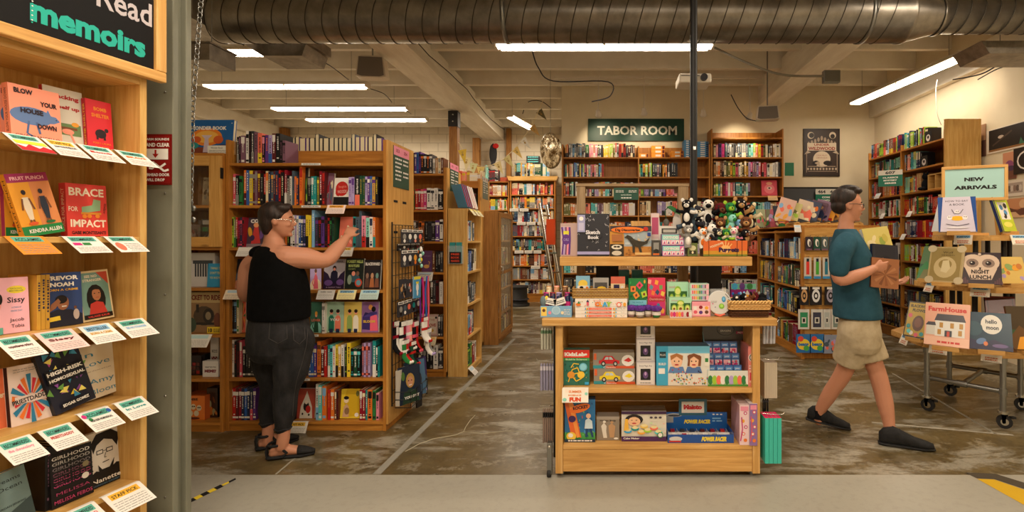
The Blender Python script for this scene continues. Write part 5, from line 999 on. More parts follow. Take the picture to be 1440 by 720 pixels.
brow(1,'793-799:maroon,teal,orange; 800-806:tan,salmon,cream; 807-814:blue,sky,navy; 815-824:yellow,blue,lime,magenta; 825-841:salmon,aqua,pink,coral,pink,cream; 842-846:cyan,sky; 846.5-849:red')
brow(2,'793-800:orange,maroon,red; 801-812:forest,mint,black,white; 813-835:tan,sky,cream,mauve,rose,teal; 836-860:lilac,gold,coral,aqua,navy; 861-893:cream,forest,coral,lilac,white,sky')
brow(3,'793-830:olive,orange,tan,cream,coral; 831-893:aqua,mauve,cream,teal,olive,rose,white')
brow(4,'793-815:red,tan,amber,olive; 816-893:cream,teal,brown,orange,navy')
brow(5,'793-893:mauve,teal,cream,coral,olive,slate');brow(6,'793-820:aqua,cream,olive; 821-893:black,brown,tan');brow(7,'793-893:black,slate,tan,brown');brow(8,'793-893:black,slate,tan,brown')
brow(1,'897-911:lime,teal,amber,lime; 912-917:amber,mint,lime; 918-930:charcoal,slate,mauve,navy; 932-938:amber,gold,orange; 939-953:charcoal,black,slate,black,charcoal',half=1)
brow(2,'897-905:rose,lime; 906-936:lilac,slate,mauve,sky,lilac,purple; 937-955:coral,rose,pink,salmon',half=1)
brow(3,'900-915:tan,cream; 925-995:lilac,white,coral,olive,sky,cream,magenta',half=1);brow(4,'900-995:olive,teal,coral,black,brown,cream',half=1);brow(5,'900-995:aqua,tan,coral,lilac',half=1);brow(6,'900-990:coral,tan,navy,white,magenta',half=1);brow(7,'940-995:rose,aqua,coral,white,sky',half=1);brow(8,'900-995:slate,black,brown',half=1)
def stack(label_,px0,px1,top,base,c,n,d=.2,sp='white',part='flat',cat='book'):
    X0,X1=PX(px0,YB+.05),PX(px1,YB+.05);z0=base;z1=PZ(top,YB+.05);h=(z1-z0)/n
    for k in range(n):
        mb=MB();mb.box((X0,YB+.04,z0+k*h+.001),(X1,YB+.04+d,z0+(k+1)*h-.0015),c);a=Art(mb,(X0,YB+.04,z0+k*h),(1,0,0),(0,0,1),X1-X0,h);a.rect(.3,.25,.7,.75,sp);a.rect(.8,.1,.97,.9,'maroon' if c=='E8962E' else 'navy')
        tag(mb.build('boxed_set'),f'{label_}, {ordn(k+1)} from the bottom',cat,'stacked sets on the sign bookcase')
stack('orange boxed set in the double stack under the room sign',916,935,205,zB[0],'E8962E',3)
stack('orange boxed set in the low stack left of the triple stack',897,912,216,zB[0],'E8962E',1)
stack('orange boxed set in the low pile right of the triple stack',944,961,212,zB[0],'E8962E',2)
stack('blue and white book lying flat left of the black pole',962,971,197,zB[0],'4C90C8',8,.22)
stack('blue and white book lying flat right of the black pole',980,996,199,zB[0],'4C90C8',8,.22)
bt_=PX(1000,YB),PX(1102,YB);MT=T(bt_[0],YB,0);wT=bt_[1]-bt_[0];zT=s(193.5,221,248.5,275.5,303,330,357,384,411,436)
t=case('bookcase','taller bookcase right of the black pole on the back wall',wT,.33,PZ(181,YB),zT,MT,'case')
zsave=zB;zB=zT
brow(1,'1004-1010:cream,pink; 1011-1019:purple,magenta; 1020-1052:slate,grey,charcoal,slate,grey,slate; 1053-1066:mint,aqua,lime,coral; 1067-1080:yellow,red,olive,cream; 1081-1086:black,brown; 1087-1098:tan,white,cream,white')
brow(2,'1004-1030:tan,orange,brown,cream,olive,amber; 1031-1038:lime,rose; 1039-1046:white,cream,black; 1047-1070:gold,lilac,magenta,mauve,lilac,rose; 1071-1078:red,rose; 1079-1090:white,cream,white; 1091-1098:white,charcoal',(.22,.27))
brow(3,'1004-1016:olive,lime,teal,tan; 1017-1034:crimson,magenta,white,rose,mauve; 1035-1055:teal,aqua,forest,mint,lilac')
brow(4,'1004-1055:olive,lime,teal,cream,coral; 1058-1098:teal,mint,sky,tan,red');brow(5,'1004-1098:coral,tan,white,navy,aqua');brow(6,'1004-1098:white,slate,coral,tan');brow(7,'1004-1050:navy,coral,orange,white,sky');brow(8,'1004-1098:black,white,tan');brow(9,'1004-1098:black,brown,slate')
zB=zsave
def redc(a):a.rect(0,0,1,1,'D8485A');a.ell(.5,.45,.34,.3,'E87880');a.ell(.5,.5,.16,.1,'E8C8B0');a.ell(.5,.5,.07,.06,'6A2A3A');a.ell(.5,.8,.2,.1,'E8A080');a.rect(0,0,1,.08,'B83448')
book('book','pink picture book with one big eye on the taller bookcase',PX(1095,YB)-PX(1073,YB),.27,.02,redc,T(PX(1084,YB),YB+.06,zT[3]+.0),.12,0,'rose',bg='D8485A')
card('small orange card below the pink one-eyed picture book',T(PX(1086,YB),YB-.001,zT[3]+.001),.16,.09,'E8B878',None,'E0B880',None,1.1)
tag(MB('print').box((0,0,0),(.15,.01,.22),'1E6A4A').build('section_sign',loc=(bt_[1]+.03,YB+.02,PZ(247,YB))),'small green tag sticking out right of the taller bookcase','sign')
mb=MB('print');X0,X1=PX(827,8.66),PX(962,8.66);z0,z1=PZ(198,8.66),PZ(167,8.66);mb.box((X0,8.66,z0),(X1,8.695,z1),'0A3A2C');a=Art(mb,(X0,8.66,z0),(1,0,0),(0,0,1),X1-X0,z1-z0);a.txt('TABOR ROOM',.51,.48,.4,'C8C8BC',mw=.83,bold=.018)
for u in (.02,.34,.66,.98):a.circ(u,.93,.012,'charcoal')
tag(mb.build('room_sign',bevel=.003),'dark green sign reading TABOR ROOM on the cream wall','sign')
mb=MB('print');Yp=8.68;X0,X1=PX(1130,Yp),PX(1181,Yp);z0,z1=PZ(248,Yp),PZ(181,Yp);mb.box((X0,Yp,z0),(X1,8.698,z1),'2A201C');a=Art(mb,(X0,Yp,z0),(1,0,0),(0,0,1),X1-X0,z1-z0)
a.rect(.04,.03,.96,.97,'3A2C26');a.circ(.2,.86,.06,'D8C8B0');a.circ(.22,.86,.045,'2A201C');a.circ(.8,.86,.06,'D8C8B0');a.circ(.8,.84,.04,'2A201C')
for i in range(9):a.ell(.14+.09*i,.8-.03*abs(i-4),.035,.05,'A89480',8)
a.rect(.1,.54,.9,.7,'D8C8B0');a.poly([(.1,.54),(.02,.46),(.2,.5)],'C0AE98');a.poly([(.9,.54),(.98,.46),(.8,.5)],'C0AE98');a.txt('UNDER',.5,.665,.05,'9C3A2C',mw=.42,bold=.02);a.txt('WILDWOOD',.5,.585,.065,'9C3A2C',mw=.74,bold=.03)
a.ell(.5,.36,.24,.17,'D8C8B0',20);a.txt('COLIN MELOY',.5,.44,.03,'9C3A2C',mw=.3);a.txt('CARSON ELLIS',.5,.39,.03,'9C3A2C',mw=.3);a.ell(.34,.28,.1,.05,'1E1614');a.ell(.66,.28,.12,.05,'1E1614');a.poly([(.3,.28),(.46,.2),(.42,.32)],'B8A48C');a.rect(.12,.2,.88,.215,'A89480');a.rect(.12,.1,.88,.112,'A89480')
for i in range(10):a.ell(.12+.085*i,.155,.03,.025,'C0AE98',8)
for u in (.08,.92):a.line([(u,.08),(u,.5)],.012,'A89480')
tag(mb.build('wall_poster'),'dark ornate poster reading Under Wildwood on the cream wall','poster')
t=thing('chalkboard','large dark grey board on the wall behind the walking man','board',(PX(1097,8.64),8.64,PZ(330,8.64)))
w_=PX(1202,8.64)-PX(1097,8.64);h_=PZ(263,8.64)-PZ(330,8.64)
MB('matte').box((.02,.01,.02),(w_-.02,.05,h_-.02),'4C4E50').build('board',t);mb=MB('matte');mb.box((0,0,0),(w_,.05,.02),'2E2C2A');mb.box((0,0,h_-.02),(w_,.05,h_),'2E2C2A');mb.box((0,0,.02),(.02,.05,h_-.02),'2E2C2A');mb.box((w_-.02,0,.02),(w_,.05,h_-.02),'2E2C2A');mb.build('frame',t)
def numsign(label,M,w,h,nums,lines,split=.7):
    mb=MB('print');mb.box((-w/2,0,0),(w/2,.006,h),'187058');a=Art(mb,(-w/2,0,0),(1,0,0),(0,0,1),w,h);a.rect(0,split,1,1,'D0CCC0')
    for i,n_ in enumerate(nums):a.txt(n_,(i+.5)/len(nums),(1+split)/2,.16,'3A3A38',mw=.32 if len(nums)>1 else .42,bold=.03)
    for i,l in enumerate(lines):a.txt(l,.5,split-.16-i*.17,.09,'E8E8E0',mw=min(.85,.08*len(l)),bold=.03)
    o=mb.build('aisle_sign');o.matrix_world=M;tag(o,label,'sign');return o
numsign('green and grey aisle sign numbered 464 on the dark board',T(PX(1164,8.6),8.6,PZ(291,8.6)),.42,.31,('464','465'),('COMICS','FANTASY','HORROR'))
# ================================================================== KIDS ISLAND (right middle)
IX,IY=2.37,6.0;Lk=1.72;hk=PZ(319,6.0)
MK=Matrix.Translation((IX,IY+Lk,0)) @ Matrix.Rotation(-math.pi/2,4,'Z')
zk=[PZ(y,6.0) for y in (324,365,405,445,492)]
t=case('kids_bookcase','low double-sided island bookcase with a hook panel on its end',Lk,.95,hk,zk,MK,'case',ups=(Lk-.93,),back=False)
MB('case').box((.03,.3,.05),(Lk-.03,.32,hk)).build('back_panel',t);MB('case').box((.001,.001,hk),(Lk-.001,.95,hk+.02)).build('top_panel',t)
sl=MB('panel');
for k in range(11):sl.box((Lk+.0005,.0,.1+k*.135),(Lk+.016,.95,.1+k*.135+.128))
sl.build('slat_panel',t);MB('case').box((Lk+.0005,-.002,.0),(Lk+.03,.03,hk)).build('end_post',t)
for i,z_ in enumerate(zk[1:]):
    for j,(a_,b_) in enumerate(((.03,Lk-.95),(Lk-.91,Lk-.03))):
        cs=[['navy/white','slate/coral','brown/cream','white/red','black/white','black/grey','sky/red','charcoal/mint','cream/orange'],['gold/black','slate/white','grey/black','forest/white','green/white','maroon/gold','charcoal/grey','brown/tan'],['cream/red','black/lime','teal/gold','blue/white','charcoal/red','navy/white'],['brown/cream','gold/white','green/black','olive/white','black/sky','crimson/white']][i]
        r=random.Random(i*2+j);cs=cs[:];r.shuffle(cs)
        stuff_row(MK,a_,b_-.02,z_,.2,.27,[c.split('/')[0] for c in cs],410+j+i*2,.8 if i>1 else .97)
def kpack(label,px,top,bot,w,art,bg='white',cat='pack',Y=5.93,name='hanging_pack',shape=None):
    p=P(px,bot,Y);h=PZ(top,Y)-p.z;o=thing(name,label,cat,p,0,'packs on the kids island hooks');mb=MB('gloss')
    if shape:shape(mb,w,h)
    else:mb.box((-w/2,0,0),(w/2,.01,h),bg);art(Art(mb,(-w/2,0,0),(1,0,0),(0,0,1),w,h))
    mb.build('pack_body',o);MB('chrome').tube([(0,.05,h+.012),(0,-.03,h+.006),(0,-.035,h+.018)],.003,6).build('hook',o)
for k,(px,c) in enumerate(((1138,'2C2434'),(1149,'1E4C40'),(1160,'4A5A5C'),(1171,'3A4A58'))):kpack(f'dark sticker card with a swirl, {ordn(k+1)} in the top hook row',px,333,352,.085,lambda a,c=c:(a.rect(0,0,1,1,c),a.ell(.5,.55,.25,.3,'white',a=.5),a.ell(.6,.5,.12,.2,c),a.rect(.1,.02,.9,.12,'mauve')),c)
for k,(px,c,n_) in enumerate(((1136,'D83C34','red'),(1149.5,'4CA83C','green'),(1162,'2E7890','teal'),(1174,'6A4A80','purple'))):kpack(f'{n_} marker in a tall blister pack in the second hook row',px,362,392,.085,lambda a,c=c:(a.rect(0,0,1,1,'C8C0B4'),a.rect(.28,.2,.72,.8,c),a.rect(.32,.8,.68,.95,'1A2A3A'),a.rect(0,0,1,.12,'3C8CC0')),'C8C0B4')
for k,(px,c,w_) in enumerate(((1131,'C89C6C',.11),(1147.5,'E0E0E0',.14),(1168,'A098A8',.14),(1186,'8C9C90',.1))):kpack(f'black backed craft kit, {ordn(k+1)} in the middle hook row',px,403,429,w_,lambda a,c=c:(a.rect(0,0,1,1,'1C1A20'),a.ell(.5,.5,.34,.36,c),a.ell(.5,.5,.2,.2,'1C1A20'),a.ell(.5,.5,.1,.1,c),a.rect(.2,.85,.8,.97,'white')),'1C1A20')
for k,(px,c,w_) in enumerate(((1130.5,'2E8A5C',.13),(1149,'3A3C50',.14),(1163,'B0B4B0',.09),(1177,'7C8C84',.13))):kpack(f'small framed gadget pack, {ordn(k+1)} in the lower hook row',px,435,463,w_,lambda a,c=c:(a.rect(0,0,1,1,'D0CCC4'),a.rect(.15,.1,.85,.85,c),a.rect(.3,.3,.7,.6,'D0CCC4'),a.rect(.4,.36,.6,.54,'1C1A20')),'D0CCC4')
for k,(px,w_) in enumerate(((1130,.17),(1149,.17))):kpack(f'blue and yellow crinkled bag, {ordn(k+1)} in the bottom hook row',px,470,496,w_,lambda a:(a.rect(0,0,1,1,'2E70B0'),a.ell(.5,.45,.45,.3,'E8C83C'),a.ell(.3,.75,.2,.15,'D84C3C'),a.ell(.7,.25,.2,.15,'4CA84C'),a.txt('beans',.5,.47,.18,'2E70B0',mw=.7,bold=.04)),'2E70B0')
kpack('grey patterned bag at the end of the bottom hook row',1168,471,497,.17,gcover('blob','8C94A8',None,'white',('lilac','slate','coral'),3),'8C94A8')
t=thing('slanted_rack','low slatted wooden rack along the kids island top','rack');t.matrix_world=Matrix.Translation((1.95,6.25,hk+.022))
MB('pine').box((.44,.0,0),(1.3,.03,.03)).build('rail',t);MB('pine').box((.44,.3,0),(1.3,.33,.03)).build('rail',t)
for k in range(7):MB('pine').box((.46+k*.13,-.02,.031),(.49+k*.13,.35,.045)).build('slat',t)
for k,(px,top,c,s_,cl) in enumerate(((1100,283,'D8B0A0','blob',('coral','amber','sky')),(1110,288,'C8C080','blob',('lime','olive','cream')),(1127,286,'D8C0A8','scene',('amber','coral','cream')),(1137,287,'4A5068','blob',('orange','slate','cream')),(1145,287,'6A5060','scene',('crimson','navy','tan')),(1152,286,'8C7088','blob',('navy','lilac','sky')),(1160,288,'A88050','scene',('brown','amber','red')),(1168,289,'D8A048','scene',('red','amber','brown')),(1178,290,'C8A870','blob',('cream','tan','olive')),(1190,292,'B89C70','scene',('brown','tan','amber')))):
    Y=6.35;z=hk+.075
    book('picture_book',f'slanted picture book, {ordn(k+1)} from the puppets along the kids island top',.2,PZ(top,Y)-z+.01,.014,gcover(s_,c,None,'white',cl,k),T(PX(px,Y),Y,z,-.75 if k>2 else-.3),.05,.32 if k<7 else-.28,cl[0],'slanted picture books on the kids island',bg=c)
book('picture_book','dark blue picture book face up behind the slanted row',.3,.22,.015,gcover('scene','1E2438',None,'white',('navy','cream','amber'),4),T(PX(1105,6.75),6.75,hk+.09),.3,0,'navy',bg='1E2438')
for k,(px,top,c,s_,cl) in enumerate(((1062,283,'A8B088','blob',('green','rose','tan')),(1075,287,'B85C70','blob',('lilac','green','cream')),(1088,284,'C84C34','face',('amber','green','red')))):
    Y=7.2;book('picture_book',f"upright picture book, {ordn(k+1)} at the rear end of the kids island",.2,.26,.016,gcover(s_,c,None,'white',cl,k+5),T(PX(px,Y)+.12,Y,hk+.022),.12,0,cl[0],'slanted picture books on the kids island',bg=c)
card('small white tag hanging on the kids island top edge',T(PX(1121,5.98),5.98,hk+.02),.08,.09,'B8D0E0',None,'white',None,1.2)
# ================================================================== RIGHT WALL BOOKCASE
RX=4.24;MR=Matrix.Translation((RX,8.0,0)) @ Matrix.Rotation(-math.pi/2,4,'Z');LR=1.8;hR=2.93
zR=[PZ(y,7.15) for y in (212,242,273,303,334,366,398,430,462)]
t=case('bookcase','tall orange wood bookcase on the right wall, facing left',LR,.42,hR-.12,zR,MR,'case',ups=(LR-.93,))
MB('pine').box((LR+.0005,-.012,0),(LR+.03,.43,hR)).build('end_panel',t)
pR=[['black','lime','navy','teal','brown','coral','sky'],['green','navy','black','salmon','mint','tan','teal'],['mint','orange','tan','rose','navy','brown'],['black','green','maroon','cream','red','white'],['crimson','red','white','navy','amber','grey'],['black','lime','gold','maroon','white'],['cream','white','black','lime'],['slate','black','maroon'],['black','brown','navy']]
for i,z_ in enumerate(zR):
    stuff_row(MR,.03,LR-.95,z_,.2,.25,pR[i],500+i,1.,.18)
    f=(.6,.45,.45,.95,.97,.9,.9,.9,.9)[i];stuff_row(MR,LR-.9,LR-.04,z_,.2,.25,pR[i],520+i,f,.18)
for (u,i,c,lb) in ((.62,0,'E0DCD8','small black and white framed item on the upper right bookcase'),(.52,1,'D0CCC8','second small black framed item one shelf below')):
    mb=MB('print');mb.box((-.07,0,0),(.07,.02,.15),'black');a=Art(mb,(-.07,0,0),(1,0,0),(0,0,1),.14,.15);a.ell(.5,.45,.3,.3,c);a.ell(.5,.5,.14,.14,'black');o=mb.build('framed_item');o.matrix_world=MR @ Matrix.Translation((LR-.9+u*.86,.03,zR[i]+.001));tag(o,lb,'frame')
mb=MB('pine');mb.box((0,0,0),(.3,.2,.012));mb.box((0,0,.188),(.3,.2,.2));[mb.box((x_,0,.012),(x_+.012,.2,.188)) for x_ in (0,.144,.288)];mb.box((0,.19,.012),(.3,.2,.188));o=mb.build('wooden_cubby');o.matrix_world=MR @ Matrix.Translation((LR-.36,.02,zR[2]+.001));tag(o,'small empty wooden cubby box on the right wall bookcase','cubby')
mb=MB('cloth');mb.ball((0,0,.08),(.055,.05,.08),'black');mb.ball((0,0,.19),(.045,.045,.045),'black');mb.ball((-.035,0,.235),(.016,.01,.018),'black');mb.ball((.035,0,.235),(.016,.01,.018),'black');mb.ball((-.03,-.05,.03),(.025,.04,.022),'black');mb.ball((.03,-.05,.03),(.025,.04,.022),'black');o=mb.build('plush_bear');o.matrix_world=MR @ Matrix.Translation((LR-.46,.06,zR[2]+.001));tag(o,'small black plush animal beside the wooden cubby box','plush toy')
numsign('green and white aisle sign numbered 607 on the right bookcase',Matrix.Translation((PX(1252,7.08),7.08,PZ(262,7.08))) @ Matrix.Rotation(-.5,4,'Z'),.3,.23,('607',),('CLASSICS','MYSTERY','SERIES'))
for i,(px,py,w_) in enumerate(((1236,273,.14),(1243,301,.1),(1281,298,.1),(1272,330,.1),(1247,332,.1))):
    Yc=RX*F/(px-CX);card(f'small white card, {ordn(i+1)} on the right wall bookcase edges',Matrix.Translation((RX-.003,Yc,PZ(py,Yc)+.01)) @ Matrix.Rotation(-math.pi/2,4,'Z'),w_,.09,'B8D0E0' if i==0 else None,None,'white',None,1.1,group='cards on the right wall bookcase')
def wposter(label,px0,px1,py0,py1,art,bg,off=0.):
    X=4.715-off;Ya,Yb2=X*F/(px0-CX),X*F/(px1-CX);w=Ya-Yb2;Ym=(Ya+Yb2)/2;z1,z0=PZ(py0,Ym),PZ(py1,Ym)
    mb=MB('print');mb.box((0,0,0),(w,.004,z1-z0),bg);art(Art(mb,(0,0,0),(1,0,0),(0,0,1),w,z1-z0));o=mb.build('wall_poster');o.matrix_world=Matrix.Translation((X-.006,Ya,z0)) @ Matrix.Rotation(-math.pi/2,4,'Z');tag(o,label,'poster')
wposter('tall white flyer with tiny text beside the right bookcase',1357,1377,169,213,lambda a:(a.scrib(.2,.8,.3,.95,8,'grey',.25),[a.ell(u,.1,.06,.09,'charcoal') for u in (.3,.55,.8)]),'E0D4C4')
wposter('narrow brown and dark poster right of the white flyer',1378.5,1387,175,220,lambda a:(a.rect(0,0,1,.5,'5A3C34'),a.rect(0,.5,1,1,'A8805C')),'A8805C')
def dark(a):a.rect(.06,.06,1,.96,'24201F');a.ell(.35,.6,.07,.07,'B8A898');a.line([(.15,.3),(.35,.5),(.6,.75)],.02,'4A3C34');a.poly([(.75,.1),(.8,.4),(.85,.2),(.95,.35),(.92,.1)],'3A6A50');a.rect(.06,.06,1,.14,'8A6038')
wposter('large framed dark print with a small green plant',1388,1450,176,211,dark,'E0D4C4')
wposter('pink and purple landscape print below the dark framed print',1411,1430,214,252,lambda a:(a.rect(0,0,1,1,'C88C6C'),a.rect(0,0,1,.35,'6A4438'),a.ell(.5,.55,.3,.15,'8C4C74'),a.ell(.6,.4,.3,.1,'4A3450')),'C88C6C')
wposter('pale drawing of a grey crowd below the landscape print',1390,1445,255,277,lambda a:(a.rect(.1,.2,.9,.85,'A8988C'),*[a.ell(.15+.07*i,.5,.04,.2,('6A5C54','C8BCB0','8A7468')[i % 3]) for i in range(11)]),'D8CCBC')
wposter('dark poster edge with a white round mark at the picture edge',1426,1462,206,243,lambda a:(a.rect(0,0,1,1,'241E1C'),a.ell(.5,.5,.36,.36,'E0D8D0'),a.ell(.5,.5,.3,.3,'241E1C'),a.rect(.44,.28,.56,.72,'E0D8D0')),'241E1C',.01)
wposter('small purple and blue poster behind the cart sign',1378,1390,256,278,lambda a:(a.rect(0,0,1,.6,'5C5C94'),a.ell(.5,.6,.3,.25,'C88CA0')),'A8A0B8')
wposter('warm orange print low on the wall above the cart books',1405,1455,279,306,gcover('scene','C88C64',None,'white',('A86848','6A4438','D8B088'),3),'C88C64')
# ================================================================== TOY DISPLAY (kiosk)
KY=3.0;kx0,kx1=PX(781,KY),PX(1069,KY);kw=kx1-kx0
tt=PZ(448,2.97);t=thing('toy_display','wooden toy display unit with table top and raised shelf','display unit',(kx0,KY,0))
for x in (0,kw-.045):MB('oak').box((x,0,.03),(x+.045,.7,tt-.047)).build('side_panel',t,bevel=.003)
zmid,zbot=PZ(546,KY),PZ(626,KY)
MB('oak').box((.0455,.003,zmid-.03),(kw-.0455,.42,zmid)).build('shelf',t,bevel=.003)
MB('oak').box((.0455,.003,zbot-.028),(kw-.0455,.42,zbot)).build('shelf',t,bevel=.003)
mb=MB('oak');mb.box((.0455,.006,PZ(664,KY)),(kw-.0455,.03,zbot-.03));mb.build('kickboard',t,bevel=.003)
mb=MB('oak');z=zbot
while z<tt-.08:
    z1_=min(z+.125,tt-.05);mb.box((.0455,.421,z+.004),(kw-.0455,.44,z1_));z+=.13
mb.build('slat_back',t)
MB('oak').box((PX(762,2.97)-kx0,-.035,tt-.045),(PX(1093,2.97)-kx0,.74,tt)).build('table_top',t,bevel=.006)
us_y0=.12;Yu=KY+us_y0;us=PZ(361,Yu)
MB('oak').box((PX(787,Yu)-kx0,us_y0,us-.058),(PX(1058,Yu)-kx0,.62,us)).build('raised_shelf',t,bevel=.004)
Yp=KY+.5
for a_,b_ in ((811,823),(954,968)):
    MB('grey').box((PX(a_,Yp)-kx0,.5,tt+.001),(PX(b_,Yp)-kx0,.56,us-.0585)).build('upright',t)
    MB('grey').box((PX(a_,Yp)-kx0,.5,us+.001),(PX(b_,Yp)-kx0,.56,PZ(262,Yp))).build('upright',t)
    MB('grey').box((PX(a_,Yp)-kx0,.561,PZ(262,Yp)-.03),(PX(b_,Yp)-kx0,.72,PZ(262,Yp))).build('upright',t)
MB('grey').box((PX(810,Yp)-kx0,.495,PZ(262,Yp)+.001),(PX(969,Yp)-kx0,.72,PZ(258,Yp))).build('top_rail',t)
MB('iron').box((PX(838,Yp)-kx0,.58,tt+.001),(PX(870,Yp)-kx0,.64,us-.0585)).build('brace_panel',t)
MB('iron').box((PX(985,Yp)-kx0,.58,tt+.001),(PX(1018,Yp)-kx0,.64,us-.0585)).build('brace_panel',t)
for x in (.02,kw-.05):
    for y_ in (.06,.62):MB('steel').cyl((x+.015,y_,0),(x+.015,y_,.03),.018,10).build('foot',t)
tt+=.0005
t=thing('support_pole','black steel pole rising behind the toy display to the ceiling','pole',(PX(975.5,3.80),3.80,0))
MB('iron').cyl((0,0,.02),(0,0,4.28),.028,16).build('shaft',t);MB('iron').box((-.06,-.06,0),(.06,.04,.019)).build('base_plate',t);MB('chrome').box((-.01,-.032,2.12),(.012,-.027,2.145)).build('clip',t)
KG=None
def K(px,bot,Y):return T(PX(px,Y),Y,PZ(bot,Y))
def kbox(label,x0,x1,top,z,Y,d,art,side,cat='toy box',name='toy_box',rz=0.,topc=None,group=None):
    X0,X1=PX(x0,Y),PX(x1,Y);return carton(name,label,X1-X0,PZ(top,Y)-z,d,art,T((X0+X1)/2,Y,z,rz),0,side,cat,group,topc)
def twig(a):
    a.rect(0,0,1,1,'B89C98');a.rect(.05,.04,.6,.9,'C8B0B0')
    for i,c in enumerate(('purple','lilac','mauve','pink','purple')):a.line([(.12+.1*i,.04),(.2+.09*i,.5),(.1+.11*i,.88)],.013,c)
    a.ell(.34,.5,.24,.16,'purple');a.txt('CURLS',.34,.5,.08,'lilac',mw=.3);a.rect(.18,.66,.5,.76,'D8D040')
kbox('clear pack of curly purple sticks beside the sketch book',788,812,314,us+.001,3.2,.06,twig,'A8908C')
def sketch(a):
    a.rect(0,0,1,1,'24242C');r=random.Random(2)
    for i in range(34):u,w,q=r.uniform(.04,.96),r.uniform(.1,.95),r.uniform(0,6.3);a.line([(u,w),(u+.05*math.cos(q),w+.04*math.sin(q)),(u+.06*math.cos(q+1),w+.05*math.sin(q+1))],.0014,'C8C4CC')
    a.ell(.5,.5,.27,.13,'24242C');a.txt('Sketch',.48,.56,.09,'E0DCE0',mw=.44,bold=.02);a.txt('Book',.5,.44,.08,'E0DCE0',mw=.34,bold=.02);a.rect(0,.03,1,.1,'9C98C4');a.rect(.0,.56,.24,.97,'9898C0');a.ell(.12,.88,.07,.05,'white');a.rect(.04,.6,.2,.78,'B8B4D0')
o=book('sketch_book','black spiral sketch book with white doodles on the raised shelf',.205,.27,.02,sketch,T(PX(834.5,3.17),3.17,us+.001),.08,0,'charcoal',cat='sketch book',bg='24242C')
mb=MB('chrome')
for k in range(22):mb.tube([(-.095+k*.009,.01+.009*math.cos(q),.27+.007*math.sin(q)) for q in [j*math.pi/4 for j in range(8)]],.0009,4,closed=True)
mb.build('spiral',o)
def dino(a):
    a.rect(0,0,1,1,'C88C3C');a.rect(.34,.3,1,.82,'9CA8B0');a.rect(0,.82,1,1,'3A3440');a.rect(.34,0,1,.32,'B87C38');busy(a,.36,.36,.98,.8,14,('B8C0C4','8C9CA8','C8B090'),3,.09);busy(a,.36,.02,.98,.3,16,('A86C2C','C8904C','8C5C28'),4,.05);a.ell(.42,.87,.4,.1,'E8762A',20);a.txt('Dig Discoveries',.42,.87,.08,'2A1A14',mw=.6,bold=.03);a.ell(.86,.9,.06,.07,'B8241F')
    a.poly([(.34,.62),(.42,.7),(.5,.66),(.58,.56),(.7,.5),(.84,.48),(.96,.62),(.9,.42),(.8,.36),(.74,.3),(.78,.1),(.72,.1),(.68,.3),(.6,.32),(.6,.12),(.54,.12),(.54,.36),(.48,.48),(.42,.58)],'2E2A24');a.rect(.0,0,.33,.4,'2A2420');a.ell(.16,.3,.13,.08,'D8D0C0');a.ell(.16,.1,.12,.08,'C8C0B0');a.ell(.12,.31,.04,.03,'2A2420');a.ell(.2,.31,.04,.03,'2A2420');a.rect(.9,.66,.98,.78,'24408C');a.rect(.6,.04,.98,.12,'D8B070');a.rect(.04,.5,.3,.72,'A8683C')
kbox('orange dinosaur fossil dig kit box on the raised shelf',858,916,318,us+.001,3.18,.07,dino,'B87C38')
def domi(a):
    a.rect(0,0,1,1,'5C4C84');a.rect(.03,.05,.97,.95,'8CCFC8');a.rect(.03,.05,.97,.48,'E8A0B8');a.txt('DOMINOES',.42,.72,.24,'white',mw=.66,bold=.03);a.rect(.78,.5,.96,.94,'D860A0');a.poly([(.8,.55),(.92,.9),(.94,.6)],'white')
    for i in range(5):a.rect(.06+i*.19,.1,.2+i*.19,.44,'white' if i % 2 else 'E0D8E8');a.poly([(.08+i*.19,.14),(.14+i*.19,.4),(.18+i*.19,.14)],('magenta','purple')[i % 2])
zz=us+.001
kbox('lower purple and mint Dominoes box on the raised shelf',931,963,345.5,zz,3.17,.05,domi,'5C4C84')
kbox('upper purple and mint Dominoes box, stacked on its twin',930,962,329.5,PZ(345.5,3.17)+.001,3.17,.05,domi,'5C4C84')
kbox('small green tin card with a pale oval beside the puppet box',967,981,342,zz,3.17,.03,lambda a:(a.rect(0,0,1,1,'5C6A34'),a.ell(.5,.62,.34,.2,'C8C49C'),a.rect(.15,.15,.85,.4,'2A2A1E'),a.ell(.5,.28,.1,.1,'cream')),'5C6A34')
kbox('white carton with a dark window behind the Dominoes boxes',927,955,318,zz,3.26,.08,lambda a:(a.rect(0,0,1,1,'D8D4CC'),a.rect(.12,.74,.9,.92,'3A3A3C'),a.rect(.2,.78,.82,.88,'B8B4AC')),'white')
kbox('black robot toy pack between the dinosaur box and Dominoes',916.5,929,338,zz,3.17,.03,lambda a:(a.rect(0,0,1,1,'3A3A3C'),a.rect(.2,.4,.8,.85,'8A8A88'),a.ell(.5,.3,.3,.15,'1C1C1E'),a.rect(.15,.06,.85,.18,'C8642C')),'3A3A3C')
kbox('pale pink and white pack standing behind the robot toy',915.5,927,300,zz,3.26,.03,lambda a:(a.rect(0,0,1,1,'D8C0C0'),a.rect(.1,.5,.9,.9,'B04A70'),a.rect(.1,.1,.9,.4,'white')),'D8C0C0')
kbox('small mint and white carton left of the green tin card',963,969,334,zz,3.24,.04,lambda a:(a.rect(0,0,1,1,'white'),a.rect(0,.7,1,1,'mint')),'white')
def carved(label,px,Y,poly,th=.02,c='panel',tilt=.15):
    t=thing('wooden_stand',label,'stand',(PX(px,Y),Y,zz),0,None,-tilt);mb=MB();
    mb.prism(poly,0,th,'white',c+'_z');mb.build('board',t,bevel=.003);MB(c).box((-.03,.021,.0),(.03,.07,.02)).build('foot',t)
carved('slanted wooden display board behind the sketch book',862,3.36,[(-.075,0),(.045,0),(.055,.2),(-.03,.215)])
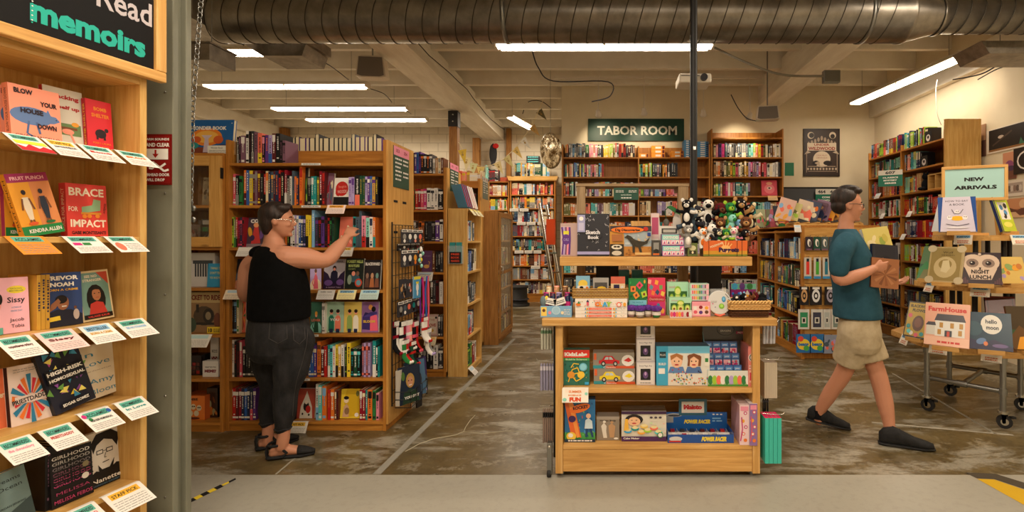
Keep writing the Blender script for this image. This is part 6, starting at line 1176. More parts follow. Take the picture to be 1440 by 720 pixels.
carved('larger slanted wooden display board behind the dinosaur box',903,3.36,[(-.05,0),(.085,0),(.07,.2),(.045,.235),(-.075,.235)],.025)
carved('small dark slanted board between the two wooden boards',884,3.38,[(-.03,0),(.03,0),(.03,.2),(-.03,.2)],.02,'dark')
for k,px in enumerate((920,950)):
    t=thing('paddle_ornament',f'pale rounded wooden paddle ornament, {("left","right")[k]} of the pair flanking a leaf','ornament',(PX(px+2,3.36),3.36,zz));mb=MB();w=.028
    mb.prism([(-w,0),(w,0),(w*1.15,.16),(w*.9,.25),(w*.4,.285),(-w*.4,.285),(-w*.9,.25),(-w*1.15,.16)],0,.018,'D0C8C0','matte');mb.build('body',t,bevel=.004)
t=thing('rabbit_figure','small grey rabbit figure with a green leaf between the paddles','figurine',(PX(937,3.34),3.34,zz))
mb=MB('matte');mb.ball((0,0,.12),(.035,.03,.09),'6C6A64');mb.ball((0,0,.22),(.02,.02,.025),'5C5A54');mb.box((-.03,-.02,0),(.03,.02,.04),'4A4844');mb.build('body',t)
mb=MB('gloss');mb.tube([(0,0,.24),(-.01,0,.3),(.02,0,.33)],.003,6,'forest');mb.add([(.0,0,.325),(.03,-.01,.335),(.07,-.01,.31),(.1,0,.27),(.05,0,.29)],[(0,1,2,3,4)],'green');mb.build('leaf',t)
mb=MB('print');Ys=KY+.485;w_=PX(898,Ys)-PX(863,Ys);h_=.085;mb.box((0,0,0),(w_,.006,h_),'1E4A3C');a=Art(mb,(0,0,0),(1,0,0),(0,0,1),w_,h_);a.scrib(.08,.4,.62,.85,2,'white',.35);a.scrib(.6,.92,.62,.85,2,'white',.35);a.txt('activities',.5,.42,.15,'C8D8CC',mw=.42);a.scrib(.3,.72,.12,.28,1,'white',.5)
tag(mb.build('section_sign',loc=(PX(863,Ys),Ys,PZ(281,Ys))),'small dark green sign clipped on the wooden frame above the toys','sign')
def pup(a):
    a.rect(0,0,1,1,'D8642A');a.rect(0,0,1,.35,'C8902A');a.rect(0,0,1,.12,'6C7A2C');a.ell(.5,.45,.12,.25,'F0B870');[a.line([(.47+.03*i,.5),(.44+.07*i,.96-abs(i-1)*.08)],.006,'F0B870') for i in range(4)]
    a.txt('FOLKMANIS',.3,.72,.13,'F0D8B0',mw=.3,rot=.35,bold=.02);a.txt('Puppets',.58,.42,.26,'3A1444',mw=.46,bold=.05);a.rect(.12,0,.13,1,'2A1A14');a.rect(.76,0,.77,1,'2A1A14');a.rect(.87,0,.88,1,'2A1A14')
kbox('orange and green Puppets box in front of the plush animals',989,1051,338.5,zz,3.15,.12,pup,'2A1A1C','display box','display_box',topc='2A1A1C')
def plush(label,px,py,Y,s,body,acc,seed,ears=True,snout=None,pose=0,name='hand_puppet'):
    r=random.Random(seed);t=thing(name,label,'hand puppet',P(px,py,Y),r.uniform(-.5,.5),'plush hand puppets on the raised shelf')
    mb=MB('cloth');mb.tube([(0,0,-.11*s),(0,.01,-.04*s),(0,0,.02*s)],[.034*s,.038*s,.02*s],10,body);mb.ball((0,-.012*s,-.055*s),(.024*s,.03*s,.04*s),acc);mb.build('body',t)
    mb=MB('cloth');mb.ball((0,-.01*s,.045*s),(.038*s,.034*s,.036*s),body);mb.ball((0,-.04*s,.035*s),(.02*s,.022*s,.016*s),acc);mb.ball((0,-.062*s,.04*s),.006*s,'black' if body != 'black' else 'grey','gloss',6,5)
    for k in (-1,1):
        mb.ball((k*.016*s,-.036*s,.058*s),.006*s,'black' if body not in ('black','charcoal') else 'white','gloss',6,5)
        if ears:mb.ball((k*.032*s,0,.078*s),(.014*s,.007*s,.016*s),acc)
    mb.build('head',t)
    for k in (-1,1):a_=r.uniform(-.3,.9);MB('cloth').tube([(k*.03*s,-.005,-.01*s),(k*.055*s,-.025*s,(-.02+.03*a_)*s),(k*.075*s,-.035*s,(-.02+.06*a_)*s)],[.014*s,.013*s,.015*s],8,body if k<0 else acc).build('arm',t)
    return t
pl=[('black and white spotted',966,296,3.2,1.0,'black','white'),('grey shaggy',972,312,3.26,1.35,'slate','charcoal'),('white faced raccoon-like',967,330,3.18,.9,'grey','white'),('black and white cow',982,322,3.28,1.0,'black','white'),
      ('white headed penguin',996,297,3.3,1.1,'white','black'),('jet black long-armed',1003,313,3.34,1.2,'black','charcoal'),('dark brown tall',1013,305,3.32,1.35,'maroon','brown'),('bright green fuzzy',1026,301,3.3,1.1,'green','lime'),
      ('tan faced black monkey',1041,297,3.34,1.2,'black','tan'),('black and cream lamb',1054,303,3.36,1.1,'black','cream'),('brown cheeked monkey',1049,322,3.22,1.15,'brown','tan'),('tan and orange fox',1014,321,3.24,1.0,'brown','tan'),
      ('small lying dalmatian',1000,330,3.20,1.0,'white','charcoal'),('small green frog',1021,334,3.19,.8,'green','lime'),('charcoal and cream spotted',1010,334,3.19,.85,'charcoal','cream'),('white and pink horse',1032,332,3.19,.8,'white','pink'),
      ('orange beaked bird',988,333,3.19,.8,'white','orange'),('blue and white bird',1038,322,3.26,.9,'sky','white'),('dark hedgehog',984,306,3.36,1.1,'charcoal','cream'),('green and white turtle',1029,315,3.24,.9,'mint','green'),('black curly dog',1047,336,3.2,.9,'black','brown')]
for i,(n_,px,py,Y,s_,b_,c_) in enumerate(pl):plush(f'{n_} hand puppet in the puppet pile',px,py,Y,s_*.86,b_,c_,i+3)
t=thing('puppet_rack','black wire puppet tree behind the puppet box','rack',(PX(1010,3.36),3.40,us+.001));mb=MB('wire');mb.cyl((0,0,.005),(0,0,.34),.008,8)
for i in range(12):a_=i*.9;mb.cyl((0,0,.08+i*.02),(.13*math.cos(a_),.07*math.sin(a_)-.02,.11+i*.022),.004,6)
mb.build('tree',t);MB('wire').lathe([(.1,0),(.1,.006)],n=20).build('base',t)
Yt=3.02
t=thing('counter_display','blue cardboard tray of small navy and pink pouches','display box',(PX(782,Yt),Yt,tt))
w_,h_=PX(804,Yt)-PX(760,Yt),.068
mb=MB('gloss');mb.box((-w_/2,0,0),(w_/2,.004,h_),'7CACD0');mb.box((-w_/2,.004,0),(w_/2,.13,.006),'7CACD0');mb.box((-w_/2,.004,0.006),(-w_/2+.004,.13,h_),'6C9CC4');mb.box((w_/2-.004,.004,.006),(w_/2,.13,h_),'6C9CC4');mb.box((-w_/2,.13,0),(w_/2,.134,h_*1.6),'6C9CC4')
a=Art(mb,(-w_/2,0,0),(1,0,0),(0,0,1),w_,h_);a.rect(.02,.1,.2,.9,'E8C860');a.ell(.11,.6,.05,.15,'brown');a.ell(.5,.6,.14,.38,'B0D0E4');a.ell(.5,.6,.11,.3,'9CC4DC');a.scrib(.75,.95,.2,.8,4,'white',.3);a.ell(.3,.4,.05,.15,'pink');a.ell(.7,.4,.05,.15,'cream');mb.build('tray',t)
def pouch(label,x,y,z,w,h,c1,c2,yaw=0.,k='toy pouch'):
    t=thing('toy_pouch',label,'pouch',(x,y,z),yaw,'pouches in the blue tray');mb=MB('gloss')
    mb.tube([(0,0,0),(0,0,h*.5),(0,0,h*.9),(0,0,h)],[(w*.5,.018),(w*.52,.022),(w*.48,.012),(w*.46,.004)],12,c1,ref=(1,0,0));mb.tube([(0,0,h*.62),(0,0,h*.95)],[(w*.5,.022),(w*.48,.01)],12,c2,ref=(1,0,0));mb.ball((0,-.018,h*.3),(w*.2,.008,h*.14),'white');mb.build('bag',t)
    return t
for i,(px,c1,c2) in enumerate(((768,'magenta','navy'),(777,'crimson','navy'),(786,'lilac','navy'),(798,'magenta','navy'))):pouch(f'{c1} and navy pouch, {ordn(i+1)} from the left in the blue tray',PX(px,Yt+.04),Yt+.045,tt+.0065,.036,.14,c1,c2,.2*(i-1))
for i,(px,c1,c2) in enumerate(((772,'tan','cream'),(783,'salmon','tan'),(795,'tan','brown'))):pouch(f'{c1} topped pouch, {ordn(i+1)} from the left in the tray back row',PX(px,Yt+.1),Yt+.1,tt+.0065,.036,.175,c1,c2,.1)
for i,px in enumerate((774,787)):
    mb=MB('print');mb.box((-.035,0,-.02),(.035,.0015,.02),'white');a=Art(mb,(-.035,0,-.02),(1,0,0),(0,0,1),.07,.04);a.scrib(.1,.9,.25,.75,2,'charcoal',.5);o=mb.build('price_card',loc=P(px,424,Yt+.01),ry=.2-.5*i);tag(o,f'small white price card on the pouches, {("left","right")[i]} of two','card')
t=thing('plush_fish','small grey and yellow soft toy hanging at the tray edge','plush toy',P(764,424,Yt+.02));MB('cloth').ball((0,0,0),(.02,.02,.035),'6A7A80').build('body',t);MB('cloth').ball((.02,0,.02),(.012,.012,.014),'yellow').build('head',t)
dots=lambda a,n,s:[a.ell(random.Random(s+i).uniform(.03,.97),random.Random(s*3+i).uniform(.1,.9),.009,.05,('coral','amber','teal','green')[i % 4],6) for i in range(n)]
def clay(a):a.rect(0,0,1,1,'E8E0D8');dots(a,30,5);a.txt('MODELING CLAY KIT',.52,.78,.14,'coral',mw=.34);[a.txt(ch,.42+.075*i,.34,.5,c,bold=.06) for i,(ch,c) in enumerate((('C','orange'),('L','amber'),('A','cyan'),('Y','lime')))];a.ell(.06,.3,.05,.2,'orange');a.poly([(.04,.4),(.07,.75),(.1,.4)],'green');a.rect(.22,.15,.26,.6,'rose');a.poly([(.21,.6),(.24,.9),(.27,.6)],'navy');a.ell(.84,.3,.05,.3,'coral');a.ell(.84,.28,.03,.2,'E8E0D8');a.ell(.95,.3,.03,.25,'amber')
def clay2(a):a.rect(0,0,1,1,'E8E0D8');dots(a,16,9);a.rect(.26,.2,.7,.8,'coral');a.txt('creative modeling clay',.48,.5,.35,'white',mw=.36);[a.ell(.2+.02*i,.5,.012,.25,c,8) for i,c in enumerate(('cyan','yellow','orange'))];[a.ell(.74+.022*i,.5,.012,.25,c,8) for i,c in enumerate(('orange','yellow','cyan'))]
zc=tt;Yc=3.0
for i,(b_,tp) in enumerate(((446,441.5),(441.5,437),(437,431.5),(431.5,420))):
    z1_=PZ(tp,Yc)-PZ(446.5,Yc)+tt;kbox(f'white spotted clay kit box, {("bottom","second","third","top")[i]} of the stack of four',809,882,CY+(H-z1_)*F/Yc,zc,Yc,.16,clay if i==3 else clay2,'E8E0D8',group='clay kit boxes on the table');zc=z1_+.001
t=thing('woven_tray','shallow woven brown basket on the clay boxes','basket',(PX(844,3.02),3.01,zc));bwid,bh2=PX(882,3.02)-PX(806,3.02),.062
def weave(mb,x0,x1,y0,y1,z0,z1,nr,nc,c1,c2,r=.0045):
    per=[(x0,y0),(x1,y0),(x1,y1),(x0,y1)];
    for i in range(nr):
        z=z0+(z1-z0)*(i+.5)/nr;pts=[]
        for k in range(4):
            (a0,b0),(a1,b1)=per[k],per[(k+1) % 4];m=max(int(nc*((a1-a0)**2+(b1-b0)**2)**.5/(x1-x0)),4)
            for j in range(m):s_=j/m;off=(.004 if (j+i) % 2 else-.004);nx,ny=(b1-b0),-(a1-a0);L=(nx*nx+ny*ny)**.5;pts.append((a0+(a1-a0)*s_+nx/L*off,b0+(b1-b0)*s_+ny/L*off,z))
        mb.tube(pts,[(r,(z1-z0)/nr*.5)]*len(pts),6,c1 if i % 2 else c2,'matte',closed=True,ref=(1,0,0))
mb=MB('matte');weave(mb,-bwid/2,bwid/2,.0,.15,0,bh2,6,36,'A07840','C09858');mb.build('woven_wall',t);MB('matte').box((-bwid/2+.004,.004,0.001),(bwid/2-.004,.146,.006),'8A6434').build('base',t)
def tin(label,x0,x1,top,c,art):kbox(label,x0,x1,top,zc+.0075,3.06,.03,art,c,'tin','small_tin')
tin('blue and yellow picture tin in the woven basket',810,829.5,388.5,'7CACC8',lambda a:(a.rect(0,0,1,1,'7CB0CC'),a.ell(.5,.62,.34,.2,'E8C850'),a.rect(.1,.3,.9,.52,'white'),a.ell(.4,.42,.14,.08,'black'),a.ell(.8,.4,.1,.08,'orange')))
tin('silver tin with a yellow half circle in the woven basket',834,856,391,'8A8A88',lambda a:(a.rect(0,0,1,1,'A09C98'),a.rect(.1,.3,.9,.75,'4A4848'),a.ell(.55,.4,.3,.14,'E8C040')))
tin('red and cream tin at the right of the woven basket',859,879,389.5,'C8604C',lambda a:(a.rect(0,0,1,1,'E0C8A0'),a.rect(0,.65,1,1,'C8604C'),a.rect(.2,.3,.6,.6,'24204A'),a.ell(.8,.45,.1,.1,'white')))
def dn(a):
    a.rect(0,0,1,1,'1E7A40');busy(a,.05,.45,.95,.95,16,('145C30','2E9C54'),3,.07);a.ell(.88,.92,.05,.05,'amber')
    for u,w,q,c in ((.25,.72,.3,'E8803C'),(.6,.82,-.5,'D8486C'),(.42,.55,.9,'E8903C'),(.85,.58,.6,'B8D040')):
        a.poly([(u+.2*math.cos(q+k*math.pi/2+.5),w+.11*math.sin(q+k*math.pi/2+.5)) for k in range(4)],c);a.ell(u,w,.06,.04,'7A2A1E')
    a.rect(.02,.16,.98,.42,'7CC4D8');a.txt('THE DINOSAUR',.5,.36,.05,'1E6C8C',mw=.6);a.txt('DOMINOES',.5,.25,.09,'0E5C7C',mw=.82,bold=.03)
kbox('green dinosaur dominoes box standing on the table',884,909.5,392,tt,3.08,.04,dn,'1E7A40')
def rd(a):
    a.rect(0,0,1,1,'D8385C');[a.poly([(u+.13*math.cos(k*math.pi/2+q),w+.08*math.sin(k*math.pi/2+q)) for k in range(4)],c) for u,w,q,c in ((.2,.75,.2,'5C8C9C'),(.5,.88,.5,'E8A040'),(.75,.75,.8,'6C9C5C'),(.3,.6,.5,'E87840'),(.55,.62,.1,'2E4C6C'),(.85,.58,.4,'E8C050'),(.1,.9,.6,'F0A090'))]
    a.rect(.04,.38,.96,.5,'B8283C');a.rect(0,0,1,.36,'C83070');[a.ell(u,w,.1,.07,c) for u,w,c in ((.25,.2,'6CA86C'),(.6,.26,'3C7C9C'),(.85,.12,'E8A040'),(.5,.06,'F0D0C0'))];a.txt('Dominoes',.5,.44,.07,'E8B0A0',mw=.8)
kbox('red and pink patterned game box beside the green dominoes',911,935.5,391,tt,3.08,.04,rd,'B02848')
def jar(label,px,Y,c,lid='purple'):
    t=thing('candy_jar',label,'jar',(PX(px,Y),Y,tt),0,'small jars with purple tops');r_=.026
    MB('glass').lathe([(r_*.8,0),(r_,.008),(r_,.045),(r_*.8,.052)],n=16).build('jar_body',t);MB('gloss').lathe([(r_*.7,.003),(r_*.9,.01),(r_*.9,.03)],n=12,c=c).build('contents',t)
    mb=MB('cloth');mb.lathe([(r_*1.25,.046),(r_*.85,.058),(r_*.8,.07),(r_*.2,.074)],n=14,c=lid);
    for k in range(7):mb.ball((r_*1.0*math.cos(k*.9),r_*1.0*math.sin(k*.9),.056),(.009,.009,.012),lid,'cloth',6,5)
    mb.build('fabric_lid',t);MB('print').lathe([(r_+.0006,.018),(r_+.0006,.038)],n=16,c='D8D0C8').build('label_band',t)
for i,(px,Y,c) in enumerate(((888,3.03,'B09098'),(900,3.0,'A89890'),(911,3.035,'B8A8A0'),(923,3.0,'green'))):jar(('jar with a purple top at the left end of the jars','jar of pinkish sand with purple top, second of four','jar with purple top partly behind, third of four','jar of bright green slime with purple top')[i],px,Y,c)
def avo(a):
    a.rect(0,0,1,1,'A8D8B8');a.rect(.06,.2,.94,.72,'2A5C2C');a.txt('avocado',.25,.86,.09,'C86C7C',mw=.3)
    for u,r_ in ((.22,.12),(.5,.16),(.8,.12)):a.ell(u,.45,r_,r_*1.6,'8CB83C');a.ell(u,.44,r_*.75,r_*1.25,'D8DC7C');a.ell(u,.4,r_*.4,r_*.6,'8A4A24')
    a.ell(.5,.74,.16,.14,'8CB83C');a.ell(.5,.72,.12,.1,'D8DC7C')
kbox('mint avocado toy box, rear of the two avocado boxes',938,968,397,tt,3.12,.05,avo,'A8D8B8');kbox('mint avocado toy box in front with a fruity strip',941,973,419,tt,3.04,.06,avo,'A8D8B8')
mb=MB('gloss');w_=PX(973,3.0)-PX(942,3.0);h_=.045;mb.box((-w_/2,0,0),(w_/2,.03,h_),'D8C8C0');a=Art(mb,(-w_/2,0,0),(1,0,0),(0,0,1),w_,h_);[a.ell(.08+.12*i,.5,.07,.35,c) for i,c in enumerate(('E05868','magenta','coral','amber','rose','D8C8C0','crimson','white'))];tag(mb.build('eraser_tray',loc=(PX(957.5,2.99),2.985,tt)),'low box of pink and yellow fruit erasers by the avocado boxes','box')
def paints(a):a.rect(0,0,1,1,'B8D8C8');a.rect(.05,.12,.85,.88,'D8C8C8');[a.rect(.1+.095*i,.2,.17+.095*i,.8,c) for i,c in enumerate(('rose','orange','amber','lime','green','teal','lilac','mauve'))];a.rect(.86,.05,.98,.95,'F0B0C0')
zp=tt+.122
kbox('pink makeup-like animal eraser set box under the paint sets',972,999,424.5,tt,3.04,.06,lambda a:(a.rect(0,0,1,1,'E898A8'),a.rect(.06,.1,.94,.72,'F0C8CC'),[a.ell(u,w,.1,.12,c) for u,w,c in ((.2,.58,'white'),(.5,.62,'crimson'),(.8,.58,'amber'),(.22,.3,'rose'),(.5,.28,'purple'),(.8,.3,'brown'))]),'E898A8')
zp=tt+(446-424.5)*3.04/F+.001
for i in range(3):kbox(f'mint watercolour set, {("bottom","middle","top")[i]} of three stacked',970.5,997,CY+(H-zp-.034)*F/3.06,zp,3.06,.06,paints,'B8D8C8',group='stacked watercolour sets');zp+=.035
t=thing('face_toy','round white face craft kit with blue and green eyes','craft kit',(PX(1012,3.05),3.05,tt))
mb=MB('gloss');mb.T=Matrix.Translation((0,0,.085)) @ Matrix.Rotation(-.1,4,'X');mb.lathe([(.07,.0),(.074,.006),(.07,.012)],n=32,c='D0D0D0',ax='y');a=Art(mb,(-.07,-.0005,-.07),(1,0,0),(0,0,1),.14,.14)
a.ell(.68,.64,.09,.13,'3C8CC0');a.ell(.68,.66,.05,.07,'6CB8E0');a.ell(.58,.34,.12,.12,'7CB83C');a.ell(.58,.36,.07,.07,'A8D860');a.scrib(.12,.4,.5,.6,2,'grey',.3);a.ell(.86,.52,.03,.03,'magenta');a.ell(.2,.45,.02,.03,'magenta');a.ell(.3,.3,.025,.02,'purple');a.line([(.75,.88),(.9,.7)],.003,'charcoal');mb.build('disc',t)
mb=MB('gloss');mb.tube([(-.03,0,.015),(0,-.006,.004),(.03,0,.015)],.007,8,'coral');mb.build('mouth',t);MB('plastic').box((-.052,.012,0),(.055,.05,.165)).build('clear_case',t)
def monster(a):a.rect(0,0,1,1,'8C2C78');a.rect(0,.8,1,1,'6CB8A0');[a.ell(u,.9,.12,.12,c) for u,c in ((.15,'cyan'),(.45,'purple'),(.75,'green'))];a.poly([(.5+.3*math.cos(k*.52)*(1 if k % 2 else .7)+.15,.42+.36*math.sin(k*.52)*(1 if k % 2 else .6)) for k in range(12)],'white');a.ell(.64,.42,.22,.2,'E8A030');a.ell(.6,.38,.1,.12,'2A1430')
kbox('purple monster craft box behind the big wicker basket',1028,1063,399,tt,3.24,.06,monster,'8C2C78')
t=thing('wicker_basket','two-tone wicker basket of dark plush toys at the table end','basket',(PX(1053,3.03),3.0,tt));bw_=PX(1083,3.03)-PX(1026,3.03)
mb=MB('matte');weave(mb,-bw_/2+.012,bw_/2-.012,.012,.17,0,.045,4,22,'4A2C18','5C3820',.005);mb.build('dark_base_weave',t);mb=MB('matte');weave(mb,-bw_/2+.004,bw_/2-.004,.004,.178,.046,.09,4,20,'D0A060','DCB070',.006);mb.build('light_weave',t)
mb=MB('matte');n_=13
for k in range(n_):x=-bw_/2+bw_*k/(n_-1);mb.tube([(x-.008,-.002,.086),(x,-.008,.098),(x+.01,-.001,.1)],.005,6,'E0B878')
mb.tube([(-bw_/2,.0,.096),(bw_/2,.0,.096),(bw_/2,.182,.096),(-bw_/2,.182,.096)],.006,6,'D0A060',closed=True);mb.build('braided_rim',t);MB('matte').box((-bw_/2+.018,.018,.001),(bw_/2-.018,.165,.006),'4A2C18').build('base',t)
for i,(dx,dy,c,n_) in enumerate(((-.075,.06,'charcoal','dark blue-grey plush with a white patch'),(-.035,.09,'black','black plush toy with blue trim'),(.01,.07,'brown','dark brown furry plush'),(.055,.09,'maroon','reddish brown furry plush'),(.09,.06,'black','small black plush'))):
    t2=thing('plush_toy',f'{n_} in the wicker basket','plush toy',(PX(1053,3.03)+dx,3.0+dy,tt+.085),i*.7);mb=MB('cloth');mb.ball((0,0,0),(.034,.03,.034),c);mb.ball((0,-.02,.036),(.022,.02,.02),c);mb.ball((0,-.036,.034),(.009,.006,.008),'white' if i<2 else 'tan');mb.build('body',t2)
    for k in (-1,1):MB('cloth').ball((k*.018,-.015,.054),(.008,.006,.01),('blue','sky','black','brown','grey')[i]).build('ear',t2);MB('cloth').tube([(k*.03,0,0),(k*.046,-.02,.012)],.009,6,c).build('arm',t2)
t=thing('drinking_straw','thin clear tube beside the purple monster box','tube',(PX(1026,3.12),3.12,tt));MB('plastic').tube([(0,0,0.002),(-.005,0,.2)],.005,8).build('tube_body',t)
tag(MB('print').box((0,0,0),(.07,.03,.12),'C8C0B4').build('paper_bag',loc=(PX(1040,3.5),3.45,tt)),'small pale tote bag standing under the raised shelf','bag')
for k,px in enumerate((870,889)):
    kbox(f'teal toy carton at the back of the table, {("left","right")[k]} of two',px,px+15,380,tt,3.52,.1,lambda a:(a.rect(0,0,1,1,'2A7880'),a.rect(.1,.1,.9,.6,'D8C8B8'),a.ell(.5,.4,.2,.2,'charcoal')),'2A7880')
zm=zmid+.0005
def kidz(a):
    a.rect(0,0,1,1,'2A7060');busy(a,.05,.05,.95,.66,26,('1E5C48','3C9C6C','2A8CA0','E0A830','1C4A3C'),3);a.rect(0,.78,1,1,'D83024');a.txt('KidzLabs',.48,.88,.1,'white',mw=.86,bold=.04);a.rect(0,.7,1,.77,'3C9C54');a.txt('Bubble Science',.5,.735,.045,'white',mw=.8);a.circ(.76,.52,.025,'6CB8D0');a.circ(.76,.52,.018,'8CCFE0')
    a.line([(.2,.1),(.35,.45),(.55,.5),(.7,.2),(.5,.12),(.3,.3),(.6,.36)],.006,'E8C030');a.line([(.3,.5),(.4,.62),(.6,.6)],.005,'E8C030');a.ell(.3,.3,.14,.1,'D89030');a.ell(.68,.3,.14,.1,'E8C040');a.rect(.82,.02,.97,.1,'cyan')
kbox('red and green bubble science kit box',792,829,492,zm,3.06,.06,kidz,'2A7060')
def car(c,c2):
    def f(a):
        a.rect(0,0,1,1,'8C8478');a.rect(0,0,1,.16,'C8502C');a.rect(0,0,.3,.2,'2E8C98');a.txt('Classic',.4,.08,.1,'white',mw=.3);a.ell(.84,.5,.15,.36,'E0DCD8');a.poly([(.74,.5),(.86,.7),(.94,.5),(.86,.4)],c2);a.rect(.02,.55,.08,.95,'D86030')
        a.poly([(.14,.3),(.14,.5),(.22,.56),(.28,.8),(.46,.8),(.54,.56),(.64,.5),(.64,.3)],c);a.poly([(.27,.56),(.31,.73),(.37,.73),(.37,.56)],'B8C8D0');a.poly([(.39,.56),(.39,.73),(.44,.73),(.49,.56)],'B8C8D0');[a.ell(u,.3,.055,.16,'1C1A1C') for u in (.25,.54)];[a.ell(u,.3,.03,.09,'B8B4B0') for u in (.25,.54)]
    return f
h1=(545-523)*3.08/F
kbox('boxed yellow toy car under the red one',835,893,CY+(H-zm-h1)*F/3.08,zm,3.08,.09,car('E0C828','E0C828'),'9C9488',group=None,topc='A89C8C');kbox('boxed red toy car stacked on the yellow one',834,892,CY+(H-zm-2*h1-.001)*F/3.08,zm+h1+.001,3.08,.09,car('C02028','C83030'),'9C9488',topc='A89C8C')
def wb(a):a.rect(0,0,1,1,'C8C0C0');a.rect(.06,.05,.94,.95,'D8D2D0');a.txt('Story Magic Box',.5,.85,.07,'4A4048',mw=.7);a.rect(.22,.22,.76,.72,'14121A');a.ell(.49,.45,.14,.16,'5C4070');a.ell(.49,.5,.06,.08,'B890C0');a.scrib(.2,.8,.08,.16,1,'grey',.5)
zq=zm
for i,(y0,y1,Y) in enumerate(((546,514,3.06),(514,483,3.08),(483,456,3.10))):hh=(y0-y1)*Y/F;kbox(f'pale grey box with a dark square window, {("bottom","middle","top")[i]} of three',895,921,CY+(H-zq-hh)*F/Y,zq,Y,.09,wb,'C0B8B8',group='stacked pale window boxes');zq+=hh+.001
def plus(a):
    a.rect(0,0,1,1,'3CA0C8');a.rect(.22,0,1,1,'D8D4CC');a.rect(.22,.82,1,1,'6CB8D8');a.rect(.06,.7,.18,.86,'14343C');a.txt('PLUS',.12,.78,.05,'white',mw=.1);a.txt('BUILD',.11,.55,.06,'white',mw=.14,bold=.02);a.rect(.04,.3,.16,.44,'white')
    for u,h_,b_ in ((.38,'A86C3C','5C7CB0'),(.7,'7A4424','4C6CA0')):
        a.poly([(u-.16,.32),(u-.12,.48),(u+.12,.48),(u+.16,.32)],b_);a.ell(u,.62,.11,.17,'E8B898');a.poly([(u-.11,.64),(u-.12,.76),(u,.82),(u+.12,.76),(u+.11,.64),(u,.74)],h_);a.ell(u-.04,.62,.012,.018,'black');a.ell(u+.04,.62,.012,.018,'black');a.ell(u,.53,.04,.02,'B83C3C')
    a.poly([(.58,.5),(.6,.78),(.64,.8),(.62,.5)],'7A4424');a.poly([(.78,.5),(.8,.78),(.84,.74),(.83,.5)],'7A4424')
    r=random.Random(4)
    for i in range(70):u,w=r.uniform(.25,.97),abs(r.gauss(.02,.16))+.02;a.k=14;a.rect(u,min(w,.42),u+.022,min(w,.42)+.03,r.choice(['red','yellow','green','blue','orange','teal','coral','white','lime']))
    a.k=16;a.rect(.9,.5,.98,.8,'E0DCD0');a.rect(.91,.6,.97,.7,'green')
kbox('wide blue building set box with two laughing children',923,998,487,zm,3.05,.12,plus,'2E8CB8',topc='4A6C84')
t=thing('counter_display','printed counter display filled with rows of pink blister packs','display box',(PX(1030,3.04),3.04,zm));w_=PX(1064,3.04)-PX(995,3.04);hd=.095
mb=MB('gloss');mb.box((-w_/2,0,0),(w_/2,.004,hd),'A8C890');a=Art(mb,(-w_/2,0,0),(1,0,0),(0,0,1),w_,hd);a.rect(0,.45,1,1,'D8D8D0');[a.ell(.05+.085*i,.4,.05,.3,c) for i,c in enumerate(('green','lime','coral','white','green','lilac','lime','coral','green','white','lime','green'))];a.rect(0,0,1,.12,'4A8C3C');mb.build('front_panel',t)
mb=MB('gloss');hb=PZ(458,3.2)-zm;mb.box((-w_/2,.17,0),(w_/2,.174,hb),'4A4644');a=Art(mb,(-w_/2,.17,0),(1,0,0),(0,0,1),w_,hb);a.ell(.5,.92,.2,.12,'1C1A1A');a.ell(.5,.92,.17,.1,'4A4644');a.txt('ERASERS',.5,.9,.035,'white',mw=.22);a.rect(.72,.84,.94,.89,'8C2C50');a.txt('PETS',.83,.865,.03,'white',mw=.14);mb.build('header_panel',t)
mb=MB('gloss');mb.add([(-w_/2,.004,0),(-w_/2,.17,0),(-w_/2,.17,.3),(-w_/2,.004,hd),(-w_/2+.003,.004,0),(-w_/2+.003,.17,0),(-w_/2+.003,.17,.3),(-w_/2+.003,.004,hd)],[(0,3,2,1),(4,5,6,7),(0,4,7,3),(3,7,6,2)],'7CACC0');mb.build('side_wall',t)
mb=MB('gloss');mb.box((w_/2-.055,-.006,.0),(w_/2-.0,.168,.245),'D88078');a=Art(mb,(w_/2-.055,-.006,0),(1,0,0),(0,0,1),.055,.245);a.circ(.5,.72,.026,'white');a.circ(.5,.72,.022,'2A2828');a.circ(.5,.72,.016,'white');a.txt('?',.5,.72,.05,'black',bold=.05);a.rect(.1,.1,.9,.4,'E8B8A0');a.rect(.15,.15,.5,.35,'C83C50');a.scrib(.1,.9,.44,.56,2,'white',.4);mb.build('side_carton',t)
for row in range(3):
    for k in range(4):
        x=-w_/2+.03+k*.053;y_=.018+row*.052;z_=hd-.03+row*.062
        o=thing('blister_pack',f'pink eraser blister pack, {ordn(k+1)} from the left in the {("front","middle","rear")[row]} row','pack',(PX(1030,3.04)+x,3.04+y_,zm+z_-.05),0,'blister packs in the counter display',-.15)
        mb=MB('gloss');mb.box((-.0255,0,0),(.0255,.004,.108),'28508C');a=Art(mb,(-.0255,0,0),(1,0,0),(0,0,1),.051,.108);a.rect(.08,.08,.92,.62,'E8A8B8' if (row+k) % 4 else 'A8C0D8');a.rect(.1,.72,.9,.9,'4C84C0');a.txt('pets',.5,.81,.1,'white',mw=.5);mb.build('pack_card',o)
        mb=MB('gloss');r=random.Random(row*4+k)
        for q in range(9):mb.ball((r.uniform(-.018,.018),-.004,r.uniform(.015,.062)),(.008,.005,.008),r.choice(['magenta','rose','pink','white','crimson']),None,6,5)
        mb.build('blister',o)
card('white and orange FUN card hanging on the middle shelf edge',T(PX(809,KY),KY+.002,zmid+.001),.158,.085,'F0E0D0',None,'F0E8DC',lambda a:(a.txt('SUMMER',.5,.74,.16,'E07838',mw=.5,bold=.02),a.txt('SCIENCE',.48,.5,.1,'E07838',mw=.5,bold=.02),a.txt('FUN',.5,.22,.26,'D84C28',mw=.44,bold=.05),a.ell(.1,.2,.08,.12,'mint'),a.ell(.92,.6,.06,.1,'mint')),1.35)
zb_=zbot+.0005
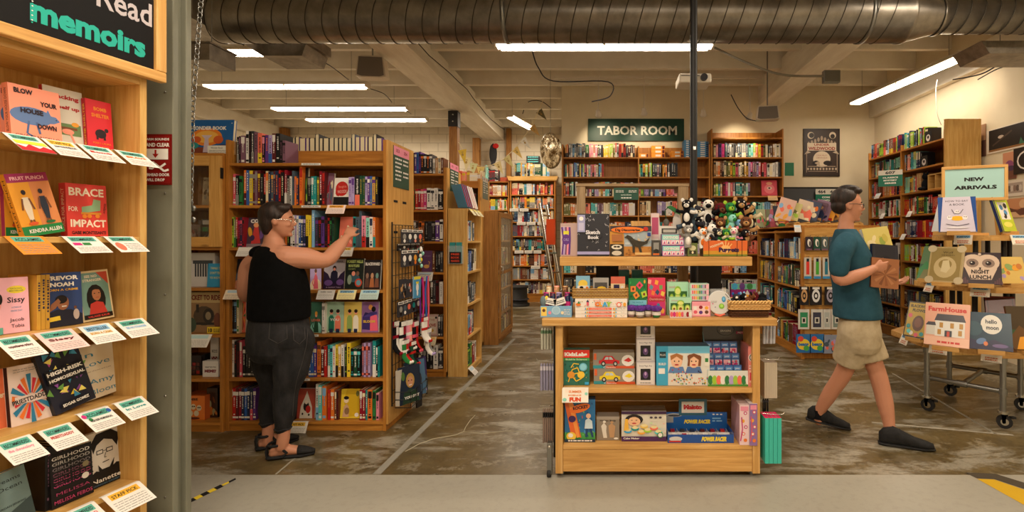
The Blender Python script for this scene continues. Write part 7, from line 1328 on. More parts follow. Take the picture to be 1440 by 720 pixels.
def rocket(a):
    a.rect(0,0,1,1,'2A6CA0');a.rect(0,0,1,.22,'4A9C4C');busy(a,.05,.05,.95,.95,30,('1C4A84','4C90C8','E8B040','C8502C','6CB46C'),5);a.poly([(0,.95),(.3,.9),(.55,.1),(.2,.2)],'D8642C');a.poly([(.1,1),(.25,1),(.5,.12),(.4,.1)],'E89040');a.ell(.5,.8,.34,.1,'E8742A',a=.2);a.txt('ROCKET',.52,.82,.07,'2A1420',mw=.5,rot=.15,bold=.03)
    a.ell(.78,.62,.08,.06,'E8B898');a.poly([(.66,.32),(.68,.52),(.78,.57),(.9,.5),(.92,.32)],'C8D8E0');a.line([(.74,.32),(.7,.12)],.012,'24406C');a.line([(.84,.32),(.92,.12)],.012,'24406C');a.ell(.22,.14,.16,.1,'E8C040');a.ell(.2,.16,.08,.05,'white');a.rect(0,0,1,.07,'143048');a.scrib(.12,.9,.02,.05,1,'white',1.);a.ell(.25,.55,.12,.08,'3C1E5C')
kbox('blue and orange rocket toy box with a running boy',794,837,562,zb_,3.05,.07,rocket,'24507C')
def manni(a):a.rect(0,0,1,1,'8A7C6C');a.rect(0,.88,1,1,'9C9084');a.txt('Human Body',.5,.83,.06,'2A201C',mw=.7,bold=.02);a.poly([(.3,.1),(.24,.4),(.2,.6),(.32,.74),(.44,.6),(.42,.4),(.46,.1)],'D8D0C4');a.ell(.34,.78,.07,.05,'D8D0C4');a.poly([(.58,.12),(.54,.4),(.52,.62),(.66,.72),(.82,.6),(.8,.4),(.76,.12)],'B89068');a.ell(.67,.76,.07,.05,'B89068');a.ell(.85,.08,.1,.04,'white')
kbox('brown science kit box with two pale body figures',839,871,586,zb_,3.07,.08,manni,'7A6C5C',topc='9C9084')
def cake(a):
    a.rect(0,0,1,1,'D8D0C0');busy(a,.4,.18,.98,.6,26,('E8C870','C8E0B0','E8B0A0','B8D8E0'),5,.04);a.rect(0,.9,1,1,'3A2040');a.rect(0,0,1,.16,'4A2458');a.txt('Cake Maker',.22,.1,.06,'white',mw=.36,bold=.02);a.ell(.28,.72,.2,.17,'1E1414');a.ell(.28,.66,.14,.15,'E8B890');a.ell(.23,.7,.02,.012,'black');a.ell(.33,.7,.02,.012,'black');a.ell(.28,.6,.05,.025,'B83C3C')
    for u,w,c in ((.14,.34,'cyan'),(.3,.42,'teal'),(.44,.3,'amber'),(.58,.36,'lime'),(.72,.44,'coral'),(.82,.3,'aqua'),(.5,.5,'E8C060')):a.ell(u,w,.09,.07,c);a.ell(u,w+.04,.07,.05,'E8D8A0')
    a.poly([(.05,.35),(.08,.75),(.14,.75),(.16,.4)],'E8B040');a.circ(.86,.22,.018,'2A7C3C');a.circ(.86,.22,.013,'white');[a.ell(.66+.1*i,.8,.035,.035,'4A4048') for i in range(3)]
kbox('wide cake maker dough set box with a smiling girl',874,937,578,zb_,3.06,.1,cake,'4A3C34',topc='5A4A3A')
t=thing('counter_display','blue and yellow counter display holding a tray of small cars','display box',(PX(985.5,3.03),3.03,zb_));w_=PX(1033,3.03)-PX(940,3.03)
mb=MB('gloss');mb.box((-w_/2,0,0),(w_/2,.004,.05),'1E4C98');a=Art(mb,(-w_/2,0,0),(1,0,0),(0,0,1),w_,.05);a.txt('POWER RACER',.7,.5,.5,'E8D040',mw=.38,bold=.05,sl=.2);a.ell(.12,.5,.1,.3,'C8C8C8');a.rect(.02,.1,.2,.3,'B83030');mb.build('front_lip',t)
mb=MB('gloss');mb.box((-w_/2+.004,.004,0),(w_/2-.004,.16,.012),'C8C4C0');mb.box((-w_/2,.004,0),(-w_/2+.003,.16,.06),'1E4C98');mb.box((w_/2-.003,.004,0),(w_/2,.16,.06),'1E4C98');[mb.box((-w_/2+.012+k*.063,.008,.012),(-w_/2+.014+k*.063,.155,.03),'D8D4D0') for k in range(7)];mb.box((-w_/2+.005,.08,.012),(w_/2-.005,.082,.034),'D8D4D0');mb.build('tray',t)
hb=PZ(579,3.2)-zb_;mb=MB('gloss');mb.box((-w_/2+.002,.161,0),(w_/2-.002,.165,hb),'1E5CA8');a=Art(mb,(-w_/2,.161,0),(1,0,0),(0,0,1),w_,hb);a.txt('POWER RACER',.52,.55,.17,'E8D040',mw=.42,bold=.05,sl=.2);a.ell(.15,.86,.13,.09,'A8A8AC');a.ell(.15,.84,.1,.05,'3A3A40');a.rect(.0,.5,.14,.8,'9CA0A4');a.scrib(.76,.92,.55,.8,2,'sky',.5);[a.ell(.78+.06*i,.9,.02,.03,'white') for i in range(3)];mb.build('back_panel',t)
mb=MB('gloss');mb.box((-.09,.166,hb-.02),(.09,.17,hb+.085),'2A5C70');a=Art(mb,(-.09,.166,hb-.02),(1,0,0),(0,0,1),.18,.105);a.rect(.1,.16,.9,.84,'D8D0C8');a.txt('Maisto',.5,.52,.26,'C02028',mw=.66,bold=.05);mb.build('topper',t,loc=(-.02,-.006,0))
def minicar(label,x,y,z,c):
    o=thing('toy_car',label,'toy car',(x,y,z),1.5,'small cars in the counter tray');mb=MB('gloss')
    mb.prism([(-.032,.006),(-.032,.014),(-.02,.018),(-.012,.026),(.01,.026),(.018,.018),(.032,.015),(.032,.006)],-.013,.013,c);mb.build('car_body',o,bevel=.002)
    mb=MB('gloss');mb.prism([(-.01,.0185),(-.008,.0245),(.007,.0245),(.013,.0185)],-.0135,.0135,'charcoal');mb.build('windows',o)
    for sx in (-.02,.02):
        mb=MB('rubber');[mb.cyl((sx,k*.0125,.006),(sx,k*.0165,.006),.006,10) for k in (-1,1)];mb.build('wheel_pair',o)
for k,c in enumerate(('crimson','charcoal','navy','maroon','crimson','red')):minicar(f'{c} toy car, {ordn(k+1)} from the left in the tray rear row',PX(985.5,3.03)-w_/2+.045+k*.063,3.03+.12,zb_+.013,c)
for k,c in enumerate(('white','red','white','white','grey')):minicar(f'{c} toy car, {ordn(k+1)} from the left in the tray front row',PX(985.5,3.03)-w_/2+.045+k*.063,3.03+.043,zb_+.013,c)
def uni(c,c2):return lambda a:(a.rect(0,0,1,1,c),[a.circ(u,w,.011,q) for u,w,q in ((.6,.8,c2),(.35,.6,'amber'),(.65,.45,c2),(.4,.28,'coral'),(.6,.12,'orange'))],[a.circ(u,w,.006,'white') for u,w in ((.6,.8),(.65,.45),(.4,.28))],a.rect(.1,.86,.9,.97,'pink'),a.line([(.1,.1),(.3,.4),(.2,.7)],.006,c2))
kbox('tall narrow pink unicorn craft box at the shelf end',1040,1053.5,570,zb_,3.0,.2,uni('E8C8CC','magenta'),'D8A8B0',topc='D8C0C0');kbox('tall narrow white and purple flower craft box at the shelf end',1054,1065,568,zb_,2.99,.2,uni('8C6CA0','rose'),'C8BCC0',topc='D0C8C8')
def sidegrid(x,label):
    t=thing('wire_grid',label,'rack',(x,KY+.08,0));mb=MB('wire')
    for i in range(7):mb.cyl((0,i*.09,.12),(0,i*.09,.9),.0028,6)
    for i in range(13):mb.cyl((0,0,.13+i*.063),(0,.54,.13+i*.063),.0028,6)
    mb.build('grid',t);MB('wire').cyl((0,-.006,.1),(0,-.006,.91),.007,8).build('upright',t)
sidegrid(kx0-.012,'black wire grid on the left side of the toy display');sidegrid(kx1+.012,'black wire grid on the right side of the toy display')
t=thing('door_stop','grey metal caster bracket at the lower left of the toy display','bracket',(kx0-.04,KY+.02,0));MB('steel').box((-.012,-.01,.02),(.018,.03,.21)).build('plate',t,bevel=.003);MB('rubber').lathe([(.02,-.012),(.024,-.008),(.024,.008),(.02,.012)],0,.026,16,ax='x').build('wheel',t);MB('chrome').ball((.002,-.012,.19),.012).build('bolt',t)
def side_item(label,px,top,bot,Y,w,n,c,acc,kind='pencils'):
    p=P(px,bot,Y);h=PZ(top,Y)-p.z;o=thing('hanging_pack',label,'pack',p,0,'packs hanging beside the toy display');
    for k in range(n):
        x=-w/2+w*(k+.5)/n;mb=MB('gloss')
        if kind=='book':mb.box((x-w/n*.46,0,0),(x+w/n*.46,.11,h),c,top=acc)
        else:mb.tube([(x,.02+.01*(k % 2),0),(x,.02,h*.9),(x,.02,h)],[(w/n*.5,.012),(w/n*.46,.01),(w/n*.3,.003)],6,c,ref=(1,0,0));mb.tube([(x,.02,h*.75),(x,.02,h*.9)],[(w/n*.52,.013),(w/n*.48,.011)],6,acc,ref=(1,0,0))
        mb.build('pack_body',o)
    mb=MB('chrome');mb.tube([(w*.5*(1 if px<900 else-1),.05,h+.012),(0,.03,h+.012),(w*.7*(-1 if px<900 else 1),.03,h+.012),(w*.8*(-1 if px<900 else 1),.03,h+.03)],.0025,6);mb.build('hook',o)
side_item('beaded yellow and green toy packs hanging top left of the display',768,462,492,3.2,.075,4,'C8C8B8','6C8C6C');side_item('bundle of grey striped pencils hanging left of the toy display',769,512,550,3.1,.09,5,'8C88A0','C8C4D0');side_item('bundle of brown pencil packs hanging low left of the display',771,576,624,3.1,.075,6,'8A7468','black')
side_item('cluster of white sticker packs hanging top right of the display',1083,456,484,3.1,.085,4,'B8B8C0','A8A8B4');side_item('stack of pale papers hanging right of the toy display',1084,510,560,3.1,.08,7,'C0B4A0','A09484','book');side_item('dark small packs hanging under the pale papers',1078,562,580,3.12,.04,3,'black','charcoal');side_item('teal notebooks with magenta tops hanging right of the display',1087.5,588,652,2.98,.1,4,'3CB8A8','C8285C','book')
# ================================================================== NEW ARRIVALS CART
CC=V((3.32,4.38));nF=V((-.76,-.65));th0=math.atan2(nF.y,nF.x)
t=thing('tiered_cart','three-tier octagonal wooden cart on pipe legs with casters','display cart',(CC.x,CC.y,0))
def octo(ap,z0,z1,hole=None):
    cr=ap/math.cos(math.pi/8);mb=MB('pine_x');mb.prism([(cr*math.cos(th0+math.pi/8+k*math.pi/4),cr*math.sin(th0+math.pi/8+k*math.pi/4)) for k in range(8)],z0,z1,axis='z',m='oak_x');return mb
TZ=(.585,1.06,1.475);AP=(.64,.47,.34)
for z,ap in zip(TZ,AP):octo(ap,z-.045,z).build('tier_board',t,bevel=.004)
dF=V((-nF.y,nF.x));
def cl(u,v):q=nF*u+dF*(-v);return (q.x,q.y)
LG=[(.585,.25),(.585,-.26),(-.03,.25),(-.03,-.26)]
for (u,v) in LG:
    x,y_=cl(u,v);MB('steel').cyl((x,y_,.13),(x,y_,TZ[0]-.046),.021,16).build('pipe_leg',t)
    [MB('steel').cyl((x,y_,z_),(x,y_,z_+.05),.028,16).build('pipe_fitting',t) for z_ in (.255,.49)]
    c=MB('rubber');dx,dy=(.02,-.0);w2=V((x+.01,y_-.0,.05));ax=V((.8,.6,0)).normalized() if v>0 else V((.5,.86,0)).normalized()
    c.tube([w2-ax*.016,w2+ax*.016],.05,20);wh=c.build('caster_wheel',t);mb=MB('chrome');mb.tube([w2-ax*.018,w2+ax*.018],.026,16);mb.build('hub',wh)
    mb=MB('chrome');[mb.add([tuple(w2+ax*k*.022+V(q)) for q in ((-.016,0,-.01),(.016,0,-.01),(.026,0,.065),(-.026,0,.065))],[(0,1,2,3),(3,2,1,0)]) for k in (-1,1)];mb.cyl((x,y_,.112),(x,y_,.13),.036,16);mb.build('caster_fork',t);MB('rubber').box((w2.x+.02,w2.y-.05,.085),(w2.x+.05,w2.y-.02,.1)).build('brake_pedal',t)
def pipe(a,b,z=.28):x0,y0=cl(*a);x1,y1=cl(*b);MB('steel').cyl((x0,y0,z),(x1,y1,z),.019,14).build('pipe_rail',t)
pipe(LG[0],LG[1]);pipe(LG[2],(-.03,-.55));pipe((.585,0),(-.03,0));
[MB('steel').tube([(*cl(u,v+.035),.28),(*cl(u,v-.035),.28)],.026,14).build('pipe_tee',t) for u,v in ((.585,0),(-.03,0))]
for k in range(6):
    a_=th0+k*math.pi/3;MB('iron').cyl((.22*math.cos(a_),.22*math.sin(a_),TZ[0]),(.22*math.cos(a_),.22*math.sin(a_),TZ[1]-.046),.022,12).build('post',t);MB('iron').cyl((.2*math.cos(a_),.2*math.sin(a_),TZ[1]),(.2*math.cos(a_),.2*math.sin(a_),TZ[2]-.046),.02,12).build('post',t)
sp_=V((PX(1374,4.3),4.34));syaw=-.42
t=thing('arrivals_sign','wood framed pale blue sign reading New Arrivals','sign',(sp_.x,sp_.y,TZ[2]+.001),syaw)
MB('oak').box((-.02,.0,.0),(.02,.02,.31)).build('post',t);MB('oak').box((-.1,-.04,0),(.1,.06,.02)).build('base',t)
sw_,sh_=.475,.305;mb=MB('oak');mb.box((-sw_/2,-.02,.3),(sw_/2,-.001,.325));mb.box((-sw_/2,-.02,.3+sh_-.025),(sw_/2,-.001,.3+sh_));mb.box((-sw_/2,-.02,.325),(-sw_/2+.025,-.001,.3+sh_-.025));mb.box((sw_/2-.025,-.02,.325),(sw_/2,-.001,.3+sh_-.025));mb.build('frame',t,bevel=.002)
mb=MB('print');iw,ih=sw_-.05,sh_-.05;mb.box((-iw/2,-.012,.325),(iw/2,-.003,.325+ih),'A4CCC8');a=Art(mb,(-iw/2,-.012,.325),(1,0,0),(0,0,1),iw,ih);a.txt('NEW',.5,.64,.12,'1A1818',mw=.33,bold=.035);a.txt('ARRIVALS',.52,.36,.12,'1A1818',mw=.72,bold=.035);mb.build('face',t)
def cb_(label,px,bot,top,w,tier,r_,yaw,art,bg='white',sp='white',tk=.018,tilt=.3,easel=True):
    """book on a small wooden easel, placed along the ray of px at distance r_ (forward) on the given tier"""
    z=TZ[tier];Y=r_;X=PX(px,Y);h=PZ(top,Y)-z-.02;M=T(X,Y,z+.022,yaw)
    o=book('picture_book',label,w,h,tk,art,M,tilt,0,sp,None,cat='picture book',m='gloss',bg=bg)
    if easel:
        e=thing('book_easel',f'small wooden easel under the {label}'[:90] if False else 'small wooden easel holding the '+' '.join(label.split()[:5]),'easel',(X,Y,z+.0005),yaw)
        MB('oak').box((-w*.3,-.03,0),(w*.3,.04,.016)).build('ledge',e);MB('oak').box((-w*.3,-.034,.0),(w*.3,-.0305,.034)).build('lip',e)
        mb=MB();mb.prism([(.07,.0),(.1,.0),(.02+math.tan(tilt)*h*.8+.03,h*.8),(.01+math.tan(tilt)*h*.8+.03,h*.8)],-.02,.02,'white','oak_z',axis='x');mb.build('support',e)
    return o
A0=-.5
def eatbook(a):a.rect(0,0,1,1,'C8C0D0');a.poly([(0,0),(0,1),(.14,1),(.1,.6),(.04,0)],'2A4C8C');a.poly([(1,0),(1,1),(.86,1),(.9,.6),(.96,0)],'2A4C8C');a.txt('HOW TO EAT',.5,.88,.055,'2A2430',mw=.6);a.txt('A BOOK',.5,.78,.06,'2A2430',mw=.4);a.ell(.5,.38,.17,.07,'E8B030');[a.ell(u,w,.07,.06,'E8E0E0') for u,w in ((.3,.4),(.7,.4),(.5,.56))];[a.ell(u,w,.014,.012,'black') for u,w in ((.28,.42),(.33,.42),(.68,.42),(.73,.42),(.48,.58),(.53,.58))];a.line([(.2,.22),(.5,.16),(.8,.22)],.005,'4A4450');a.line([(.36,.64),(.42,.52),(.58,.52),(.66,.64)],.003,'2A2430');a.ell(.5,.12,.3,.03,'D8D4DC')
cb_('pale lilac How to Eat a Book with blue curtains, top tier',1347,322,275,.26,2,4.07,-.5,eatbook,'C8C0D0','2A4C8C')
cb_('pale grey book seen edge-on left of the lilac book, top tier',1325,322,278,.2,2,4.3,-1.25,lambda a:(a.rect(0,0,1,1,'A8A8A8'),a.ell(.5,.4,.3,.12,'B87C3C')),'A8A8A8','grey',.03)
def kangaroo(a):a.rect(0,0,1,1,'B8C828');a.rect(.2,.35,.85,.85,'E8E4E0');[a.ell(u,w,.12,.08,c) for u,w,c in ((.4,.7,'4C90C8'),(.6,.55,'4C90C8'),(.5,.45,'black'),(.7,.75,'black'),(.35,.5,'white'))];a.txt('STORIES',.5,.93,.05,'24304C',mw=.7);a.ell(.5,.2,.3,.08,'E8E060');a.rect(0,0,.06,1,'1E2A5C')
cb_('lime green comic book with dark blue spine, top tier right',1421,318,276,.18,2,4.22,.35,kangaroo,'B8C828','1E2A5C',.03)
def tan_(a):a.rect(0,0,1,1,'A89468');a.rect(.05,.04,.95,.96,'8C7848');a.ell(.5,.42,.34,.3,'B8A478',20);a.ell(.5,.5,.2,.14,'8C7848');a.poly([(.38,.3),(.42,.6),(.6,.62),(.66,.4),(.56,.26)],'C8B890');a.txt('Wolf',.55,.84,.06,'3A301C',mw=.3);a.txt('THE SEVENTH',.55,.76,.035,'3A301C',mw=.4);[a.ell(u,w,.14,.1,'B8A888') for u,w in ((.06,.06),(.94,.06),(.06,.94),(.94,.94))]
cb_('tan book with pale swirling animals, middle tier left',1326,392,347,.24,1,4.06,-.95,tan_,'A89468','tan',.03)
def owl(a):
    a.rect(0,0,1,1,'3A2E34');a.ell(.34,.68,.28,.26,'D0B8A4',18);a.ell(.68,.68,.28,.26,'D0B8A4',18);a.poly([(.14,.5),(.26,.14),(.76,.14),(.9,.5),(.5,.7)],'D0B8A4');a.ell(.32,.66,.15,.14,'8A7468');a.ell(.7,.66,.15,.14,'8A7468');a.ell(.32,.66,.07,.07,'2A2022');a.ell(.7,.66,.07,.07,'2A2022');a.ell(.3,.68,.02,.02,'white');a.ell(.68,.68,.02,.02,'white')
    a.poly([(.47,.52),(.5,.42),(.53,.52)],'2A2022');a.txt('NIGHT',.5,.39,.12,'241A1C',mw=.42,bold=.02);a.txt('LUNCH',.5,.22,.12,'241A1C',mw=.5,bold=.02);[a.rect(.02+.05*i,0,.06+.05*i,.12+.04*(i % 3),'5A3A40') for i in range(4)];[a.rect(.82+.05*i,0,.86+.05*i,.1+.05*(i % 3),'5A3A40') for i in range(4)];a.ell(.5,.94,.04,.04,'D0B8A4')
cb_('brown owl face book titled Night Lunch, middle tier',1379,398,355,.27,1,3.92,-.55,owl,'3A2E34','2A2022',.02)
cb_('green book seen edge-on at the left of the middle tier',1303,390,346,.2,1,4.4,-1.3,gcover('scene','4A6C44',None,'white',('forest','green','olive'),3),'4A6C44','forest',.02)
cb_('yellow and orange picture book with pink spine, middle tier right',1428,398,362,.24,1,3.95,.1,gcover('blob','D8B868',None,'white',('C87C3C','lilac','8CA868','amber'),6),'D8B868','rose',.03)
def flower(a):a.rect(0,0,1,1,'2A2418');a.rect(.04,.04,.96,.96,'B8982C');a.txt('BLACKWOOD',.5,.88,.08,'2A2418',mw=.8,bold=.03);a.txt('FLOWER',.5,.76,.08,'2A2418',mw=.6,bold=.03);a.ell(.5,.4,.22,.22,'5A3420');a.ell(.5,.42,.14,.14,'7A4830');[a.ell(u,w,.08,.06,c) for u,w,c in ((.15,.6,'rose'),(.85,.6,'white'),(.15,.3,'teal'),(.85,.3,'rose'),(.3,.12,'white'),(.7,.12,'teal'),(.5,.08,'rose'),(.2,.16,'aqua'))]
cb_('yellow book with a brown face among flowers, lowest tier',1287,470,425,.22,0,4.18,-1.15,flower,'B8982C','black',.02)
def farm(a):a.rect(0,0,1,1,'E0A890');a.txt('FarmHouse',.5,.86,.11,'C83830',mw=.86,bold=.03);a.poly([(.22,.58),(.28,.74),(.86,.74),(.92,.58)],'4A4850');a.rect(.24,.22,.9,.58,'E0DCD4');a.rect(.04,.24,.24,.46,'D0CCC4');a.poly([(.02,.46),(.08,.54),(.24,.54),(.26,.46)],'4A4850');[a.rect(u,w,u+.08,w+.12,'B8883C') for u,w in ((.34,.42),(.58,.42),(.78,.42),(.3,.26),(.76,.26))];a.rect(.46,.22,.62,.36,'3A3C44');a.rect(.51,.22,.57,.34,'C84C3C');a.rect(0,0,1,.2,'E8B8A0');a.scrib(.3,.8,.06,.12,1,'C83830',.8)
cb_('pink book titled FarmHouse with a white house, lowest tier',1330,470,428,.29,0,3.84,-.72,farm,'E0A890','D88060',.03)
def moon(a):a.rect(0,0,1,1,'1E3C50');a.poly([(0,0),(0,.3),(.3,.2),(.6,.28),(1,.1),(1,0)],'2A2C4C');a.ell(.55,.68,.24,.26,'E0DCD4',22);a.txt('hello',.55,.76,.11,'1E2C3C',mw=.26,bold=.02);a.txt('moon',.57,.6,.11,'1E2C3C',mw=.28,bold=.02);a.ell(.3,.22,.12,.08,'5C7CA8',a=.4);a.ell(.4,.16,.05,.06,'D88050');a.ell(.72,.12,.18,.05,'6C5C8C');a.ell(.15,.55,.2,.2,'2A4C5C')
cb_('dark blue book with a white moon reading hello moon, lowest tier',1393,478,441,.27,0,3.72,-.5,moon,'1E3C50','navy',.02)
cb_('dark red book lying behind Night Lunch on the lowest tier',1412,440,418,.2,0,3.97,-.4,gcover('frame','6A2A24',None,'white',('4A1C1A','8C4C3C','gold'),3),'6A2A24','maroon',.03,easel=False)
cb_('brown and green book cut by the picture edge, lowest tier',1450,482,432,.24,0,3.74,-.1,gcover('scene','4A3C2C',None,'white',('3A5A3C','6A4A2C','amber'),7),'4A3C2C','brown',.02)
def ncd(label,px,tier,Yc_,yaw,w=.13,body='E8E0D0',rot=0.):
    X=PX(px,Yc_);card(label,T(X,Yc_,TZ[tier]+.001,yaw),w,.085,'7CB4DC','NEW',body,lambda a:(a.scrib(.2,.8,.15,.5,2,'C8643C',.5),a.scrib(.1,.9,.06,.14,1,'grey',.5)),1.2)
def edge(tier,px):
    """front point of the tier's octagon edge on the pixel column"""
    best=None;ap=AP[tier]
    for k in range(8):
        n=V((math.cos(th0+k*math.pi/4),math.sin(th0+k*math.pi/4)));c=CC+n*ap;kx=(px-CX)/F
        den=n.x*kx+n.y
        if abs(den)<1e-6:continue
        Y=(c.dot(n))/den;p=V((kx*Y,Y))
        if abs((p-c).dot(V((-n.y,n.x)))) <= ap*math.tan(math.pi/8)+.01 and (best is None or Y<best[0]):best=(Y,math.atan2(n.x,-n.y)*-1*-1,n)
    return best
for lb,px,tier in (('blue NEW card hanging under the lilac book, top tier',1355,2),('small NEW card at the picture edge of the top tier',1432,2),('NEW card hanging under the tan book, middle tier',1309,1),('NEW card with orange drawing under Night Lunch, middle tier',1379,1),('NEW card hanging at the far left corner, lowest tier',1274,0),('NEW card with red writing under FarmHouse, lowest tier',1320,0),('NEW card hanging under hello moon, lowest tier',1395,0)):
    e=edge(tier,px)
    if e:Y,_,n=e;ncd(lb,px,tier,Y-.004,math.atan2(n.x,-n.y))
# ================================================================== PEOPLE
def ring_loft(mb,rings,n=20,c='white'):
    """rings: (centre, lateral vector scaled, front vector scaled) ellipses joined to a closed surface"""
    vs=[]
    for p,a,b in rings:
        for j in range(n):w=2*math.pi*j/n;vs.append(V(p)+V(a)*math.cos(w)+V(b)*math.sin(w))
    k=len(rings);fs=[(i*n+j,i*n+(j+1) % n,(i+1)*n+(j+1) % n,(i+1)*n+j) for i in range(k-1) for j in range(n)]
    fs+=[tuple(range(n-1,-1,-1)),tuple((k-1)*n+j for j in range(n))];mb.add(vs,fs,c,None,True)
def limb(mb,pts,rs,n=14):
    """smooth tapered limb through joints, with rounded ends"""
    P_=[V(p) for p in pts];out=[];rr=[]
    for i in range(len(P_)-1):
        a,b,c,d=P_[max(i-1,0)],P_[i],P_[i+1],P_[min(i+2,len(P_)-1)]
        for k in range(5):s=k/5;out.append(.5*((2*b)+(c-a)*s+(2*a-5*b+4*c-d)*s*s+(3*b-a-3*c+d)*s**3));q=s*s*(3-2*s);rr.append(rs[i]*(1-q)+rs[i+1]*q)
    out.append(P_[-1]);rr.append(rs[-1]);mb.tube(out,rr,n);mb.ball(out[0],rr[0]*.99,nu=14,nv=10);mb.ball(out[-1],rr[-1]*.99,nu=14,nv=10)
def fuse(name,mb,voxel,parent,matname,sm=6,factor=.5):
    o=mb.build('tmp');m=o.modifiers.new('r','REMESH');m.mode='VOXEL';m.voxel_size=voxel;m.use_smooth_shade=True
    s=o.modifiers.new('s','SMOOTH');s.iterations=sm;s.factor=factor
    dg=bpy.context.evaluated_depsgraph_get();dg.update();me=bpy.data.meshes.new_from_object(o.evaluated_get(dg));bpy.data.objects.remove(o)
    me.materials.clear();me.materials.append(MATS[matname]);me.name=name;me.polygons.foreach_set('use_smooth',[True]*len(me.polygons))
    r=bpy.data.objects.new(name,me);LINK(r)
    if parent:r.parent=parent
    return r
def hand(mb,wrist,dirv,palmn,size=1.,curl=.5,spread=.1,side=1,thumb_out=.6):
    """palm and five separate fingers; dirv = towards the fingertips, palmn = direction the palm faces, side = thumb side sign"""
    w=V(wrist);d=V(dirv).normalized();pn=V(palmn);pn=(pn-d*pn.dot(d)).normalized();l=d.cross(pn)*side
    def ell(p,a,b):return (p,l*a*size,pn*b*size)
    ring_loft(mb,[ell(w-d*.01,.024,.018),ell(w+d*.015*size,.028,.017),ell(w+d*.05*size,.038,.015),ell(w+d*.085*size,.040,.012),ell(w+d*.092*size,.036,.009)],14)
    for i,(off,L,r) in enumerate(((.030,.072,.0088),(.010,.080,.0090),(-.010,.075,.0088),(-.029,.060,.0078))):
        b=w+d*.08*size+l*off*size;dd=(d+l*spread*(1.2-i)*.35).normalized();pts=[b-d*.02,b];ang=0;cur=b
        for q,f in enumerate((.45,.3,.25)):ang+=curl*(.55,.75,.55)[q];v=dd*math.cos(ang)+pn*math.sin(ang);cur=cur+v*L*f*size;pts.append(cur)
        mb.tube(pts,[r*size*k for k in (1,1,.95,.88,.75)],8);mb.ball(pts[-1],r*size*.75,nu=8,nv=6)
    b=w+d*.025*size+l*.024*size;v1=(d*.75+l*thumb_out+pn*.35).normalized();v2=(d*.95+l*thumb_out*.2+pn*.5).normalized();p1=b+v1*.035*size;p2=p1+v2*.03*size;p3=p2+v2*.024*size
    mb.tube([b-v1*.01,b,p1,p2,p3],[.013*size,.0125*size,.0105*size,.0095*size,.007*size],8);mb.ball(p3,.007*size,nu=8,nv=6)
def head_mesh(mb,c,f,up,s=1.):
    """head with brow, nose, lips, chin and ears; c centre, f facing"""
    f=V(f).normalized();u=V(up);u=(u-f*u.dot(f)).normalized();l=u.cross(f)
    def q(a,b,z):return V(c)+(l*a+f*b+u*z)*s
    R3=Matrix((l,f,u)).transposed()
    mb.ball(q(0,-.012,.035),(.077*s,.094*s,.088*s),nu=20,nv=14,rot=R3)
    ring_loft(mb,[(q(0,.02,.06),l*.062*s,f*.06*s),(q(0,.022,.02),l*.066*s,f*.066*s),(q(0,.022,-.02),l*.063*s,f*.066*s),(q(0,.026,-.055),l*.052*s,f*.058*s),(q(0,.034,-.085),l*.036*s,f*.042*s),(q(0,.04,-.102),l*.020*s,f*.024*s)],18)
    ring_loft(mb,[(q(0,.08,.028),l*.008*s,f*.012*s),(q(0,.09,.0),l*.010*s,f*.014*s),(q(0,.098,-.016),l*.014*s,f*.016*s),(q(0,.088,-.026),l*.012*s,f*.012*s)],10)
    for k in (-1,1):
        mb.ball(q(k*.03,.068,.022),(.02*s,.014*s,.008*s),nu=10,nv=8,rot=R3)
        mb.ball(q(k*.028,.07,.004),(.013*s,.012*s,.010*s),nu=10,nv=8,rot=R3)
        mb.ball(q(k*.036,.062,-.022),(.018*s,.02*s,.016*s),nu=10,nv=8,rot=R3)
        mb.ball(q(k*.074,-.004,-.004),(.008*s,.018*s,.028*s),nu=10,nv=8,rot=R3)
        mb.ball(q(k*.01,.096,-.024),(.008*s,.009*s,.007*s),nu=8,nv=6,rot=R3)
    mb.ball(q(0,.082,-.046),(.02*s,.012*s,.006*s),nu=10,nv=8,rot=R3);mb.ball(q(0,.08,-.056),(.017*s,.012*s,.007*s),nu=10,nv=8,rot=R3)
    mb.ball(q(0,.072,-.09),(.02*s,.016*s,.014*s),nu=10,nv=8,rot=R3)
    return q,R3
def face_bits(parent,q,R3,s=1.):
    mb=MB('gloss')
    for k in (-1,1):mb.ball(q(k*.028,.079,.004),(.009*s,.005*s,.006*s),'white',None,10,8,R3);mb.ball(q(k*.028,.0838,.004),(.004*s,.002*s,.004*s),'2A1A12',None,8,6,R3)
    mb.build('eyes',parent);mb=MB('cloth')
    for k in (-1,1):mb.tube([q(k*.016,.083,.026),q(k*.03,.082,.031),q(k*.044,.072,.026)],[(.003*s,.003*s)]*3,6,'1E120C')
    mb.build('eyebrows',parent);mb=MB('matte');mb.tube([q(-.02,.088,-.05),q(0,.0945,-.05),q(.02,.088,-.05)],[(.0032*s)]*3,6,'9C5048');mb.build('lips',parent)
WY=3.33
def W(px,py,Y=WY):return P(px,py,Y)
wt=thing('person','person in black sleeveless top and dark jeans reaching for a comic','person',(PX(393,WY),WY,0))
inv=Matrix.Translation(-wt.location)
def wmb(m='matte'):q=MB(m);q.T=inv;return q
f=V((.62,.78,0)).normalized();l=V((f.y,-f.x,0))
def er(px,py,A,B,Y=WY):return (W(px,py,Y),l*A,f*B)
b=wmb()
ring_loft(b,[er(392,500,.19,.15),er(393,460,.2,.155),er(393,430,.19,.145),er(392,400,.185,.14),er(388,372,.185,.125),er(386,352,.16,.09),er(385,343,.09,.06),er(385,334,.058,.056),er(386,322,.054,.055)])
sh=W(402,362,3.27);el=W(457,366,3.37);wr=W(487,334,3.53)
limb(b,[W(394,358,3.3),sh,W(428,363,3.31),el,W(472,352,3.45),wr],[.07,.078,.072,.052,.049,.028])
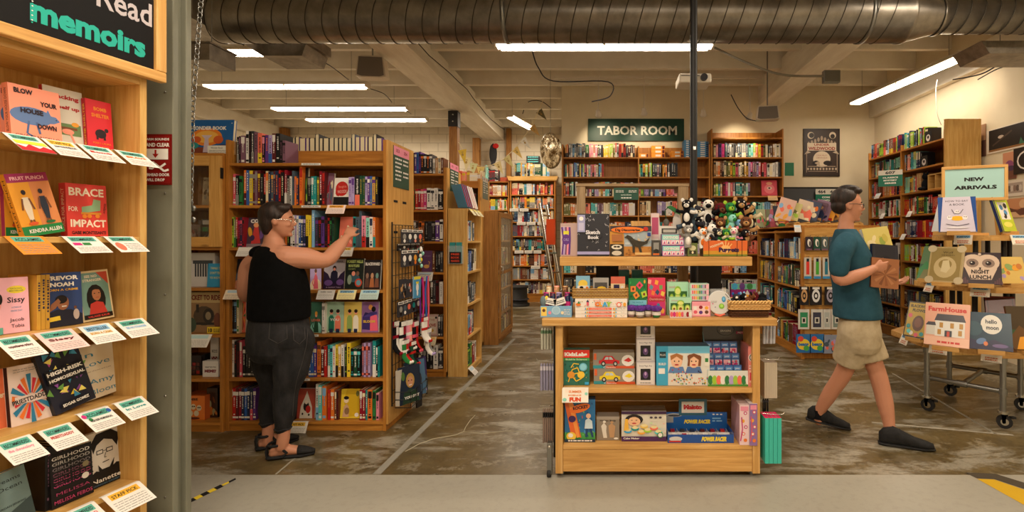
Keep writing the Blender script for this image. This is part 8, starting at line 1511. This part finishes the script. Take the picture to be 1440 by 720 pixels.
hd=(W(502,309,3.66)-wr).normalized();hand(b,wr,hd,V((-.25,.75,-.5)),.95,.55,.2,-1,.7)
limb(b,[W(368,362,3.38),W(353,375,3.42),W(346,402,3.42),W(349,416,3.47),W(372,404,3.6)],[.06,.066,.052,.048,.03]);hand(b,W(372,404,3.6),V((.9,.2,.3)),V((.2,.2,1)),.9,.5,.1,1)
ltop,lkn,lan=W(376,475,3.42),W(380,545,3.42),W(377,603,3.42);rtop,rkn,ran=W(408,475,3.27),W(401,550,3.27),W(399,610,3.27)
limb(b,[ltop,lkn,lan,W(376,622,3.42)],[.09,.056,.036,.034]);limb(b,[rtop,rkn,ran,W(396,628,3.27)],[.095,.06,.038,.036])
def foot(mb,heel,toe,w=.038):
    h,t_=V(heel),V(toe);d=(t_-h).normalized();s_=V((-d.y,d.x,0));L=(t_-h).length;up=V((0,0,1))
    ring_loft(mb,[(h+up*.03+d*-.005,s_*.018,up*.02),(h+up*.036+d*.015,s_*.03,up*.034),(h+up*.05+d*L*.25,s_*.032,up*.046),(h+up*.036+d*L*.5,s_*.036,up*.032),(h+up*.025+d*L*.75,s_*w*1.1,up*.022),(h+up*.018+d*L*.93,s_*w*.9,up*.014),(h+up*.015+d*L,s_*w*.5,up*.009)],14)
Lh,Lt=V((PX(367,3.42),3.40,.012)),V((PX(367,3.42)+.15,3.57,.012));Rh,Rt=V((PX(381,3.27),3.26,.012)),V((PX(381,3.27)+.232,3.34,.012))
foot(b,Lh,Lt);foot(b,Rh,Rt)
hc=W(391,311,3.32);hf=V((.93,.36,-.02));q,R3=head_mesh(b,hc,hf,(0,0,1),1.0)
body=fuse('body',b,.0065,wt,'skin',5)
def qi(*a):return q(*a)-wt.location
face_bits(wt,qi,R3)
h=wmb();h.ball(q(0,-.022,.045),(.086,.094,.088),nu=24,nv=16,rot=R3);
ring_loft(h,[(q(0,-.03,.08),q(.07,0,0)-q(0,0,0),q(0,.07,0)-q(0,0,0)),(q(0,-.045,.03),q(.08,0,0)-q(0,0,0),q(0,.07,0)-q(0,0,0)),(q(0,-.055,-.02),q(.074,0,0)-q(0,0,0),q(0,.055,0)-q(0,0,0)),(q(0,-.06,-.06),q(.058,0,0)-q(0,0,0),q(0,.036,0)-q(0,0,0)),(q(0,-.062,-.092),q(.034,0,0)-q(0,0,0),q(0,.02,0)-q(0,0,0))],18)
for k in (-1,1):h.ball(q(k*.05,.03,.085),(.03,.05,.03),nu=12,nv=8,rot=R3);h.ball(q(k*.078,.008,.03),(.008,.02,.022),nu=8,nv=6,rot=R3)
h.ball(q(0,.05,.1),(.05,.032,.022),nu=12,nv=8,rot=R3)
fuse('hair',h,.006,wt,'hair',3)
g=MB('chrome')
for k in (-1,1):g.tube([qi(k*.030+.023*math.cos(t_),.098-.012*abs(math.cos(t_)+k*1.)*.5,.002+.019*math.sin(t_)) for t_ in [j*math.pi/8 for j in range(16)]],.0016,5,closed=True);g.tube([qi(k*.052,.09,.008),qi(k*.074,.04,.012),qi(k*.08,-.01,.008)],.0016,5)
g.tube([qi(-.008,.1,.004),qi(0,.103,.007),qi(.008,.1,.004)],.0016,5);g.build('glasses',wt)
tp=wmb();ring_loft(tp,[er(393,447,.222,.176),er(393,440,.222,.178),er(393,425,.218,.178),er(393,405,.212,.172),er(391,385,.206,.158),er(388,368,.19,.135),er(386,356,.168,.108),er(385,350,.135,.092),er(385,346,.1,.075)],28)
tp.ball(W(400,356,3.29),(.075,.08,.055),nu=14,nv=10);tp.ball(W(366,356,3.39),(.066,.07,.052),nu=14,nv=10)
fuse('sleeveless_top',tp,.009,wt,'blackknit',6)
jn=wmb();ring_loft(jn,[er(392,436,.196,.158),er(392,455,.212,.172),er(392,475,.222,.182),er(392,492,.214,.176),er(392,505,.17,.14)],26)
jn.ball(W(378,474,3.34),(.105,.105,.1));jn.ball(W(408,476,3.24),(.115,.105,.105))
limb(jn,[W(374,480,3.4),W(377,512,3.41),W(381,545,3.42),W(378,572,3.42),W(376,594,3.42)],[.116,.096,.066,.064,.046]);limb(jn,[W(412,480,3.28),W(410,515,3.27),W(402,552,3.27),W(401,575,3.27),W(398,602,3.27)],[.13,.106,.074,.070,.047])
jb=fuse('jeans',jn,.009,wt,'denim',4)
for c_,r_ in ((W(376,594,3.42),.048),(W(398,602,3.27),.049)):
    mb=wmb('denim');mb.tube([c_+V((r_*math.cos(t_),r_*math.sin(t_),.004*math.sin(t_*5))) for t_ in [j*math.pi/10 for j in range(20)]],.005,5,closed=True)
    mb.build('frayed_hem',jb)
MB('chrome').box((-.02,-.002,0),(.02,.002,.012)).build('waist_label',jb,loc=W(383,445,3.15)-wt.location)
def on_jeans(px,py):
    o_=V((0,0,H));d_=(P(px,py,3.3)-o_).normalized();hit,loc,nrm,ix=jb.ray_cast(o_-wt.location,d_);return loc+nrm*.0008 if hit else None
for lb,pk in (('back_pocket',[(380,452),(378,476),(391,483),(404,476),(403,454)]),('back_pocket',[(412,456),(413,478),(421,484),(429,476),(428,457)]),('side_seam',[(433,462),(431,485),(425,510),(417,535),(413,560),(411,590)])):
    q_=[]
    for (a,b_),(c,d) in zip(pk[:-1],pk[1:]):q_+=[on_jeans(a+(c-a)*s/6,b_+(d-b_)*s/6) for s in range(6)]
    q_=[v for v in q_ if v is not None]
    if len(q_)>4:MB('cloth').tube(q_,.0016,5,'4A4644').build(lb,jb)
def sandal(heel,toe,ank):
    h_,t_=V(heel),V(toe);d=(t_-h_).normalized();s_=V((-d.y,d.x,0));L=(t_-h_).length;up=V((0,0,1));m_=wmb('canvas')
    ring_loft(m_,[(h_-d*.02+up*.004,s_*.02,up*.012),(h_+up*.004,s_*.036,up*.014),(h_+d*L*.4+up*.002,s_*.036,up*.012),(h_+d*L*.75+up*.0,s_*.046,up*.012),(h_+d*(L+.012),s_*.022,up*.01)],14)
    ring_loft(m_,[(h_+d*L*.66+up*.03,s_*.043,up*.03),(h_+d*L*.8+up*.026,s_*.043,up*.024),(h_+d*L*.95+up*.02,s_*.034,up*.016),(h_+d*(L+.014)+up*.014,s_*.018,up*.01)],14)
    m_.tube([h_-d*.016+up*.02,h_-d*.02+up*.05,h_-d*.012+up*.085],[(.03,.006)]*3,8,ref=tuple(s_));
    A=V(ank);m_.tube([A+V((.045*math.cos(q_),.045*math.sin(q_),0)) for q_ in [j*math.pi/8 for j in range(16)]],[(.009,.004)]*16,6,closed=True,ref=(0,0,1))
    for k in (-1,1):m_.tube([A+s_*k*.036+d*.02,h_+d*L*.42+s_*k*.036+up*.03,h_+d*L*.3+s_*k*.038+up*.006],[(.009,.004)]*3,6)
    return m_.build('sandal',wt)
sandal(Lh,Lt,Lh+V((.03,.02,.088)));sandal(Rh,Rt,Rh+V((.035,.008,.088)))
MY=3.6
mt=thing('person','person in teal shirt and khaki shorts walking with books in his arms','person',(PX(1200,MY),MY,0));inv=Matrix.Translation(-mt.location)
f=V((.97,-.2,0)).normalized();l=V((f.y,-f.x,0))
def er2(px,py,A,B,Y=MY):return (P(px,py,Y),l*A,f*B)
b=wmb()
ring_loft(b,[er2(1207,466,.14,.1),er2(1207,450,.15,.105),er2(1204,420,.14,.1),er2(1199,385,.165,.11),er2(1194,350,.15,.1),er2(1191,332,.11,.06),er2(1189,322,.07,.055),er2(1190,312,.05,.05),er2(1192,300,.05,.052)])
limb(b,[P(1190,348,3.5),P(1182,364,3.42),P(1180,392,3.4),P(1204,388,3.38),P(1228,378,3.42)],[.045,.048,.044,.042,.029]);hand(b,P(1228,378,3.42),V((.96,.1,.12)),V((.0,.9,.2)),1.02,.5,.1,1,.6)
limb(b,[P(1192,348,3.72),P(1188,368,3.8),P(1192,396,3.84),P(1222,398,3.78),P(1246,396,3.7)],[.058,.05,.043,.04,.029]);hand(b,P(1246,396,3.68),V((.9,-.4,.0)),V((-.3,-.3,.9)),1.02,.6,.1,1,.6)
limb(b,[P(1208,462,3.66),P(1232,520,3.6),P(1243,560,3.57),P(1251,602,3.52),P(1250,620,3.5)],[.088,.062,.058,.038,.038])
limb(b,[P(1206,462,3.56),P(1188,520,3.68),P(1168,552,3.76),P(1150,583,3.82),P(1151,592,3.82)],[.088,.062,.056,.036,.032])
hc=P(1192,290,3.6);hf=V((.97,-.22,-.06));q,R3=head_mesh(b,hc,hf,(0,0,1),1.04)
fuse('body',b,.0065,mt,'skin',5)
def qi(*a):return q(*a)-mt.location
face_bits(mt,qi,R3,1.04)
h=wmb();h.ball(q(0,-.026,.052),(.088,.096,.084),nu=24,nv=16,rot=R3);h.ball(q(0,-.05,.0),(.078,.062,.06),nu=18,nv=12,rot=R3);h.ball(q(0,.045,.108),(.058,.045,.026),nu=12,nv=8,rot=R3);h.ball(q(0,.0,.125),(.06,.07,.026),nu=12,nv=8,rot=R3)
fuse('hair',h,.006,mt,'hair',3)
g=MB('iron')
for k in (-1,1):g.tube([qi(k*.030+.022*math.cos(t_),.1-.012*abs(math.cos(t_)+k)*.5,.004+.017*math.sin(t_)) for t_ in [j*math.pi/8 for j in range(16)]],.002,5,closed=True);g.tube([qi(k*.052,.09,.01),qi(k*.074,.04,.013),qi(k*.082,-.01,.01)],.002,5)
g.tube([qi(-.008,.102,.006),qi(0,.105,.009),qi(.008,.102,.006)],.002,5);g.build('glasses',mt)
tp=wmb();ring_loft(tp,[er2(1206,446,.182,.165),er2(1205,430,.18,.16),er2(1203,408,.175,.152),er2(1199,385,.185,.148),er2(1195,358,.2,.14),er2(1192,340,.186,.106),er2(1190,328,.14,.08),er2(1189,322,.085,.068)],26)
limb(tp,[P(1190,342,3.47),P(1184,352,3.42),P(1181,364,3.4),P(1180,378,3.395)],[.078,.076,.07,.066]);limb(tp,[P(1192,342,3.75),P(1189,354,3.79),P(1188,366,3.81),P(1188,378,3.83)],[.078,.076,.07,.066])
fuse('t_shirt',tp,.009,mt,'tealtee',6)
st=wmb();ring_loft(st,[er2(1208,438,.165,.128),er2(1208,452,.172,.132),er2(1208,468,.178,.145),er2(1208,484,.17,.14),er2(1208,494,.14,.11)],24)
def leg_short(pts,rs):st.tube(pts,rs,18);st.ball(pts[0],rs[0]*.98,nu=16,nv=10)
leg_short([P(1208,464,3.67),P(1218,484,3.64),P(1227,508,3.61)],[.122,.118,.115]);leg_short([P(1206,464,3.54),P(1200,484,3.6),P(1193,507,3.66)],[.122,.118,.112])
fuse('shorts',st,.009,mt,'khaki',4)
def shoe(heel,toe,lift=0.):
    h_,t_=V(heel),V(toe);d=(t_-h_).normalized();s_=V((-d.y,d.x,0)).normalized();L=(t_-h_).length;up=s_.cross(d)*-1;up=up if up.z>0 else-up;m_=wmb('canvas')
    ring_loft(m_,[(h_-d*.03+up*.05,s_*.022,up*.035),(h_-d*.005+up*.06,s_*.037,up*.055),(h_+d*L*.2+up*.068,s_*.042,up*.064),(h_+d*L*.4+up*.056,s_*.042,up*.052),(h_+d*L*.65+up*.038,s_*.048,up*.036),(h_+d*L*.88+up*.03,s_*.046,up*.028),(h_+d*(L+.01)+up*.024,s_*.03,up*.02)],18)
    o=m_.build('shoe',mt);m2=wmb('rubber');ring_loft(m2,[(h_-d*.035+up*.008,s_*.026,up*.01),(h_+up*.008,s_*.041,up*.011),(h_+d*L*.45+up*.008,s_*.045,up*.01),(h_+d*L*.8+up*.008,s_*.052,up*.01),(h_+d*(L+.018)+up*.01,s_*.034,up*.009)],16);m2.build('sole',o)
    m3=wmb('cloth');[m3.tube([h_+d*L*(.34+.09*k)+up*(.112-.016*k)+s_*.02,h_+d*L*(.34+.09*k)+up*(.116-.016*k),h_+d*L*(.34+.09*k)+up*(.112-.016*k)-s_*.02],.0025,5,'3A3A3C') for k in range(4)];m3.build('laces',o)
fz=V((PX(1243,3.5),3.5,.004));shoe(fz,fz+V((.27,-.1,.0)));rz_=V((PX(1140,3.84),3.84,.045));shoe(rz_,rz_+V((.25,-.07,-.04)))
MB('cloth').tube([P(1250,604,3.52)-mt.location,P(1250,616,3.5)-mt.location],.043,14,'black').build('sock',mt);MB('cloth').tube([P(1150,576,3.82)-mt.location,P(1150,588,3.82)-mt.location],.04,14,'black').build('sock',mt)
def carried(label,x0,x1,top,bot,Y,t_,art,bg,tilt,roll,yaw,sp='white'):
    X0,X1=PX(x0,Y),PX(x1,Y);book('book',label,X1-X0,PZ(top,Y)-PZ(bot,Y),t_,art,T((X0+X1)/2,Y,PZ(bot,Y),yaw),tilt,roll,sp,'books the walking man carries',bg=bg)
carried('yellow-green book at the top of the walking mans armful',1222,1262,322,368,3.50,.03,gcover('blob','C8B868',None,'white',('B8A850','D8C898','8C9C48'),3),'C8B868',.25,-.12,.1)
carried('dark navy book in the middle of the walking mans armful',1226,1266,346,392,3.45,.025,gcover('frame','24242E',None,'white',('2C2C3A','1C1C26','30303C'),4),'24242E',.15,.08,.15,'navy')
carried('brown-orange book lowest in the walking mans armful',1224,1264,366,408,3.41,.03,gcover('stripes','9C6440',None,'white',('8A5434','B07850','7A4A30'),5),'9C6440',.1,.1,.05,'brown')
# ================================================================== STUFF BOOKS, CAMERA, LIGHT
o=STUFF.build('distant_books');tag(o,'rows of smaller books filling the bookcases farther back in the shop','book',None,'stuff')
cam=bpy.data.cameras.new('camera');cam.sensor_fit='HORIZONTAL';cam.sensor_width=36;cam.lens=36*F/1440
cam.shift_x=(720-CX)/1440;cam.shift_y=-(360-CY)/1440;cam.clip_start=.05;cam.clip_end=60
co=bpy.data.objects.new('camera',cam);LINK(co);co.location=(0,0,H);co.rotation_euler=(math.pi/2,0,0);SC.camera=co
w=bpy.data.worlds.new('world');SC.world=w;w.use_nodes=True;w.node_tree.nodes['Background'].inputs[0].default_value=(.5,.4,.3,1);w.node_tree.nodes['Background'].inputs[1].default_value=.015
vs=SC.view_settings;vs.view_transform='Standard';vs.look='None';vs.gamma=1;vs.use_curve_mapping=False;vs.exposure=-.2
SC.cycles.max_bounces=6;SC.cycles.diffuse_bounces=4;SC.cycles.transparent_max_bounces=12;SC.cycles.use_denoising=True;SC.cycles.sample_clamp_indirect=6.
